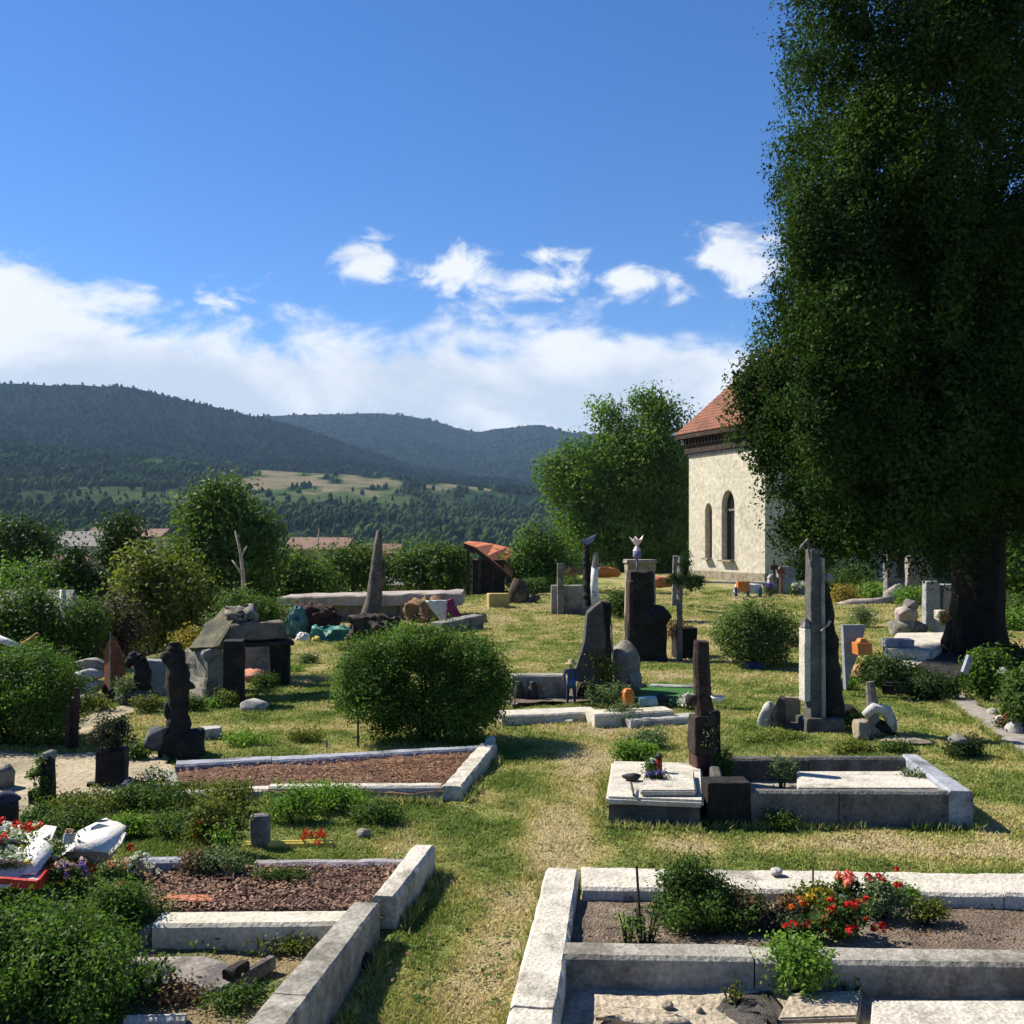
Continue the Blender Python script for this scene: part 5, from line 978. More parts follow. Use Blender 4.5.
x, y, z = base(211, 738); m = MB(); m.box(x, y, z - .04, .26, .2, .17, .2, .95, .012, 4, .02); tag(m.build('white_block', WHITE_ST, None, loc=(x, y, z)), 'small white block with grey top in grass by the carved monument', 'block')
x, y, z = base(255, 710); m = MB(); m.rock((x, y, z + .07), (.20, .14, .10), .22, 1.5, 3, 6); tag(m.build('white_boulder', WHITE_ST, None, True, loc=(x, y, z)), 'smooth white boulder lying in grass before the stone shelter', 'boulder')
x, y, z = base(112, 787); t = thing('planter', 'dark square pedestal planter with a round ball of dark foliage', 'planter', (x, y, z)); sc = y / F
m = MB(); m.box(x, y, z - .1, 29 * sc, 27 * sc, 38 * sc + .1, .2, .95, .012, 5, .015); m.build('pedestal', CONC_D if False else DARK_ST, t); foliage('foliage', [(x - 2 * sc, y, z + 54 * sc, 20 * sc, 18 * sc, 15 * sc), (x + 6 * sc, y, z + 58 * sc, 10 * sc, 12 * sc, 12 * sc), (x - 14 * sc, y, z + 50 * sc, 10 * sc, 9 * sc, 8 * sc)], 80, 44, .035, .028, leafm('ball_leaf', (.012, .016, .008), (.055, .06, .03), .2, 3), t)
m = MB(); m.box(x - 16 * sc, y - .1, z - .05, .09, .09, .12, .3, 1, .01, 3, .01); tag(m.build('dark_stone', DARK_ST, None, loc=(x - .15, y - .1, z)), 'small dark stone at the foot of the square pedestal planter', 'stone')
x, y, z = base(46, 805); t = thing('ivy_pillar', 'slim stone pillar wrapped in ivy with a pale cap', 'pillar', (x, y, z)); sc = y / F
m = MB(); m.box(x + 2 * sc, y, z - .1, 13 * sc, .12, 50 * sc + .1, .1, .85, .015, 5, .01); m.build('shaft', DARK_ST, t); m = MB(); m.rock((x + 4 * sc, y, z + 50 * sc), (.07, .06, .05), .3, 2, 2, 3); m.build('cap', GREY_ST, t, True)
foliage('ivy', [(x - 2 * sc, y - .03, z + 26 * sc, 9 * sc, .10, 24 * sc)], 50, 40, .035, .028, L_MID, t); m = MB(); m.box(x - 7 * sc, y - .03, z - .05, .13, .12, .2, .1, .95, .01, 3, .01); m.build('foot', DARK_ST, t)
x, y, z = base(4, 850); t = thing('headstone', 'dark rounded headstone with a dark cap beside the sandy path', 'headstone', (x, y, z)); sc = y / F
m = MB(); m.box(x, y, z - .1, 26 * sc, .14, 50 * sc + .1, .15, .92, .015, 5, .03); m.build('tablet', DARK_ST, t); m = MB(); m.rock((x, y, z + 52 * sc), (14 * sc, .1, 7 * sc), .2, 2, 3, 2); m.build('cap', NAVY, t, True)
m = MB(); m.rock((XA(2, 9.6), 9.6, gz(XA(2, 9.6), 9.6) + .1), (.10, .1, .13), .35, 2, 3, 2.9); tag(m.build('grey_stone', GREY_ST, None, True, loc=(XA(2, 9.6), 9.6, 0)), 'grey standing stone at the edge of the pale sandy path', 'stone')
# clipped box bush and stakes
Yx = 11.8; x = XA(20, Yx); z = gz(x, Yx); shrub('box_bush', 'big clipped box bush with a bright top and dark front', 'bush', (x, Yx, z), 1.3, 1.0, 1.05, L_BUSH, 560, 110, .034, .09, ells=[(XA(a, Yx + dy), Yx + dy, ZA(b, Yx), rx * Yx / F, .48, rz * Yx / F) for a, b, rx, rz, dy in ((45, 690, 32, 36, 0), (15, 688, 36, 38, 0), (-25, 690, 40, 40, 0), (50, 715, 26, 34, 0), (5, 720, 40, 34, 0), (-40, 720, 40, 34, 0), (30, 672, 34, 22, .3), (-15, 670, 36, 22, .3))], shell=.62)
for i, (px, top, l) in enumerate(((70, 700, 'dark stake against the box bush, the thinner of the leaning two'), (79, 688, 'taller dark stake at the end of the clipped box bush'), (74, 706, 'short stake between two taller ones by the box bush'))):
    x, y, z = base(px, 750); y -= .1 * i; m = MB(); m.box(x, y, z - .1, .045 + .02 * (i == 1), .05, ZA(top, y) - z + .1, .2 * i, .8, .008, 4, .006, lean=(.02, 0)); tag(m.build('wooden_stake', WOOD_D, None, loc=(x, y, z)), l, 'stake', 'stakes by the box bush')
# pile of whitish stones, rusty marker, dark figure, slabs
for i, (px, py, r, l, mt) in enumerate(((86, 700, (.34, .2, .13), 'long grey stone at the bottom of the whitish stone pile', CONC_G), (86, 688, (.24, .18, .12), 'white square stone in the middle of the whitish stone pile', WHITE_ST), (84, 676, (.25, .18, .10), 'white stone resting high on the whitish stone pile', WHITE_ST), (82, 666, (.28, .18, .09), 'tan flat stone topping the whitish stone pile', LICHEN), (100, 690, (.14, .14, .16), 'dark stone between whitish pile and rusty marker', DARK_ST))):
    y = 15.0; x = XA(px, y); m = MB(); m.rock((x, y + .1 * i, ZA(py, y)), r, .22, 1.5, 3, i * 2.3); tag(m.build('piled_stone', mt, None, True, loc=(x, y, gz(x, y))), l, 'stone', 'pile of whitish stones')
y = 14.6; x = XA(111, y); z = gz(x, y); sc = y / F; t = thing('grave_marker', 'rusty red pointed marker shaped like two leaning boards', 'grave marker', (x, y, z))
for sgn, mt in ((-1, RUST), (1, RUST)):
    m = MB(); o = [(0, 0, 66), (sgn * 7, .05, 54), (sgn * 10.5, .12, 36), (sgn * 9.5, .12, 18), (sgn * 4, .06, 12), (0, 0, 12)]; m.plate([(x + a * sc, y + b, z + c * sc) for a, b, c in o], .05 * sgn); m.build('board', mt, t)
m = MB(); m.box(x + 3 * sc, y, z - .1, .16, .14, 13 * sc + .1, 0, .9, .01, 3, .01); m.build('foot', WOOD_D, t); m = MB(); m.tube([(x, y - .02, z + 12 * sc), (x, y - .02, z + 70 * sc)], [.02, .01], 6); m.build('ridge_rod', WOOD_G, t)
x, y, z = base(139, 705); sc = y / F; t = thing('statue', 'dark weathered arched statue bending to one side by the grey slab', 'statue', (x, y, z))
m = MB(); m.rag([(x + 4 * sc, y, z - .1), (x + 3 * sc, y, z + 18 * sc), (x + 4 * sc, y, z + 34 * sc), (x - 1 * sc, y, z + 46 * sc), (x - 7 * sc, y, z + 48 * sc), (x - 12 * sc, y, z + 38 * sc)], [.16, .12, .11, .10, .08, .05], .022, 14, 26, 5); m.build('body', DARK_ST, t, True); m = MB(); m.rock((x, y - .03, z + .08), (.26, .2, .14), .3, 1.8, 3, 4); m.build('base', CONC_D, t, True)
shrub('grey_bush', 'grey green low bush at the foot of the arched statue', 'bush', (x - 11 * sc, y - .1, z), .34, .3, .42, L_GREY, 40, 40, .035, .06)
y = 15.6; x = XA(155, y); z = gz(x, y); m = MB(); m.box(x, y, z - .15, 29 * y / F, .2, ZA(660, y) - z + .15, -.1, .98, .018, 6, .02); tag(m.build('stone_slab', stone('grey_blue_slab', (.15, .16, .165), (.27, .28, .28), (.33, .31, .26), 4, .6, spot=-.2), None, loc=(x, y, z)), 'upright grey blue slab between arched statue and carved monument', 'slab')
y = 15.3; x = XA(204, y); z = gz(x, y); m = MB(); m.box(x, y, z - .15, 52 * y / F, .34, ZA(648, y) - z + .15, -.78, .84, .05, 8, .07, freq=2.6); tag(m.build('stone_slab', LICHEN, None, loc=(x, y, z)), 'big whitish lichen covered slab leaning by the shelter pillar', 'slab')
# stone shelter
y = 15.0; x = XA(250, y); z = gz(x, y); sc = y / F; t = thing('stone_shelter', 'ruined stone shelter with two dark pillars and a tan lintel roof', 'shelter', (x, y, z)); zc = ZA(643, y)
a = XA(234, y - .3), y - .3; m = MB(); m.box(*a, gz(*a) - .1, 19 * sc, .3, ZA(640, a[1]) - gz(*a) + .1, .15, .98, .012, 6, .01); m.build('pillar', DARK_ST, t)
a = XA(280, y + 1.6), y + 1.6; m = MB(); m.box(*a, gz(*a) - .1, 22 * sc, .34, ZA(634, a[1]) - gz(*a) + .1, .15, .94, .02, 6, .02); m.build('pillar', DARK_ST, t)
m = MB(); m.box(XA(256, y + .6), y + .6, ZA(639, y + .6), 66 * sc, .55, .27, .32, .84, .03, 7, .05); m.build('lintel', stone('brown_lintel', (.12, .095, .065), (.20, .165, .12), (.08, .065, .05), 4, .8), t); m = MB(); m.box(XA(256, y + .55), y + .6, ZA(640, y + .6) - .07, 72 * sc, .7, .06, .32, 1, .01, 4); m.build('ledge', WOOD_D, t)
m = MB(); m.plate([W_(192, 652, y + .2), W_(222, 650, y + .1), W_(238, 618, y + .5), W_(226, 612, y + .9), W_(208, 628, y + .9)], .10); bmesh.ops.subdivide_edges(m.bm, edges=m.bm.edges[:], cuts=4, use_grid_fill=True); m._noise(m.bm.verts, .03, 5); m.build('roof_slab', stone('mossy_roof', (.07, .07, .04), (.16, .15, .09), (.05, .05, .04), 6, 1), t)
m = MB(); m.rock((XA(245, y + .7), y + .7, ZA(616, y + .7)), (.22, .3, .16), .6, 2.4, 3, 2); m.build('roof_rubble', LICHEN, t, True)
m = MB(); m.box(XA(258, y + 2.4), y + 2.4, gz(XA(258, y + 2.4), y + 2.4) - .1, .9, .15, .75, .3, 1, .02, 5, .02); m.build('back_wall', CONC_G, t)
y = 17; x = XA(250, y); z = gz(x, y); m = MB(); m.rock((x, y, z + .08), (.34, .2, .13), .3, 2, 3, 4); tag(m.build('tile_heap', stone('salmon_tile', (.50, .18, .11), (.66, .30, .20), (.42, .34, .26), 9, .6), None, True, loc=(x, y, z)), 'salmon red heap of tiles under the stone shelter', 'tile heap')
y = 16.2; x = XA(200, y); z = gz(x, y); shrub('mossy_shrub', 'mossy yellow green shrub draped over the shelter slab', 'shrub', (XA(192, y), y, ZA(652, y) - .05), .7, .5, .42, L_YEL, 70, 44, .05, .09); shrub('grey_shrub', 'grey twiggy shrub between mossy shrub and shelter lintel', 'shrub', (XA(217, y), y, ZA(652, y) - .05), .6, .5, .66, L_GREY, 60, 40, .045, .09)
shrub('green_shrub', 'green shrub overhanging the tan lintel of the shelter', 'shrub', (XA(268, 17.5), 17.5, gz(XA(268, 17.5), 17.5)), .9, .6, 1.35, L_MID, 90, 50, .055, .12, ells=[(XA(262, 17.5), 17.5, ZA(612, 17.5), .42, .3, .28), (XA(240, 17.7), 17.7, ZA(606, 17.5), .3, .3, .26)])
shrub('brown_shrub', 'dark reddish brown leafless shrub below the willow', 'shrub', (XA(118, 20), 20, gz(XA(118, 20), 20)), 1.2, .8, 1.55, leafm('twig_leaf', (.025, .017, .014), (.075, .05, .04), .1, 2), 130, 50, .05, .14)
shrub('green_shrub', 'dark green shrub between spruce stem and whitish stone pile', 'shrub', (XA(85, 19), 19, gz(XA(85, 19), 19)), 1.0, .8, 1.5, L_MID, 120, 50, .06, .14); shrub('green_shrub', 'broad green shrub behind the clipped box bush', 'shrub', (XA(20, 19), 19, gz(XA(20, 19), 19)), 2.0, 1.2, 2.1, L_MID, 240, 60, .07, .18)
for i, (px, py, w, h, mt, l) in enumerate(((245, 745, .7, .14, L_BRIGHT, 'bright grass tuft behind the long grave bed'), (215, 708, .5, .10, L_BRIGHT, 'grass tuft before the lichen covered slab'), (290, 672, .6, .12, L_BRIGHT, 'grass tuft around the shelter pillar'), (300, 742, .5, .12, L_OLIVE, 'dry weeds around the small stake stump'))):
    c = base(px, py); shrub('grass_tuft', l, 'grass tuft', c, w, w * .5, h, mt, 36, 34, .03, .05, 'grass tufts on the slope')
x, y, z = base(358, 748); m = MB(); m.tube([(x, y, z - .1), (x, y, z + .36)], [.014, .012], 7); m.tube([(x - .06, y, z + .12), (x + .02, y, z + .12)], .012, 6); tag(m.build('iron_post', IRON, None, loc=(x, y, z)), 'thin iron post behind the long grave bed', 'post')
x, y, z = base(330, 748); m = MB(); m.box(x, y, z - .1, .05, .05, .26, .2, .8, .01, 4, .008); m.box(x - .04, y, z - .1, .03, .03, .20, .2, .8, .006, 4, .006); tag(m.build('wooden_stake', WOOD_G, None, loc=(x, y, z)), 'grey split stake stump near the thin iron post', 'stake')
# round conifer bush
y = 11.9; x = XA(424, y); z = gz(x, y); shrub('round_bush', 'large rounded green bush standing on the lawn', 'bush', (x, y, z), 1.9, 1.5, 1.4, L_BUSH, 800, 120, .034, .085, ells=[(XA(a - 2, y + dy), y + dy, ZA(b + 3, y), rx * y / F * .91, .46, rz * y / F * .93) for a, b, rx, rz, dy in ((420, 682, 66, 48, 0), (368, 672, 30, 34, 0), (474, 668, 32, 30, 0), (446, 650, 34, 24, .1), (396, 654, 30, 24, .1), (425, 640, 20, 16, 0), (355, 690, 18, 18, 0), (498, 680, 14, 16, 0), (480, 650, 16, 12, 0), (375, 648, 14, 12, .1), (408, 636, 8, 12, 0), (420, 710, 58, 32, 0), (465, 708, 36, 30, 0), (380, 695, 36, 34, -.1), (488, 695, 20, 20, 0))], shell=.58)

for i, (px, py, w, h, mt, l) in enumerate(((150, 712, .5, .22, L_OLIVE, 'tall weeds at the foot of the grey blue slab'), (190, 712, .4, .2, L_MID, 'green weeds between carved monument and lichen covered slab'), (225, 706, .35, .2, L_OLIVE, 'weeds hugging the nearer shelter pillar'), (262, 688, .6, .22, L_MID, 'weeds growing inside the stone shelter'), (305, 664, .5, .2, L_GREY, 'grey green weeds past the outer shelter pillar'), (98, 712, .6, .24, L_OLIVE, 'straw coloured weeds below the rusty marker'), (132, 762, .4, .2, L_MID, 'green weeds between square planter and carved monument'), (172, 668, .5, .45, L_DARK, 'dark shrub peeping over the grey blue slab'), (345, 652, .5, .25, L_OLIVE, 'weeds below the turquoise tarpaulin'), (60, 722, .5, .3, L_MID, 'rank weeds beside the dark stakes'))):
    c = base(px, py); shrub('weed_clump', l, 'weeds', c, w, w * .5, h, mt, 40, 36, .034, .06, 'weeds among the western monuments')

for i, (px, Y, w, h, mt, l) in enumerate(((-110, 15, 2.2, 1.5, L_MID, 'broad bush past the clipped box bush'), (-260, 17, 2.6, 1.9, L_DARK, 'dark bush farther along the slope past the box bush'), (-190, 26, 3.2, 2.6, L_TREE, 'light green thicket below the slope'))):
    x = XA(px, Y); shrub('green_shrub', l, 'shrub', (x, Y, gz(x, Y)), w, w * .7, h, mt, 160, 60, .07, .16)

# ------------------------------------------------------------------ monuments in the middle
y = 15.2; x = XA(592, y); z = gz(x, y); sc = y / F; t = thing('ruined_monument', 'tall ruined dark monument with a white birch post and blue top', 'monument', (x, y, z))
m = MB(); m.box(XA(598, y), y, z - .1, 44 * sc, .5, .32, .05, .9, .04, 5, .03); m.build('base', DARK_ST, t)
m = MB(); m.plate([W_(572, 678, y - .2), W_(583, 640, y - .2), W_(586, 612, y - .2), W_(600, 600, y - .2), W_(604, 640, y - .2), W_(600, 682, y - .2)], .32); bmesh.ops.subdivide_edges(m.bm, edges=m.bm.edges[:], cuts=3, use_grid_fill=True); m._noise(m.bm.verts, .02, 6); m.build('slanted_slab', stone('charred_wood', (.035, .033, .033), (.11, .105, .10), (.06, .05, .045), 6, .9), t)
m = MB(); m.box(XA(604, y + .1), y + .1, z, 14 * sc, .34, ZA(602, y) - z, .1, .85, .02, 5, .015); m.build('rear_slab', DARK_ST, t)
m = MB(); m.rag([W_(588, 606, y), W_(587, 580, y), W_(586.5, 555, y), W_(587, 541, y)], [.08, .065, .055, .055], .014, 12, 22, 9); m.build('shaft', DARK_ST, t)
m = MB(); m.tube([W_(596, 606, y - .08), W_(594, 585, y - .08), W_(595, 566, y - .08)], [.075, .06, .055], 12, .008, 6); m.build('birch_post', BIRCH, t, True)
m = MB(); m.tube([W_(595, 567, y - .08), W_(596, 552, y - .08)], [.06, .04], 8, .02, 6); m.build('birch_top', WOOD_G, t)
m = MB(); m.plate([W_(580, 540, y - .02), W_(587, 545, y - .02), W_(593, 542, y - .02), W_(596, 534, y - .02), W_(588, 538, y - .02)], .06); m._noise(m.bm.verts, .01, 9); m.build('blue_ornament', stone('slate_blue', (.12, .14, .24), (.22, .25, .38), scale=12), t)
m = MB(); m.tube([W_(611, 622, y - .25), W_(613, 660, y - .25), W_(615, 692, y - .25)], [.014, .018, .018], 6); tag(m.build('wooden_stick', PALEWOOD, None, loc=W_(615, 695, y - .25)), 'thin pale stick leaning before the ruined monument', 'stick')
m = MB(); a = W_(621, 665, y + .3); m.rock((a.x, a.y, z + .34), (.26, .24, .40), .25, 1.7, 3, 3); tag(m.build('boulder', stone('brown_boulder', (.13, .115, .095), (.26, .235, .20), (.36, .34, .31), 5, .8, spot=-.2), None, True, loc=(a.x, a.y, z)), 'greyish brown boulder propped beside the ruined monument', 'boulder')
m = MB(); a = W_(634, 670, y + .2); m.rock((a.x, a.y, z + .18), (.14, .13, .20), .3, 1.9, 3, 9); tag(m.build('stone', LICHEN, None, True, loc=(a.x, a.y, z)), 'pale speckled stone at the foot of the brown boulder', 'stone')
shrub('leafy_plant', 'green yellow leafy plant growing on the ruined monument base', 'plant', (XA(602, y - .45), y - .45, z), .5, .3, .82, L_OLIVE, 60, 44, .04, .07); shrub('dry_plant', 'grey dry flowering plant in front of the ruined monument', 'plant', (XA(608, y - .9), y - .9, gz(XA(608, y - .9), y - .9)), .8, .4, .36, L_GREY, 60, 40, .03, .06)
# small figure in a straw hat: one skinned body, hat and clothes as children
yf = y - .7; xf = XA(571, yf); zf = gz(xf, yf); t = thing('scarecrow_figure', 'small garden figure in blue trousers and a straw hat by the ruined monument', 'figurine', (xf, yf, zf)); sf = 42 * yf / F / 1.7
me = bpy.data.meshes.new('body'); J = [(0, 0, .92), (.0, 0, 1.15), (0, -.02, 1.40), (0, -.03, 1.48), (0, -.05, 1.62), (-.20, 0, 1.38), (-.30, -.03, 1.15), (-.28, -.16, .95), (.20, 0, 1.38), (.29, -.03, 1.15), (.27, -.16, .95), (-.11, 0, .86), (-.13, -.02, .48), (-.14, 0, .05), (.11, 0, .86), (.14, -.02, .48), (.15, 0, .05), (-.14, -.14, .03), (.15, -.14, .03)]
R_ = [.14, .13, .14, .06, .105, .075, .055, .04, .075, .055, .04, .10, .075, .05, .10, .075, .05, .04, .04]
ed = [(0, 1), (1, 2), (2, 3), (3, 4), (2, 5), (5, 6), (6, 7), (2, 8), (8, 9), (9, 10), (0, 11), (11, 12), (12, 13), (0, 14), (14, 15), (15, 16), (13, 17), (16, 18)]
me.from_pydata([Vector(p) * sf for p in J], ed, []); ob = bpy.data.objects.new('body', me); link(ob); ob.parent = t; sk = ob.modifiers.new('s', 'SKIN')
for i, r in enumerate(R_): me.skin_vertices[0].data[i].radius = (r * sf, r * sf)
me.skin_vertices[0].data[0].use_root = True; ss = ob.modifiers.new('ss', 'SUBSURF'); ss.levels = ss.render_levels = 2; bpy.context.view_layer.update(); dg = bpy.context.evaluated_depsgraph_get(); nm = bpy.data.meshes.new_from_object(ob.evaluated_get(dg)); ob.modifiers.clear(); ob.data = nm; nm.materials.clear()
for mt in (stone('faded_blue', (.02, .035, .08), (.05, .075, .15), scale=14, bump=.3), NAVY, SKIN): nm.materials.append(mt)
for p_ in nm.polygons:
    h = p_.center.z / sf; p_.material_index = 1 if h < .9 else (2 if h > 1.46 else 0); p_.use_smooth = True
m = MB(); hc = (xf, yf - .05 * sf, zf); m.lathe(hc[0], hc[1], [(.24 * sf, zf + 1.64 * sf), (.235 * sf, zf + 1.67 * sf), (.12 * sf, zf + 1.69 * sf), (.11 * sf, zf + 1.82 * sf), (.03 * sf, zf + 1.86 * sf)], 16, .003); m.build('straw_hat', STRAW, t, True)
m = MB(); m.lathe(xf, yf, [(.17 * sf, zf + .70 * sf), (.2 * sf, zf + .66 * sf), (.19 * sf, zf + .9 * sf), (.15 * sf, zf + 1.1 * sf)], 14, .006); m.build('blue_apron', BLUE, t, True)
# low walls and kerbs of the middle graves
yk = 15.0; a, b = (XA(512, yk), yk), (XA(566, yk), yk); m = MB(); m.beam(a, b, .25, .25, gz(*a) - .1, ZA(674, yk), .012); tag(m.build('low_wall', CONC_G, None, loc=(*a, gz(*a))), 'low grey wall behind the single red flower', 'wall')
for i, (px, l) in enumerate(((519, 'dark urn against the low grey wall, next to the round bush'), (533, 'dark urn against the low grey wall, above the red flower'))):
    q = (XA(px, yk - .25), yk - .25); zz = gz(*q); m = MB(); m.lathe(q[0], q[1], [(.05, zz - .02), (.08, zz + .08), (.07, zz + .2), (.04, zz + .26), (.06, zz + .29)], 12); tag(m.build('urn', IRON, None, True, loc=(*q, zz)), l, 'urn', 'urns at the low grey wall')
t = thing('grave_border', 'long whitish grave border of chipped flat kerbs on the lawn', 'grave border', base(590, 716)); 
def bk(px1, py1, px2, py2, w, zt_, mt, name, dn=.1): 
    m = MB(); a, b = PZ(px1, py1, zt_), PZ(px2, py2, zt_); m.beam(a, b, w, w, -dn, zt_, .012, .02); return m.build(name, mt, t)
bk(498, 713, 594, 709, .42, .14, CONC, 'kerb_stone'); bk(590, 712, 668, 708, .34, .17, CONC_W, 'kerb_stone'); bk(505, 719, 572, 719, .14, .06, CONC, 'kerb_stone'); bk(626, 719, 700, 714, .26, .10, WHITE_ST, 'kerb_stone')
bk(650, 684, 706, 686, .14, .10, WHITE_ST, 'kerb_stone')
q = [PZ(632, 706, .02), PZ(702, 706, .02), PZ(704, 687, .02), PZ(636, 686, .02)]
m = MB(); m.prism([(a, b) for a, b in q], -.05, .035 + max(gz(*p_) for p_ in q), .01, .006); m.build('artificial_turf', stone('green_turf', (.03, .13, .02), (.07, .22, .045), scale=30, bump=1), t); EXCL.append(q)
bed([PZ(508, 706, .03), PZ(598, 702, .03), PZ(598, 690, .03), PZ(512, 690, .03)], .06, SOIL, t, .03)
c = base(536, 700); tt, tips = stemplant('red_flower', 'single bright red flower plant before the low grey wall', 'flowers', (c[0], c[1], .06), .2, .1, L_MID, 7, 12, .03); blooms(tt, [(c[0] + random.gauss(0, .07), c[1] - .05, .06 + random.uniform(.08, .18)) for _ in range(8)], P_RED, .045)
def lamp(label, px, py, zz, h, mt, name='grave_lantern'):
    a, b = PZ(px, py, zz); z = zz; t = thing(name, label, 'lantern', (a, b, z)); r = h * .28
    m = MB(); m.box(a, b, z, r * 1.7, r * 1.7, h * .62, .2, 1, .006); m.build('glass', mt, t); m = MB(); m.box(a, b, z + h * .62 + .002, r * 2, r * 2, h * .2, .2, .5, .006); m.build('lid', mt, t); return t
lamp('orange lantern at the corner of the green turf grave', 628, 706, .05, .30, ORANGE); a = PZ(648, 704, .05)
m = MB(); m.box(a[0], a[1], .04, .28, .16, .10, .1, .9, .02, 2, .004); tag(m.build('glass_box', stone('aqua_glass', (.20, .36, .33), (.34, .52, .48), scale=8, bump=.1, rough=.2), None, loc=(*a, .04)), 'aqua glass box on the green turf grave', 'box'); a = PZ(661, 702, .06); m = MB(); m.rock((a[0], a[1], .10), (.12, .1, .09), .25, 2, 2, 6); tag(m.build('dark_vase', IRON, None, True, loc=(*a, .04)), 'dark squat vase beside the aqua glass box', 'vase')
c = PZ(690, 706, .05); shrub('white_flowers', 'white flowers heaped at the end of green turf grave', 'flowers', (c[0] - .02, c[1] - .1, .05), .36, .2, .16, P_WHI, 30, 30, .035, .04); c = base(632, 690); m = MB(); m.rock((c[0], c[1], c[2] + .06), (.22, .15, .10), .4, 2.2, 3, 5); tag(m.build('brick_rubble', TERRA, None, True, loc=c), 'reddish brick rubble between boulder and white kerb', 'rubble')
shrub('weed_clump', 'pale weeds growing over the long whitish border', 'weeds', (XA(622, 13.0), 13.0, .02), .5, .3, .26, L_GREY, 40, 36, .03, .05)
# black block monument with pale flower on top
y = 20.3; x = XA(640, y); z = gz(x, y); sc = y / F; t = thing('block_monument', 'stepped black stone monument on the hill crest', 'monument', (x, y, z))
m = MB(); m.box(XA(645, y), y, z - .15, 42 * sc, .6, ZA(607, y) - z + .15, .08, .84, .05, 7, .04, freq=2.5); m.build('lower_block', DARK_ST, t); m = MB(); m.box(XA(640, y), y, ZA(607, y) - .05, 25 * sc, .42, ZA(571, y) - ZA(607, y) + .05, .08, .96, .02, 7, .03); m.build('upper_block', DARK_ST, t)
m = MB(); m.box(XA(629, y), y - .1, z - .1, 5 * sc, .4, ZA(575, y) - z, .08, .9, .02, 5, .02); m.build('side_post', WOOD_D, t); m = MB(); m.rock((XA(655, y), y - .12, ZA(617, y)), (.30, .25, .26), .3, 2, 3, 3); m.build('shoulder_stone', DARK_ST, t, True)
zt_ = ZA(571, y); m = MB(); m.tube([(XA(637, y), y, zt_ - .05), (XA(637, y), y, ZA(558, y))], .02, 6); m.lathe(XA(637, y), y, [(.06, ZA(559, y)), (.085, ZA(556, y)), (.075, ZA(550, y))], 12); tp = thing('flower_vase', 'pale pink flower in a blue vase on top of the black monument', 'vase', (XA(637, y), y, zt_)); m.build('vase', stone('vase_blue', (.14, .14, .26), (.22, .22, .36), scale=9), tp, True)
m = MB(); fx, fz = XA(637, y), ZA(550, y)
for k in range(5):
    a_ = 2 * math.pi * k / 5 + .4; e_ = Vector((math.cos(a_), math.sin(a_), 0)); w_ = Vector((-math.sin(a_), math.cos(a_), 0)); c_ = Vector((fx, y, fz))
    m.plate([c_ + e_ * .015 + Vector((0, 0, .08)), c_ + e_ * .07 + w_ * .055 + Vector((0, 0, .20)), c_ + e_ * .15 + Vector((0, 0, .31 - .02 * k)), c_ + e_ * .07 - w_ * .055 + Vector((0, 0, .20))], .012)
m.lathe(fx, y, [(.085, fz - .02), (.06, fz + .03), (.025, fz + .09), (.03, fz + .13)], 10)
m.build('flower', PINK, tp)
y = 21.5; x = XA(684, y - .8); yy = y - .8; z = gz(x, yy); t = thing('planter', 'dark stone planter tub beside the black monument', 'planter', (x, yy, z)); m = MB(); m.box(x, yy, z - .1, 21 * yy / F, .42, ZA(627, yy) - z + .1, .1, 1.06, .02, 6, .03); m.build('tub', DARK_ST, t); foliage('foliage', [(XA(675, yy), yy, ZA(627, yy), .26, .2, .14)], 30, 34, .06, .045, L_BROWN, t)
yy = 20.2; x = XA(680, yy); z = gz(x, yy); t = thing('grave_post', 'grey rusty post carrying a flat ball of ivy', 'post', (x, yy, z)); m = MB(); m.tube([(x, yy, z - .1), (x - .01, yy, ZA(600, yy)), (x + .01, yy, ZA(572, yy)), (x, yy, ZA(556, yy))], [.055, .06, .07, .03], 10, .01, 6); m.build('shaft', WOOD_G, t)
foliage('ivy', [(XA(681, yy), yy, ZA(579, yy), .20, .2, .12), (XA(684, yy), yy, ZA(562, yy), .12, .1, .22), (XA(672, yy), yy, ZA(580, yy), .14, .12, .09)], 60, 40, .05, .04, L_DARK, t)
y = 34; x = XA(692, y); z = gz(x, y); shrub('dark_bush', 'dark mound shaped bush just before the church tower', 'bush', (x, y, ZA(589, y) - .03), .95, .7, .55, L_DARK, 80, 50, .06, .1)
y = 36; x = XA(676, y); z = gz(x, y); m = MB(); m.box(x, y, z - .1, 9 * y / F, .2, ZA(553, y) - z, 0, .6, .02, 5, .02); tag(m.build('gravestone', GREY_ST, None, loc=(x, y, z)), 'pointed pale gravestone behind the ivy ball post', 'gravestone')
y = 30; x = XA(640, y); z = gz(x, y); t = thing('tomb_house', 'small tan tomb house behind the black monument', 'tomb', (x, y, z)); m = MB(); m.box(x, y, z - .1, 28 * y / F, .6, ZA(563, y) - z + .1, .05, 1, .02, 4, .01); m.build('wall', TAN_ST, t); m = MB(); m.box(x, y, ZA(563, y) + .003, 31 * y / F, .75, .10, .05, .96, .02); m.build('roof', LICHEN, t)
y = 45; 
for i, (px, py, r, l, mt) in enumerate(((605, 572, (.6, .4, .26), 'orange draped heap beyond the ruined monument', ORANGE), (660, 582, (.7, .5, .28), 'reddish brown rubble heap beyond the black monument', TERRA), (570, 572, (.45, .4, .28), 'reddish earth heap by the grey pier', RUST))):
    x = XA(px, y); z = gz(x, y); m = MB(); m.rock((x, y, max(z + r[2] * .5, ZA(py, y))), r, .35, 2.2, 3, i * 3 + 1); tag(m.build('heap', mt, None, True, loc=(x, y, z)), l, 'heap')
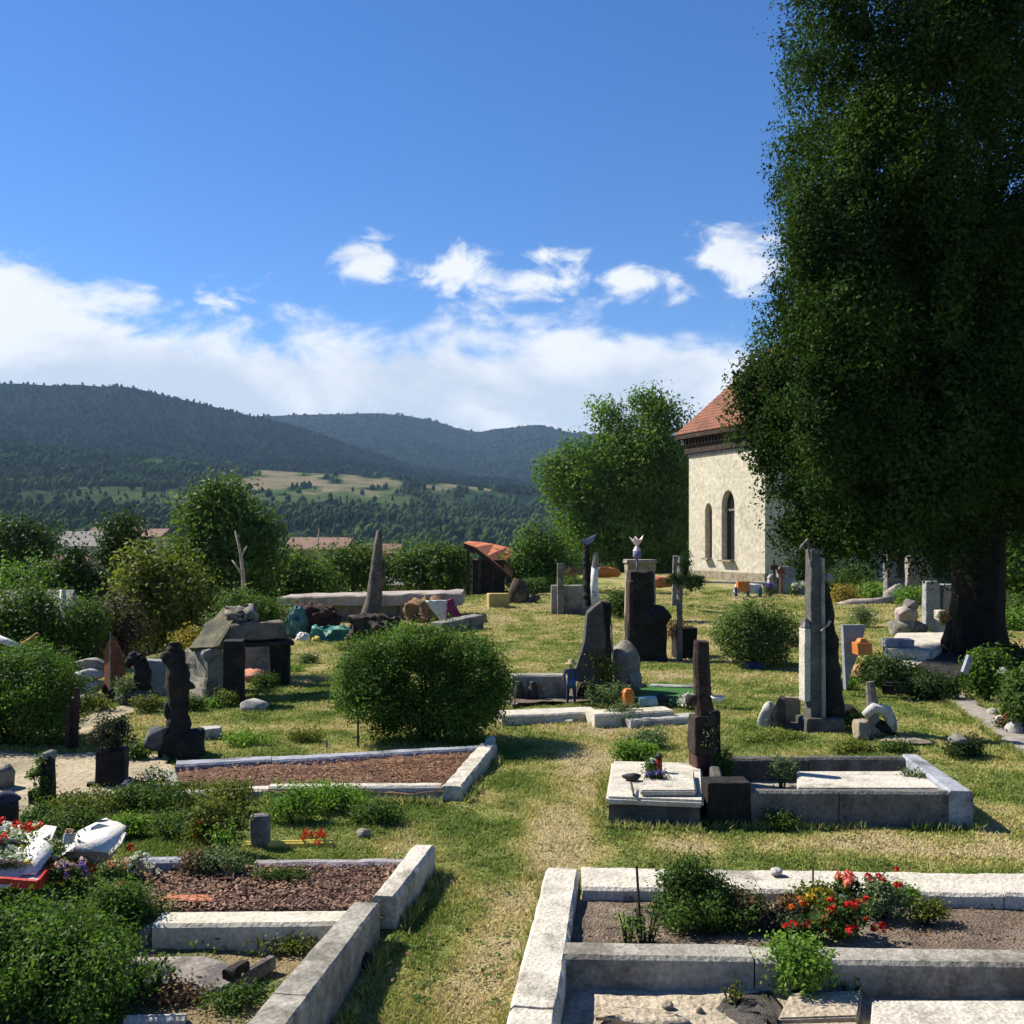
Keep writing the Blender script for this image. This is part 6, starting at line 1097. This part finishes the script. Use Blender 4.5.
y = 32; a, b = (XA(551, y), y), (XA(590, y), y); m = MB(); m.beam(a, b, .3, .3, gz(*a) - .2, ZA(585, y), .015); tag(m.build('low_wall', CONC_G, None, loc=(*a, gz(*a))), 'low grey wall running to the grey square pier', 'wall'); x = XA(560, y); z = gz(x, y - .3); m = MB(); m.box(x, y - .3, z - .1, 6.5 * y / F, .22, ZA(563, y) - z + .1, 0, 1, .012, 5, .02); tag(m.build('stone_pier', GREY_ST, None, loc=(x, y - .3, z)), 'grey square pier at the end of the low wall', 'pier')
for i, (px, py, w, h, y, l) in enumerate(((620, 588, 1.3, .9, 31, 'dark green bush between ruined and black monuments'), (575, 574, 1.6, 1.0, 40, 'bush behind the grey square pier'), (535, 590, 1.0, .8, 42, 'bush behind the dark jagged stump'))): 
    x = XA(px, y); shrub('dark_bush', l, 'bush', (x, y, gz(x, y)), w, w * .7, h, L_MID, 80, 44, .07, .14)
a, b = P(600, 608, .15), P(634, 599, .15); m = MB(); m.beam(a, b, .6, .6, -.3, .2, .03, .03, .2); tag(m.build('stone_ledge', GREY_ST, None, loc=(*a, gz(*a))), 'grey stone ledge lying in the grass between ruined and black monuments', 'ledge')
y = 38; x = XA(516, y); z = gz(x, y); m = MB(); m.tube([(x, y, z - .2), (x + .05, y, z + .4), (x + .1, y, ZA(580, y))], [.45, .36, .2], 11, .12, 3); m.tube([(x + .3, y, z - .1), (x + .9, y - .1, z + .25)], [.2, .1], 7, .05); tag(m.build('tree_stump', stone('stump_wood', (.03, .02, .016), (.10, .065, .045), (.16, .12, .09), 3, 1), None, True, loc=(x, y, z)), 'dark jagged tree stump on the hill crest', 'stump')
# ------------------------------------------------------------------ bush and graves before the church
y = 22; x = XA(757, y); z = gz(x, y); c = base(757, 668); y = c[1]; x = XA(757, y); z = gz(x, y); shrub('round_bush', 'loose rounded grey green bush below the church tower', 'bush', (x, y, z), 92 * y / F, 1.2, 68 * y / F, leafm('bush_grey', (.045, .072, .022), (.15, .205, .062), .36, 1.5), 300, 80, .055, .13)
m = MB(); a = PZ(752, 666, .05); m.box(a[0], a[1] - .1, z - .05, .3, .2, .2, .2, .9, .02, 3, .01); tag(m.build('blue_box', stone('dark_blue', (.03, .04, .09), (.07, .09, .17), scale=6), None, loc=(a[0], a[1] - .1, z)), 'dark blue box at the foot of the loose grey green bush', 'box')
y = 42; x = XA(742, y); z = gz(x, y); t = thing('tomb', 'white draped tomb on blue legs carrying an orange box', 'tomb', (x, y, z)); m = MB(); m.box(XA(748, y), y, z + .2, 26 * y / F, .7, ZA(584, y) - z - .2, .1, .85, .02, 5, .04); m.build('white_cover', WHITE, t)
for px in (734, 746, 758): m = MB(); m.box(XA(px, y), y - .36, z - .05, .12, .1, .5, 0, 1, .01); m.build('leg', BLUE, t)
m = MB(); m.box(XA(741, y), y - .3, ZA(591, y), 12 * y / F, .3, 10 * y / F, .1, 1, .015); tag(m.build('orange_box', ORANGE, None, loc=(XA(741, y), y - .3, ZA(591, y))), 'orange box set on the white draped tomb', 'box')
y = 44
for i, (px, py0, w, h, mt, l) in enumerate(((786, 596, 18, 26, BLUE_ST, 'pale blue gravestone with roof shaped top right of the church corner'), (772, 596, 8, 18, WHITE_ST, 'small white gravestone by the church corner'), (801, 598, 12, 14, BLUE_ST, 'low bluish gravestone against the tall obelisk'))):
    x = XA(px, y); z = gz(x, y); t = thing('gravestone', l, 'gravestone', (x, y, z), 'gravestones by the church corner'); m = MB(); m.box(x, y, z - .1, w * y / F, .25, ZA(py0 - h, y) - z + .1, .1, 1, .02); m.build('stone', mt, t); m = MB(); m.box(x, y - .02, ZA(py0 - h, y) + .003, w * 1.15 * y / F, .34, .16, .1, .5, .02); m.build('cap', CONC_G, t)
for i, (px, h, mt, l) in enumerate(((774, 34, IRON, 'black lamp post shaped cross at the church corner'), (781, 28, RUST, 'reddish wooden post among gravestones at the church corner'))):
    x = XA(px, y - .4); z = gz(x, y); m = MB(); m.tube([(x, y - .4, z - .1), (x, y - .4, z + h * y / F)], [.06, .05], 7); m.box(x, y - .4, z + h * .72 * y / F, .34, .12, .2, 0, 1, .01); tag(m.build('grave_cross', mt, None, loc=(x, y - .4, z)), l, 'cross')
for px, mt, pt, l in ((770, L_MID, P_PUR, 'violet blue flowers in front of the small white gravestone'), (796, L_MID, P_WHI, 'white flowers between the bluish gravestones')):
    x = XA(px, 42.5); z = gz(x, 42.5); t, e_, C_ = shrub('flowers', l, 'flowers', (x, 42.5, z), .7, .5, .6, mt, 30, 30, .06, .1); blooms(t, [(x + random.gauss(0, .2), 42.3, z + random.uniform(.3, .6)) for _ in range(14)], pt, .08, 14, .08)
shrub('dark_bush', 'bush filling the gap under the cypress by church corner', 'bush', (XA(810, 48), 48, gz(XA(810, 48), 48)), 2.6, 1.5, 2.0, L_DARK, 120, 44, .12, .25)
# tall obelisk group
y = 12.6; x = XA(815, y); z = gz(x, y); sc = y / F; t = thing('obelisk', 'very tall weathered grey obelisk with fluted shaft and rear pillar coloured as shade', 'obelisk', (x, y, z))
m = MB(); m.box(XA(820, y), y, z - .1, 40 * sc, .42, ZA(716, y) - z + .1, .05, .96, .015, 6, .02); m.build('base', CONC_D, t)
ob_m = stone('obelisk_grey', (.07, .067, .06), (.145, .14, .128), (.22, .21, .19), 6, .9, spot=-.2)
m = MB(); m.box(XA(813, y), y, ZA(717, y), 13 * sc, .2, ZA(549, y) - ZA(717, y), .2, .8, .010, 9, .015); m.build('shaft', ob_m, t)
m = MB(); m.box(XA(820, y), y - .02, ZA(717, y), 4 * sc, .2, ZA(558, y) - ZA(717, y), .2, .8, .006, 7, .008); m.build('pilaster', CONC_G, t)
m = MB(); m.box(XA(804, y), y - .03, ZA(700, y), 6.5 * sc, .16, ZA(628, y) - ZA(700, y), .2, 1, .006, 6, .01); m.build('sunlit_facing', CONC, t); m = MB(); m.box(XA(804, y), y - .03, ZA(628, y) + .003, 7 * sc, .16, 10 * sc, .2, .6, .012, 4, .012); m.build('corner_finial', GREY_ST, t)  # pale colour stands for the obelisk's sunlit left face
m = MB(); m.rag([(XA(833, y), y + .05, z - .1), (XA(832, y), y + .05, ZA(690, y)), (XA(829, y), y + .05, ZA(640, y)), (XA(824, y), y + .05, ZA(590, y)), (XA(823, y), y + .05, ZA(580, y))], [.17, .155, .125, .085, .06], .014, 14, 26, 7); m.build('shade_pillar', DARK_ST, t, True)  # near-black colour stands for the obelisk's shaded right side
m = MB(); m.tube([W_(795, 552, y), W_(802, 546, y), W_(806, 540, y), W_(811, 552, y)], [.018, .026, .03, .03], 7); m.build('top_bracket', WOOD_G, t); m = MB(); m.tube([W_(821, 631, y - .16), W_(828, 625, y - .16), W_(830, 621, y - .14)], [.015, .014, .02], 6); m.build('iron_hook', WHITE_ST, t)
m = MB(); m.rock(W_(829, 579, y), (.08, .06, .06), .3, 2, 2, 3); m.build('top_knob', LICHEN, t, True)
y2 = 12.9; t2 = thing('grave_tablet', 'pale tan stone panel beside the obelisk foot', 'panel', (XA(790, y2), y2, gz(XA(790, y2), y2))); m = MB(); m.box(XA(792, y2), y2, -.1, 17 * sc, .1, ZA(697, y2) + .1, -.1, .95, .01, 4, .006); m.build('panel', TAN_ST, t2); m = MB(); m.box(XA(791, y2), y2 - .2, -.1, 22 * sc, .2, ZA(722, y2) + .12, -.1, 1, .01, 4, .006); m.build('foot', CONC_D, t2)
m = MB(); m.plate([W_(775, 718, y2 - .3), W_(784, 700, y2 - .3), W_(786, 697, y2 - .2), W_(786, 724, y2 - .1), W_(777, 724, y2 - .3)], .07); m._noise(m.bm.verts, .006, 8); tag(m.build('leaning_slab', CONC_D, None, loc=W_(780, 724, y2 - .2)), 'dark grey slab leaning on the pale tan panel', 'slab')
m = MB(); a = W_(768, 715, y2); m.rock((a.x, a.y, .12), (.14, .12, .20), .2, 1.6, 3, 4); tag(m.build('white_stone', WHITE_ST, None, True, loc=(a.x, a.y, 0)), 'upright white stone beside the leaning dark slab', 'stone')
c = base(772, 727); t, e_, C_ = shrub('violet_flowers', 'violet flowers at the foot of the leaning dark slab', 'flowers', (c[0], c[1], 0), .2, .16, .14, L_MID, 24, 30, .022, .03); blooms(t, [(c[0] + random.gauss(0, .05), c[1] - .04, random.uniform(.07, .17)) for _ in range(14)], P_PUR, .025)
c = base(831, 730); stemplant('leafy_plant', 'small bright green plant at the foot of the obelisk', 'plant', (c[0], c[1], 0), .22, .14, L_BRIGHT, 12, 22, .04); m = MB(); c = base(846, 722); m.rock((c[0], c[1], .10), (.20, .16, .16), .3, 1.7, 3, 5); tag(m.build('dark_boulder', DARK_ST, None, True, loc=c), 'dark boulder next to the small plant by the obelisk', 'boulder')
c = base(822, 724); t, e_, C_ = shrub('orange_flowers', 'small orange flower bunch on the obelisk base', 'flowers', (c[0], c[1] - .08, ZA(718, c[1])), .14, .1, .12, L_BROWN, 14, 20, .02, .025); blooms(t, [(c[0] + random.gauss(0, .03), c[1] - .12, ZA(718, c[1]) + random.uniform(.03, .12)) for _ in range(6)], P_ORA, .02)
y = 15.5; x = XA(858, y); z = gz(x, y); m = MB(); m.plate([W_(843, 625, y), W_(866, 625, y), W_(860, 650, y), W_(851, 672, y), W_(846, 690, y)], .12); m._noise(m.bm.verts, .01, 5); tag(m.build('leaning_slab', stone('blue_grey_slab', (.16, .18, .19), (.27, .29, .30), scale=5, bump=.5), None, loc=(x, y, z)), 'blue grey wedge shaped slab behind the obelisk', 'slab')
x = XA(862, y - .2); t = thing('grave_lantern', 'orange lantern hung on the blue grey wedge slab', 'lantern', (x, y - .2, ZA(652, y))); m = MB(); m.box(x, y - .2, ZA(653, y), 15 * y / F, .2, 12 * y / F, .1, 1, .015); m.build('glass', ORANGE, t); m = MB(); m.box(x, y - .2, ZA(641, y) + .003, 10 * y / F, .16, .06, .1, .6, .01); m.build('lid', ORANGE, t)
c = base(862, 628); shrub('grey_bush', 'small grey green bush behind the orange lantern', 'bush', c, .8, .6, .6, L_GREY, 50, 40, .05, .1)
c = base(858, 668); m = MB(); m.rock((XA(866, 17), 17, gz(XA(866, 17), 17) + .1), (.4, .3, .15), .3, 2, 3, 2); tag(m.build('earth_mound', stone('orange_earth', (.34, .19, .08), (.48, .30, .14), (.2, .17, .07), 6, .8), None, True, loc=c), 'orange earth mound beyond the orange lantern', 'earth mound')
# broken cross
x, y, z = base(872, 738); sc = y / F; t = thing('broken_cross', 'broken grey cross with a pale drooping arm on a tan stump base', 'cross', (x, y, z)); m = MB(); m.tube([(x + .01, y, z - .1), (x, y, z + 30 * sc), (x - 2 * sc, y, z + 56 * sc)], [.10, .075, .05], 10, .014, 6); m.build('shaft', WOOD_G, t)
m = MB(); m.tube([W_(864, 716, y - .06), W_(874, 708, y - .06), W_(886, 711, y - .06), W_(892, 722, y - .06), W_(895, 731, y - .06)], [.05, .07, .075, .06, .03], 10, .02, 6); m.build('arm', stone('pale_cross', (.38, .36, .33), (.58, .56, .52), (.2, .19, .17), 8, .7), t, True); m = MB(); m.tube([W_(874, 724, y - .02), W_(888, 728, y - .02), W_(897, 737, y - .02)], [.08, .07, .03], 9, .02, 6); m.build('dark_arm', DARK_ST, t, True); m = MB(); m.rock((x - 9 * sc, y, z + .07), (.13, .12, .14), .35, 1.8, 3, 6); m.build('base', TAN_ST, t, True)
for i, (px, py, w, h, mt, l) in enumerate(((852, 730, .5, .2, L_MID, 'green grass tuft left beside the broken cross'), (770, 742, .9, .08, L_OLIVE, 'low weeds along the back of the dark kerbed grave'), (900, 752, .4, .10, L_MID, 'short green weeds by the bluish end kerb'), (845, 752, .8, .09, L_OLIVE, 'weed strip between the obelisk and the dark kerbed grave'), (845, 690, .5, .2, L_BRIGHT, 'bright weeds at the side of the shade-coloured rear pillar'))): shrub('weed_clump', l, 'weeds', base(px, py), w, w * .4, h, mt, 40, 34, .03, .05, 'weeds around the obelisk')
x, y, z = base(906, 742); m = MB(); m.rock((x, y, z + .01), (.28, .2, .04), .3, 2, 3, 4); tag(m.build('flat_stone', TAN_ST, None, True, loc=(x, y, z)), 'flat tan stone sunk in the lawn by the broken cross', 'stone')
x, y, z = base(965, 758); t, e_, C_ = shrub('ground_plant', 'dark green low plant wrapped around a grey rock on the lawn', 'plant', (x, y, z), .46, .34, .2, L_DARK, 70, 44, .03, .05, ells=[(x - .05, y, z + .09, .17, .15, .09), (x + .12, y + .05, z + .10, .08, .08, .12)]); m = MB(); m.rock((x - .08, y - .02, z + .20), (.10, .08, .06), .2, 1.6, 3, 2); tag(m.build('grey_rock', GREY_ST, None, True, loc=(x - .08, y - .02, z + .14)), 'smooth grey rock sitting in the dark green low plant', 'rock')
# ------------------------------------------------------------------ graves under the cypress
y = 24.5; x = XA(918, y); z = gz(x, y); t = thing('table_tomb', 'pale flat table tomb with a whitish blue end under the cypress', 'tomb', (x, y, z))
def Gq(px, py, zz): return PZ(px, py, zz)
q = [Gq(884, 649, .3), Gq(932, 652, .3), Gq(960, 632, .3), Gq(896, 633, .3)]; m = MB(); m.prism(q, -.3, .30, .03, .01); m.build('slab', CONC, t); m = MB(); a = Gq(884, 645, .3); m.box(XA(890, a[1]), a[1] - .4, .302, .55, .3, .16, 0, 1, .02); m.build('end_block', BLUE_ST, t)
q = [Gq(898, 668, .12), Gq(930, 672, .12), Gq(944, 655, .12), Gq(905, 655, .12)]; m = MB(); m.prism(q, -.2, .12, .03, .01); tag(m.build('grave_slab', CONC, None, loc=(*q[0], 0)), 'low pale slab in front of the table tomb', 'slab')
for i, (px, top, wpx, mt, l) in enumerate(((931, 581, 15, stone('stele_grey', (.22, .23, .235), (.36, .37, .37), (.14, .14, .13), 4, .6), 'tall grey stele behind the table tomb, next to the rock pile'), (949, 584, 17, stone('stele_tan', (.22, .20, .165), (.36, .33, .28), (.14, .13, .11), 4, .6), 'tall tan stele beside the cypress trunk'), (940, 610, 8, CONC, 'slim short stele standing before the two tall ones'))):
    yy = 25.6 - .8 * (i == 2); x = XA(px, yy); z = gz(x, yy); m = MB(); m.box(x, yy, z - .1, wpx * yy / F, .28, ZA(top, yy) - z + .1, .05 * i, .94, .015, 6, .03); tag(m.build('stele', mt, None, loc=(x, yy, z)), l, 'stele', 'steles under the cypress')
for i, (px, py, r, mt, l) in enumerate(((903, 629, .30, LICHEN, 'pinkish stone at the base of the rock pile'), (912, 632, .28, GREY_ST, 'grey stone beside the base of the rock pile'), (906, 617, .26, stone('pink_rock', (.30, .24, .22), (.44, .37, .34), (.2, .17, .15), 6, .7), 'pink brown stone in the middle of the rock pile'), (911, 607, .2, GREY_ST, 'small grey stone crowning the rock pile'))):
    y = 25; x = XA(px, y); m = MB(); m.rock((x, y, ZA(py, y) + .05), (r, r, r * .85), .3, 1.8, 3, i * 3.1 + .5); tag(m.build('piled_rock', mt, None, True, loc=(x, y, gz(x, y))), l, 'rock', 'rock pile by the steles')
c = (XA(947, 24.6), 24.6, .3); t, e_, C_ = shrub('red_flowers', 'dark red flowers on the table tomb by the cypress trunk', 'flowers', c, .5, .4, .36, L_DARK, 30, 34, .04, .07); blooms(t, [(c[0] + random.gauss(0, .13), c[1] - .1, .3 + random.uniform(.12, .36)) for _ in range(14)], P_RED, .05)
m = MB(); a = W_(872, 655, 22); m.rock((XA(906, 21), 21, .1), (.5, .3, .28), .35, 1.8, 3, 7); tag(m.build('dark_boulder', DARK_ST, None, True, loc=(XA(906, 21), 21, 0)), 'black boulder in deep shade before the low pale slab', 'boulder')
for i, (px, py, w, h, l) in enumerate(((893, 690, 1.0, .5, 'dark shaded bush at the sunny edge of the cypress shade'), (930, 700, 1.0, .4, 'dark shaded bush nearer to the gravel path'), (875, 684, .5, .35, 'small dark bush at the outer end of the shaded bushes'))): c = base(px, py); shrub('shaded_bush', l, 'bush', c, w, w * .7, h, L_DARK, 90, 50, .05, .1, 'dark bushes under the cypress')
q = [PZ(882, 690, .05), PZ(950, 692, .05), PZ(990, 655, .05), PZ(940, 656, .05)]; m = MB(); m.prism(q, -.2, .16, .04, .02); tag(m.build('shade_black_tomb', DARK_ST, None, loc=(*q[0], 0)), 'low tomb coloured black for the deep shade before the cypress trunk', 'tomb')  # deep shade under the cypress is put into this black
y = 14.2; m = MB(); m.plate([W_(963, 672, y), W_(969, 655, y), W_(973, 657, y), W_(968, 675, y)], .08); tag(m.build('leaning_slab', BLUE_ST, None, loc=W_(966, 675, y)), 'small bluish slab leaning on the leafy shrub by the path', 'slab')
for i, (px, py, w, h, mt, l) in enumerate(((990, 708, .52, .80, L_TREE, 'leafy shrub with one white bloom by the gravel path'), (1042, 742, .75, .85, L_MID, 'broad leafy shrub further along the gravel path'), (1016, 690, .7, .6, L_DARK, 'dark leafy shrub behind the shrub with white bloom'))):
    c = PZ(px, py - 6, 0); zz = gz(*c); t, e_, C_ = shrub('leafy_shrub', l, 'shrub', (c[0], c[1] + .15, zz), w, w * .8, h, mt, 170, 60, .06, .09, 'shrubs along the gravel path')
    if i == 0: blooms(t, [(c[0] + .06, c[1] - .24, zz + .5)], P_WHI, .07, 20, .06)
for i, (px, py, r, mt, l) in enumerate(((993, 716, .08, WHITE_ST, 'white stone at the shrub edge of the gravel path'), (1001, 722, .07, PINK, 'pinkish stone next to the white stone by the path'), (1014, 735, .10, WHITE_ST, 'pale upright stone beside the dark red flowers'))): c = base(px, py); m = MB(); m.rock((c[0], c[1], c[2] + r * .6), (r, r, r * (1.5 if i == 2 else .8)), .3, 1.7, 3, i * 2 + .7); tag(m.build('path_stone', mt, None, True, loc=c), l, 'stone', 'stones edging the gravel path')
c = base(1006, 730); t, e_, C_ = shrub('red_flowers', 'dark red flowers between stones at the gravel path', 'flowers', c, .24, .2, .2, L_DARK, 26, 30, .03, .04); blooms(t, [(c[0] + random.gauss(0, .06), c[1] - .05, c[2] + random.uniform(.06, .2)) for _ in range(12)], P_RED, .03)
y = 37; m = MB(); m.tube([W_(838, 606, y), W_(852, 604, y), W_(872, 603, y), W_(892, 600, y)], [.12, .2, .17, .15], 12, .04, 2); tag(m.build('fallen_log', PALEWOOD, None, True, loc=W_(865, 606, y)), 'pale fallen log lying in the grass under the cypress', 'log')
y = 39; x = XA(894, y); z = gz(x, y); t = thing('headstone', 'tall pale headstone with dark niche far under the cypress', 'headstone', (x, y, z)); m = MB(); m.box(x, y, z - .1, 20 * y / F, .4, ZA(534, y) - z + .1, .1, .9, .03, 6, .05); m.build('tablet', GREY_ST, t); m = MB(); m.box(XA(899, y), y - .22, ZA(578, y), 7 * y / F, .08, 30 * y / F, .1, .8, .01); m.build('niche', IRON, t); m = MB(); m.rock((x, y - .3, z + .35), (.45, .3, .4), .3, 2, 3, 3); m.build('foot_stone', LICHEN, t, True)
y = 43; x = XA(918, y); z = gz(x, y); m = MB(); m.box(x, y, z - .1, 30 * y / F, .6, ZA(556, y) - z + .1, 0, .7, .03, 6, .03, taper_y=1); tag(m.build('gravestone', stone('mauve_grave', (.17, .145, .13), (.27, .235, .215), scale=3, bump=.5), None, loc=(x, y, z)), 'brownish gabled gravestone behind the tall grey stele', 'gravestone')

# ------------------------------------------------------------------ lawn blades
n = 2300000
Yg = 3.6 + (1 - rng.uniform(0, 1, n)) ** 2.4 * 44; Xg = rng.uniform(-.82, .80, n) * Yg
k = np.ones(n, bool)
for poly in EXCL: k &= ~inside(Xg, Yg, poly)
k &= (Xg > -8 + .25 * (Yg - 12) - 4)
dr = dryness(Xg, Yg); tuft = fbm(Xg * 5, Yg * 5, 61, 3); k &= rng.uniform(0, 1, n) < np.clip((tuft - .22) * 3.6, .15, 1) * (1 - .6 * np.clip(dr - .45, 0, 1) / .55)
Xg, Yg, dr, tuft = Xg[k], Yg[k], dr[k], tuft[k]; n = len(Xg); Zg = g(Xg, Yg)
hh = rng.uniform(.010, .028, n) * (.6 + tuft) * (1 + .04 * (Yg - 5)); wd = .0035 + .00075 * Yg; a = rng.uniform(0, 6.283, n); ln = rng.normal(0, .55, (n, 2)) * hh[:, None]
ex, ey = [], []
for poly in EXCL:                        # uncut grass along the kerb feet
    for (x1, y1), (x2, y2) in zip(poly, poly[1:] + poly[:1]):
        ln_ = math.hypot(x2 - x1, y2 - y1); k_ = int(ln_ * 420)
        if ln_ < 15 and k_: t_ = rng.uniform(0, 1, k_); nx_, ny_ = (y2 - y1) / ln_, -(x2 - x1) / ln_; of = np.abs(rng.normal(0, .035, k_)) + .005; sg = 1 if not inside(np.array([(x1 + x2) / 2 + nx_ * .03]), np.array([(y1 + y2) / 2 + ny_ * .03]), poly)[0] else -1; ex.append(x1 + (x2 - x1) * t_ + nx_ * of * sg); ey.append(y1 + (y2 - y1) * t_ + ny_ * of * sg)
ex, ey = np.concatenate(ex), np.concatenate(ey); k_ = (fbm(ex * 4, ey * 4, 15, 3) > .42) & (ey > 3.2)
for poly in EXCL: k_ &= ~inside(ex, ey, poly)
ex, ey = ex[k_], ey[k_]; n0 = len(ex)
hh = np.concatenate([hh, rng.uniform(.03, .10, n0)]); wd = np.concatenate([wd, .003 + .0007 * ey]); a = rng.uniform(0, 6.283, n + n0); ln = np.concatenate([ln, rng.normal(0, .5, (n0, 2)) * hh[n:, None]]); Xg, Yg = np.concatenate([Xg, ex]), np.concatenate([Yg, ey]); Zg = np.concatenate([Zg, g(ex, ey)]); dr = np.concatenate([dr, rng.uniform(0, .75, n0)]); n += n0
B = np.stack([Xg, Yg, Zg - .004], 1); sd = np.stack([np.cos(a) * wd, np.sin(a) * wd, np.zeros(n)], 1); tip = B + np.stack([ln[:, 0], ln[:, 1], hh], 1)
V = np.stack([B - sd, B + sd, tip], 1).reshape(-1, 3)
m, n_, N_, L_ = nodes('lawn_blade'); at_ = N_('ShaderNodeAttribute'); at_.attribute_name = 'dry'; ge = N_('ShaderNodeNewGeometry'); ma_ = N_('ShaderNodeMath'); ma_.operation = 'MULTIPLY_ADD'; ma_.inputs[1].default_value = .42; L_(ge.outputs['Random Per Island'], ma_.inputs[0]); s_ = N_('ShaderNodeMath'); s_.operation = 'SUBTRACT'; s_.inputs[1].default_value = .2; L_(at_.outputs['Fac'], s_.inputs[0]); L_(s_.outputs[0], ma_.inputs[2])
r_ = ramp(n_, [(.05, (.125, .185, .032)), (.38, (.255, .30, .075)), (.66, (.42, .38, .14)), (1, (.55, .47, .25))]); L_(ma_.outputs[0], r_.inputs['Fac'])
d_ = N_('ShaderNodeBsdfPrincipled'); d_.inputs['Roughness'].default_value = .7; d_.inputs['Specular IOR Level'].default_value = .1; L_(r_.outputs[0], d_.inputs['Base Color']); tr = N_('ShaderNodeBsdfTranslucent'); L_(r_.outputs[0], tr.inputs['Color']); mx_ = N_('ShaderNodeMixShader'); mx_.inputs['Fac'].default_value = .35; L_(d_.outputs[0], mx_.inputs[1]); L_(tr.outputs[0], mx_.inputs[2]); L_(mx_.outputs[0], N_('ShaderNodeOutputMaterial').inputs['Surface'])
gl = polys('lawn_grass', V, 3, m, attrs={'dry': np.repeat(dr, 3)}); tag(gl, 'short sunburnt grass covering the cemetery lawn', 'grass', kind='stuff')
# fallen leaves, chips and crumbs lying on the soil of the beds
def litter(name, label, poly, z, nn, size, mat_):
    xs_ = [p[0] for p in poly]; ys_ = [p[1] for p in poly]; X = rng.uniform(min(xs_), max(xs_), nn); Y = rng.uniform(min(ys_), max(ys_), nn); k = inside(X, Y, poly); C = np.stack([X[k], Y[k], np.full(k.sum(), z) + rng.uniform(0, .03, k.sum())], 1)
    o = polys(name, leafquads(C, size, np.tile([0, 0, 1.], (len(C), 1)), .7, 1.2, .8), 4, mat_); return tag(o, label, 'leaf litter', kind='stuff')
litter('leaf_litter', 'brown fallen leaves covering the bed with the broken kerb', [PZ(130, 862, .15), PZ(405, 858, .15), PZ(372, 905, .15), PZ(150, 905, .15)], .115, 9000, .024, leafm('litter_leaf', (.06, .033, .024), (.30, .18, .12), .05, 4))
litter('leaf_litter', 'reddish crumbs and leaves on the long grave bed', [PZ(180, 768, .13), PZ(470, 751, .13), PZ(442, 780, .13), PZ(180, 783, .13)], .11, 5200, .028, leafm('litter_red', (.07, .035, .02), (.30, .16, .09), .05, 4))
litter('leaf_litter', 'dry bits scattered on the soil of the pale double grave', [PZ(590, 896, .15), PZ(1060, 896, .15), PZ(1060, 938, .15), PZ(580, 938, .15)], .125, 1500, .018, L_BROWN)

k_ = 2600; lx, ly = rng.uniform(-.5, .5, k_), 4.2 + 16 * rng.uniform(0, 1, k_) ** 1.5; lx = lx * ly * 1.1; kk = fbm(lx * .8, ly * .8, 71, 3) > .45
for poly in EXCL: kk &= ~inside(lx, ly, poly)
lx, ly = lx[kk], ly[kk]; C = np.stack([lx, ly, g(lx, ly) + .022], 1)
tag(polys('fallen_leaves', leafquads(C, .032, np.tile([0, 0, 1.], (len(C), 1)), .7, 1.4, .5), 4, L_BROWN), 'dry leaves scattered over the lawn', 'leaves', kind='stuff')
C = np.stack([lx, ly, g(lx, ly) + .035], 1) + rng.normal(0, .25, (len(lx), 3)) * np.array([1, 1, 0]); kk = np.ones(len(C), bool)
for poly in EXCL: kk &= ~inside(C[:, 0], C[:, 1], poly)
C = np.repeat(C[kk], 7, 0) + rng.normal(0, .03, (kk.sum() * 7, 3)) * np.array([1, 1, .25]); C[:, 2] = g(C[:, 0], C[:, 1]) + rng.uniform(.015, .04, len(C))
tag(polys('clover', leafquads(C, .026, np.tile([0, 0, 1.], (len(C), 1)), .9, 1.6, .6), 4, L_BUSH), 'low clover and weed leaves growing through the lawn', 'ground cover', kind='stuff')

for o in COL.objects:
    if o.parent is None and o.get('category') and not o.get('kind'): o['kind'] = 'thing'
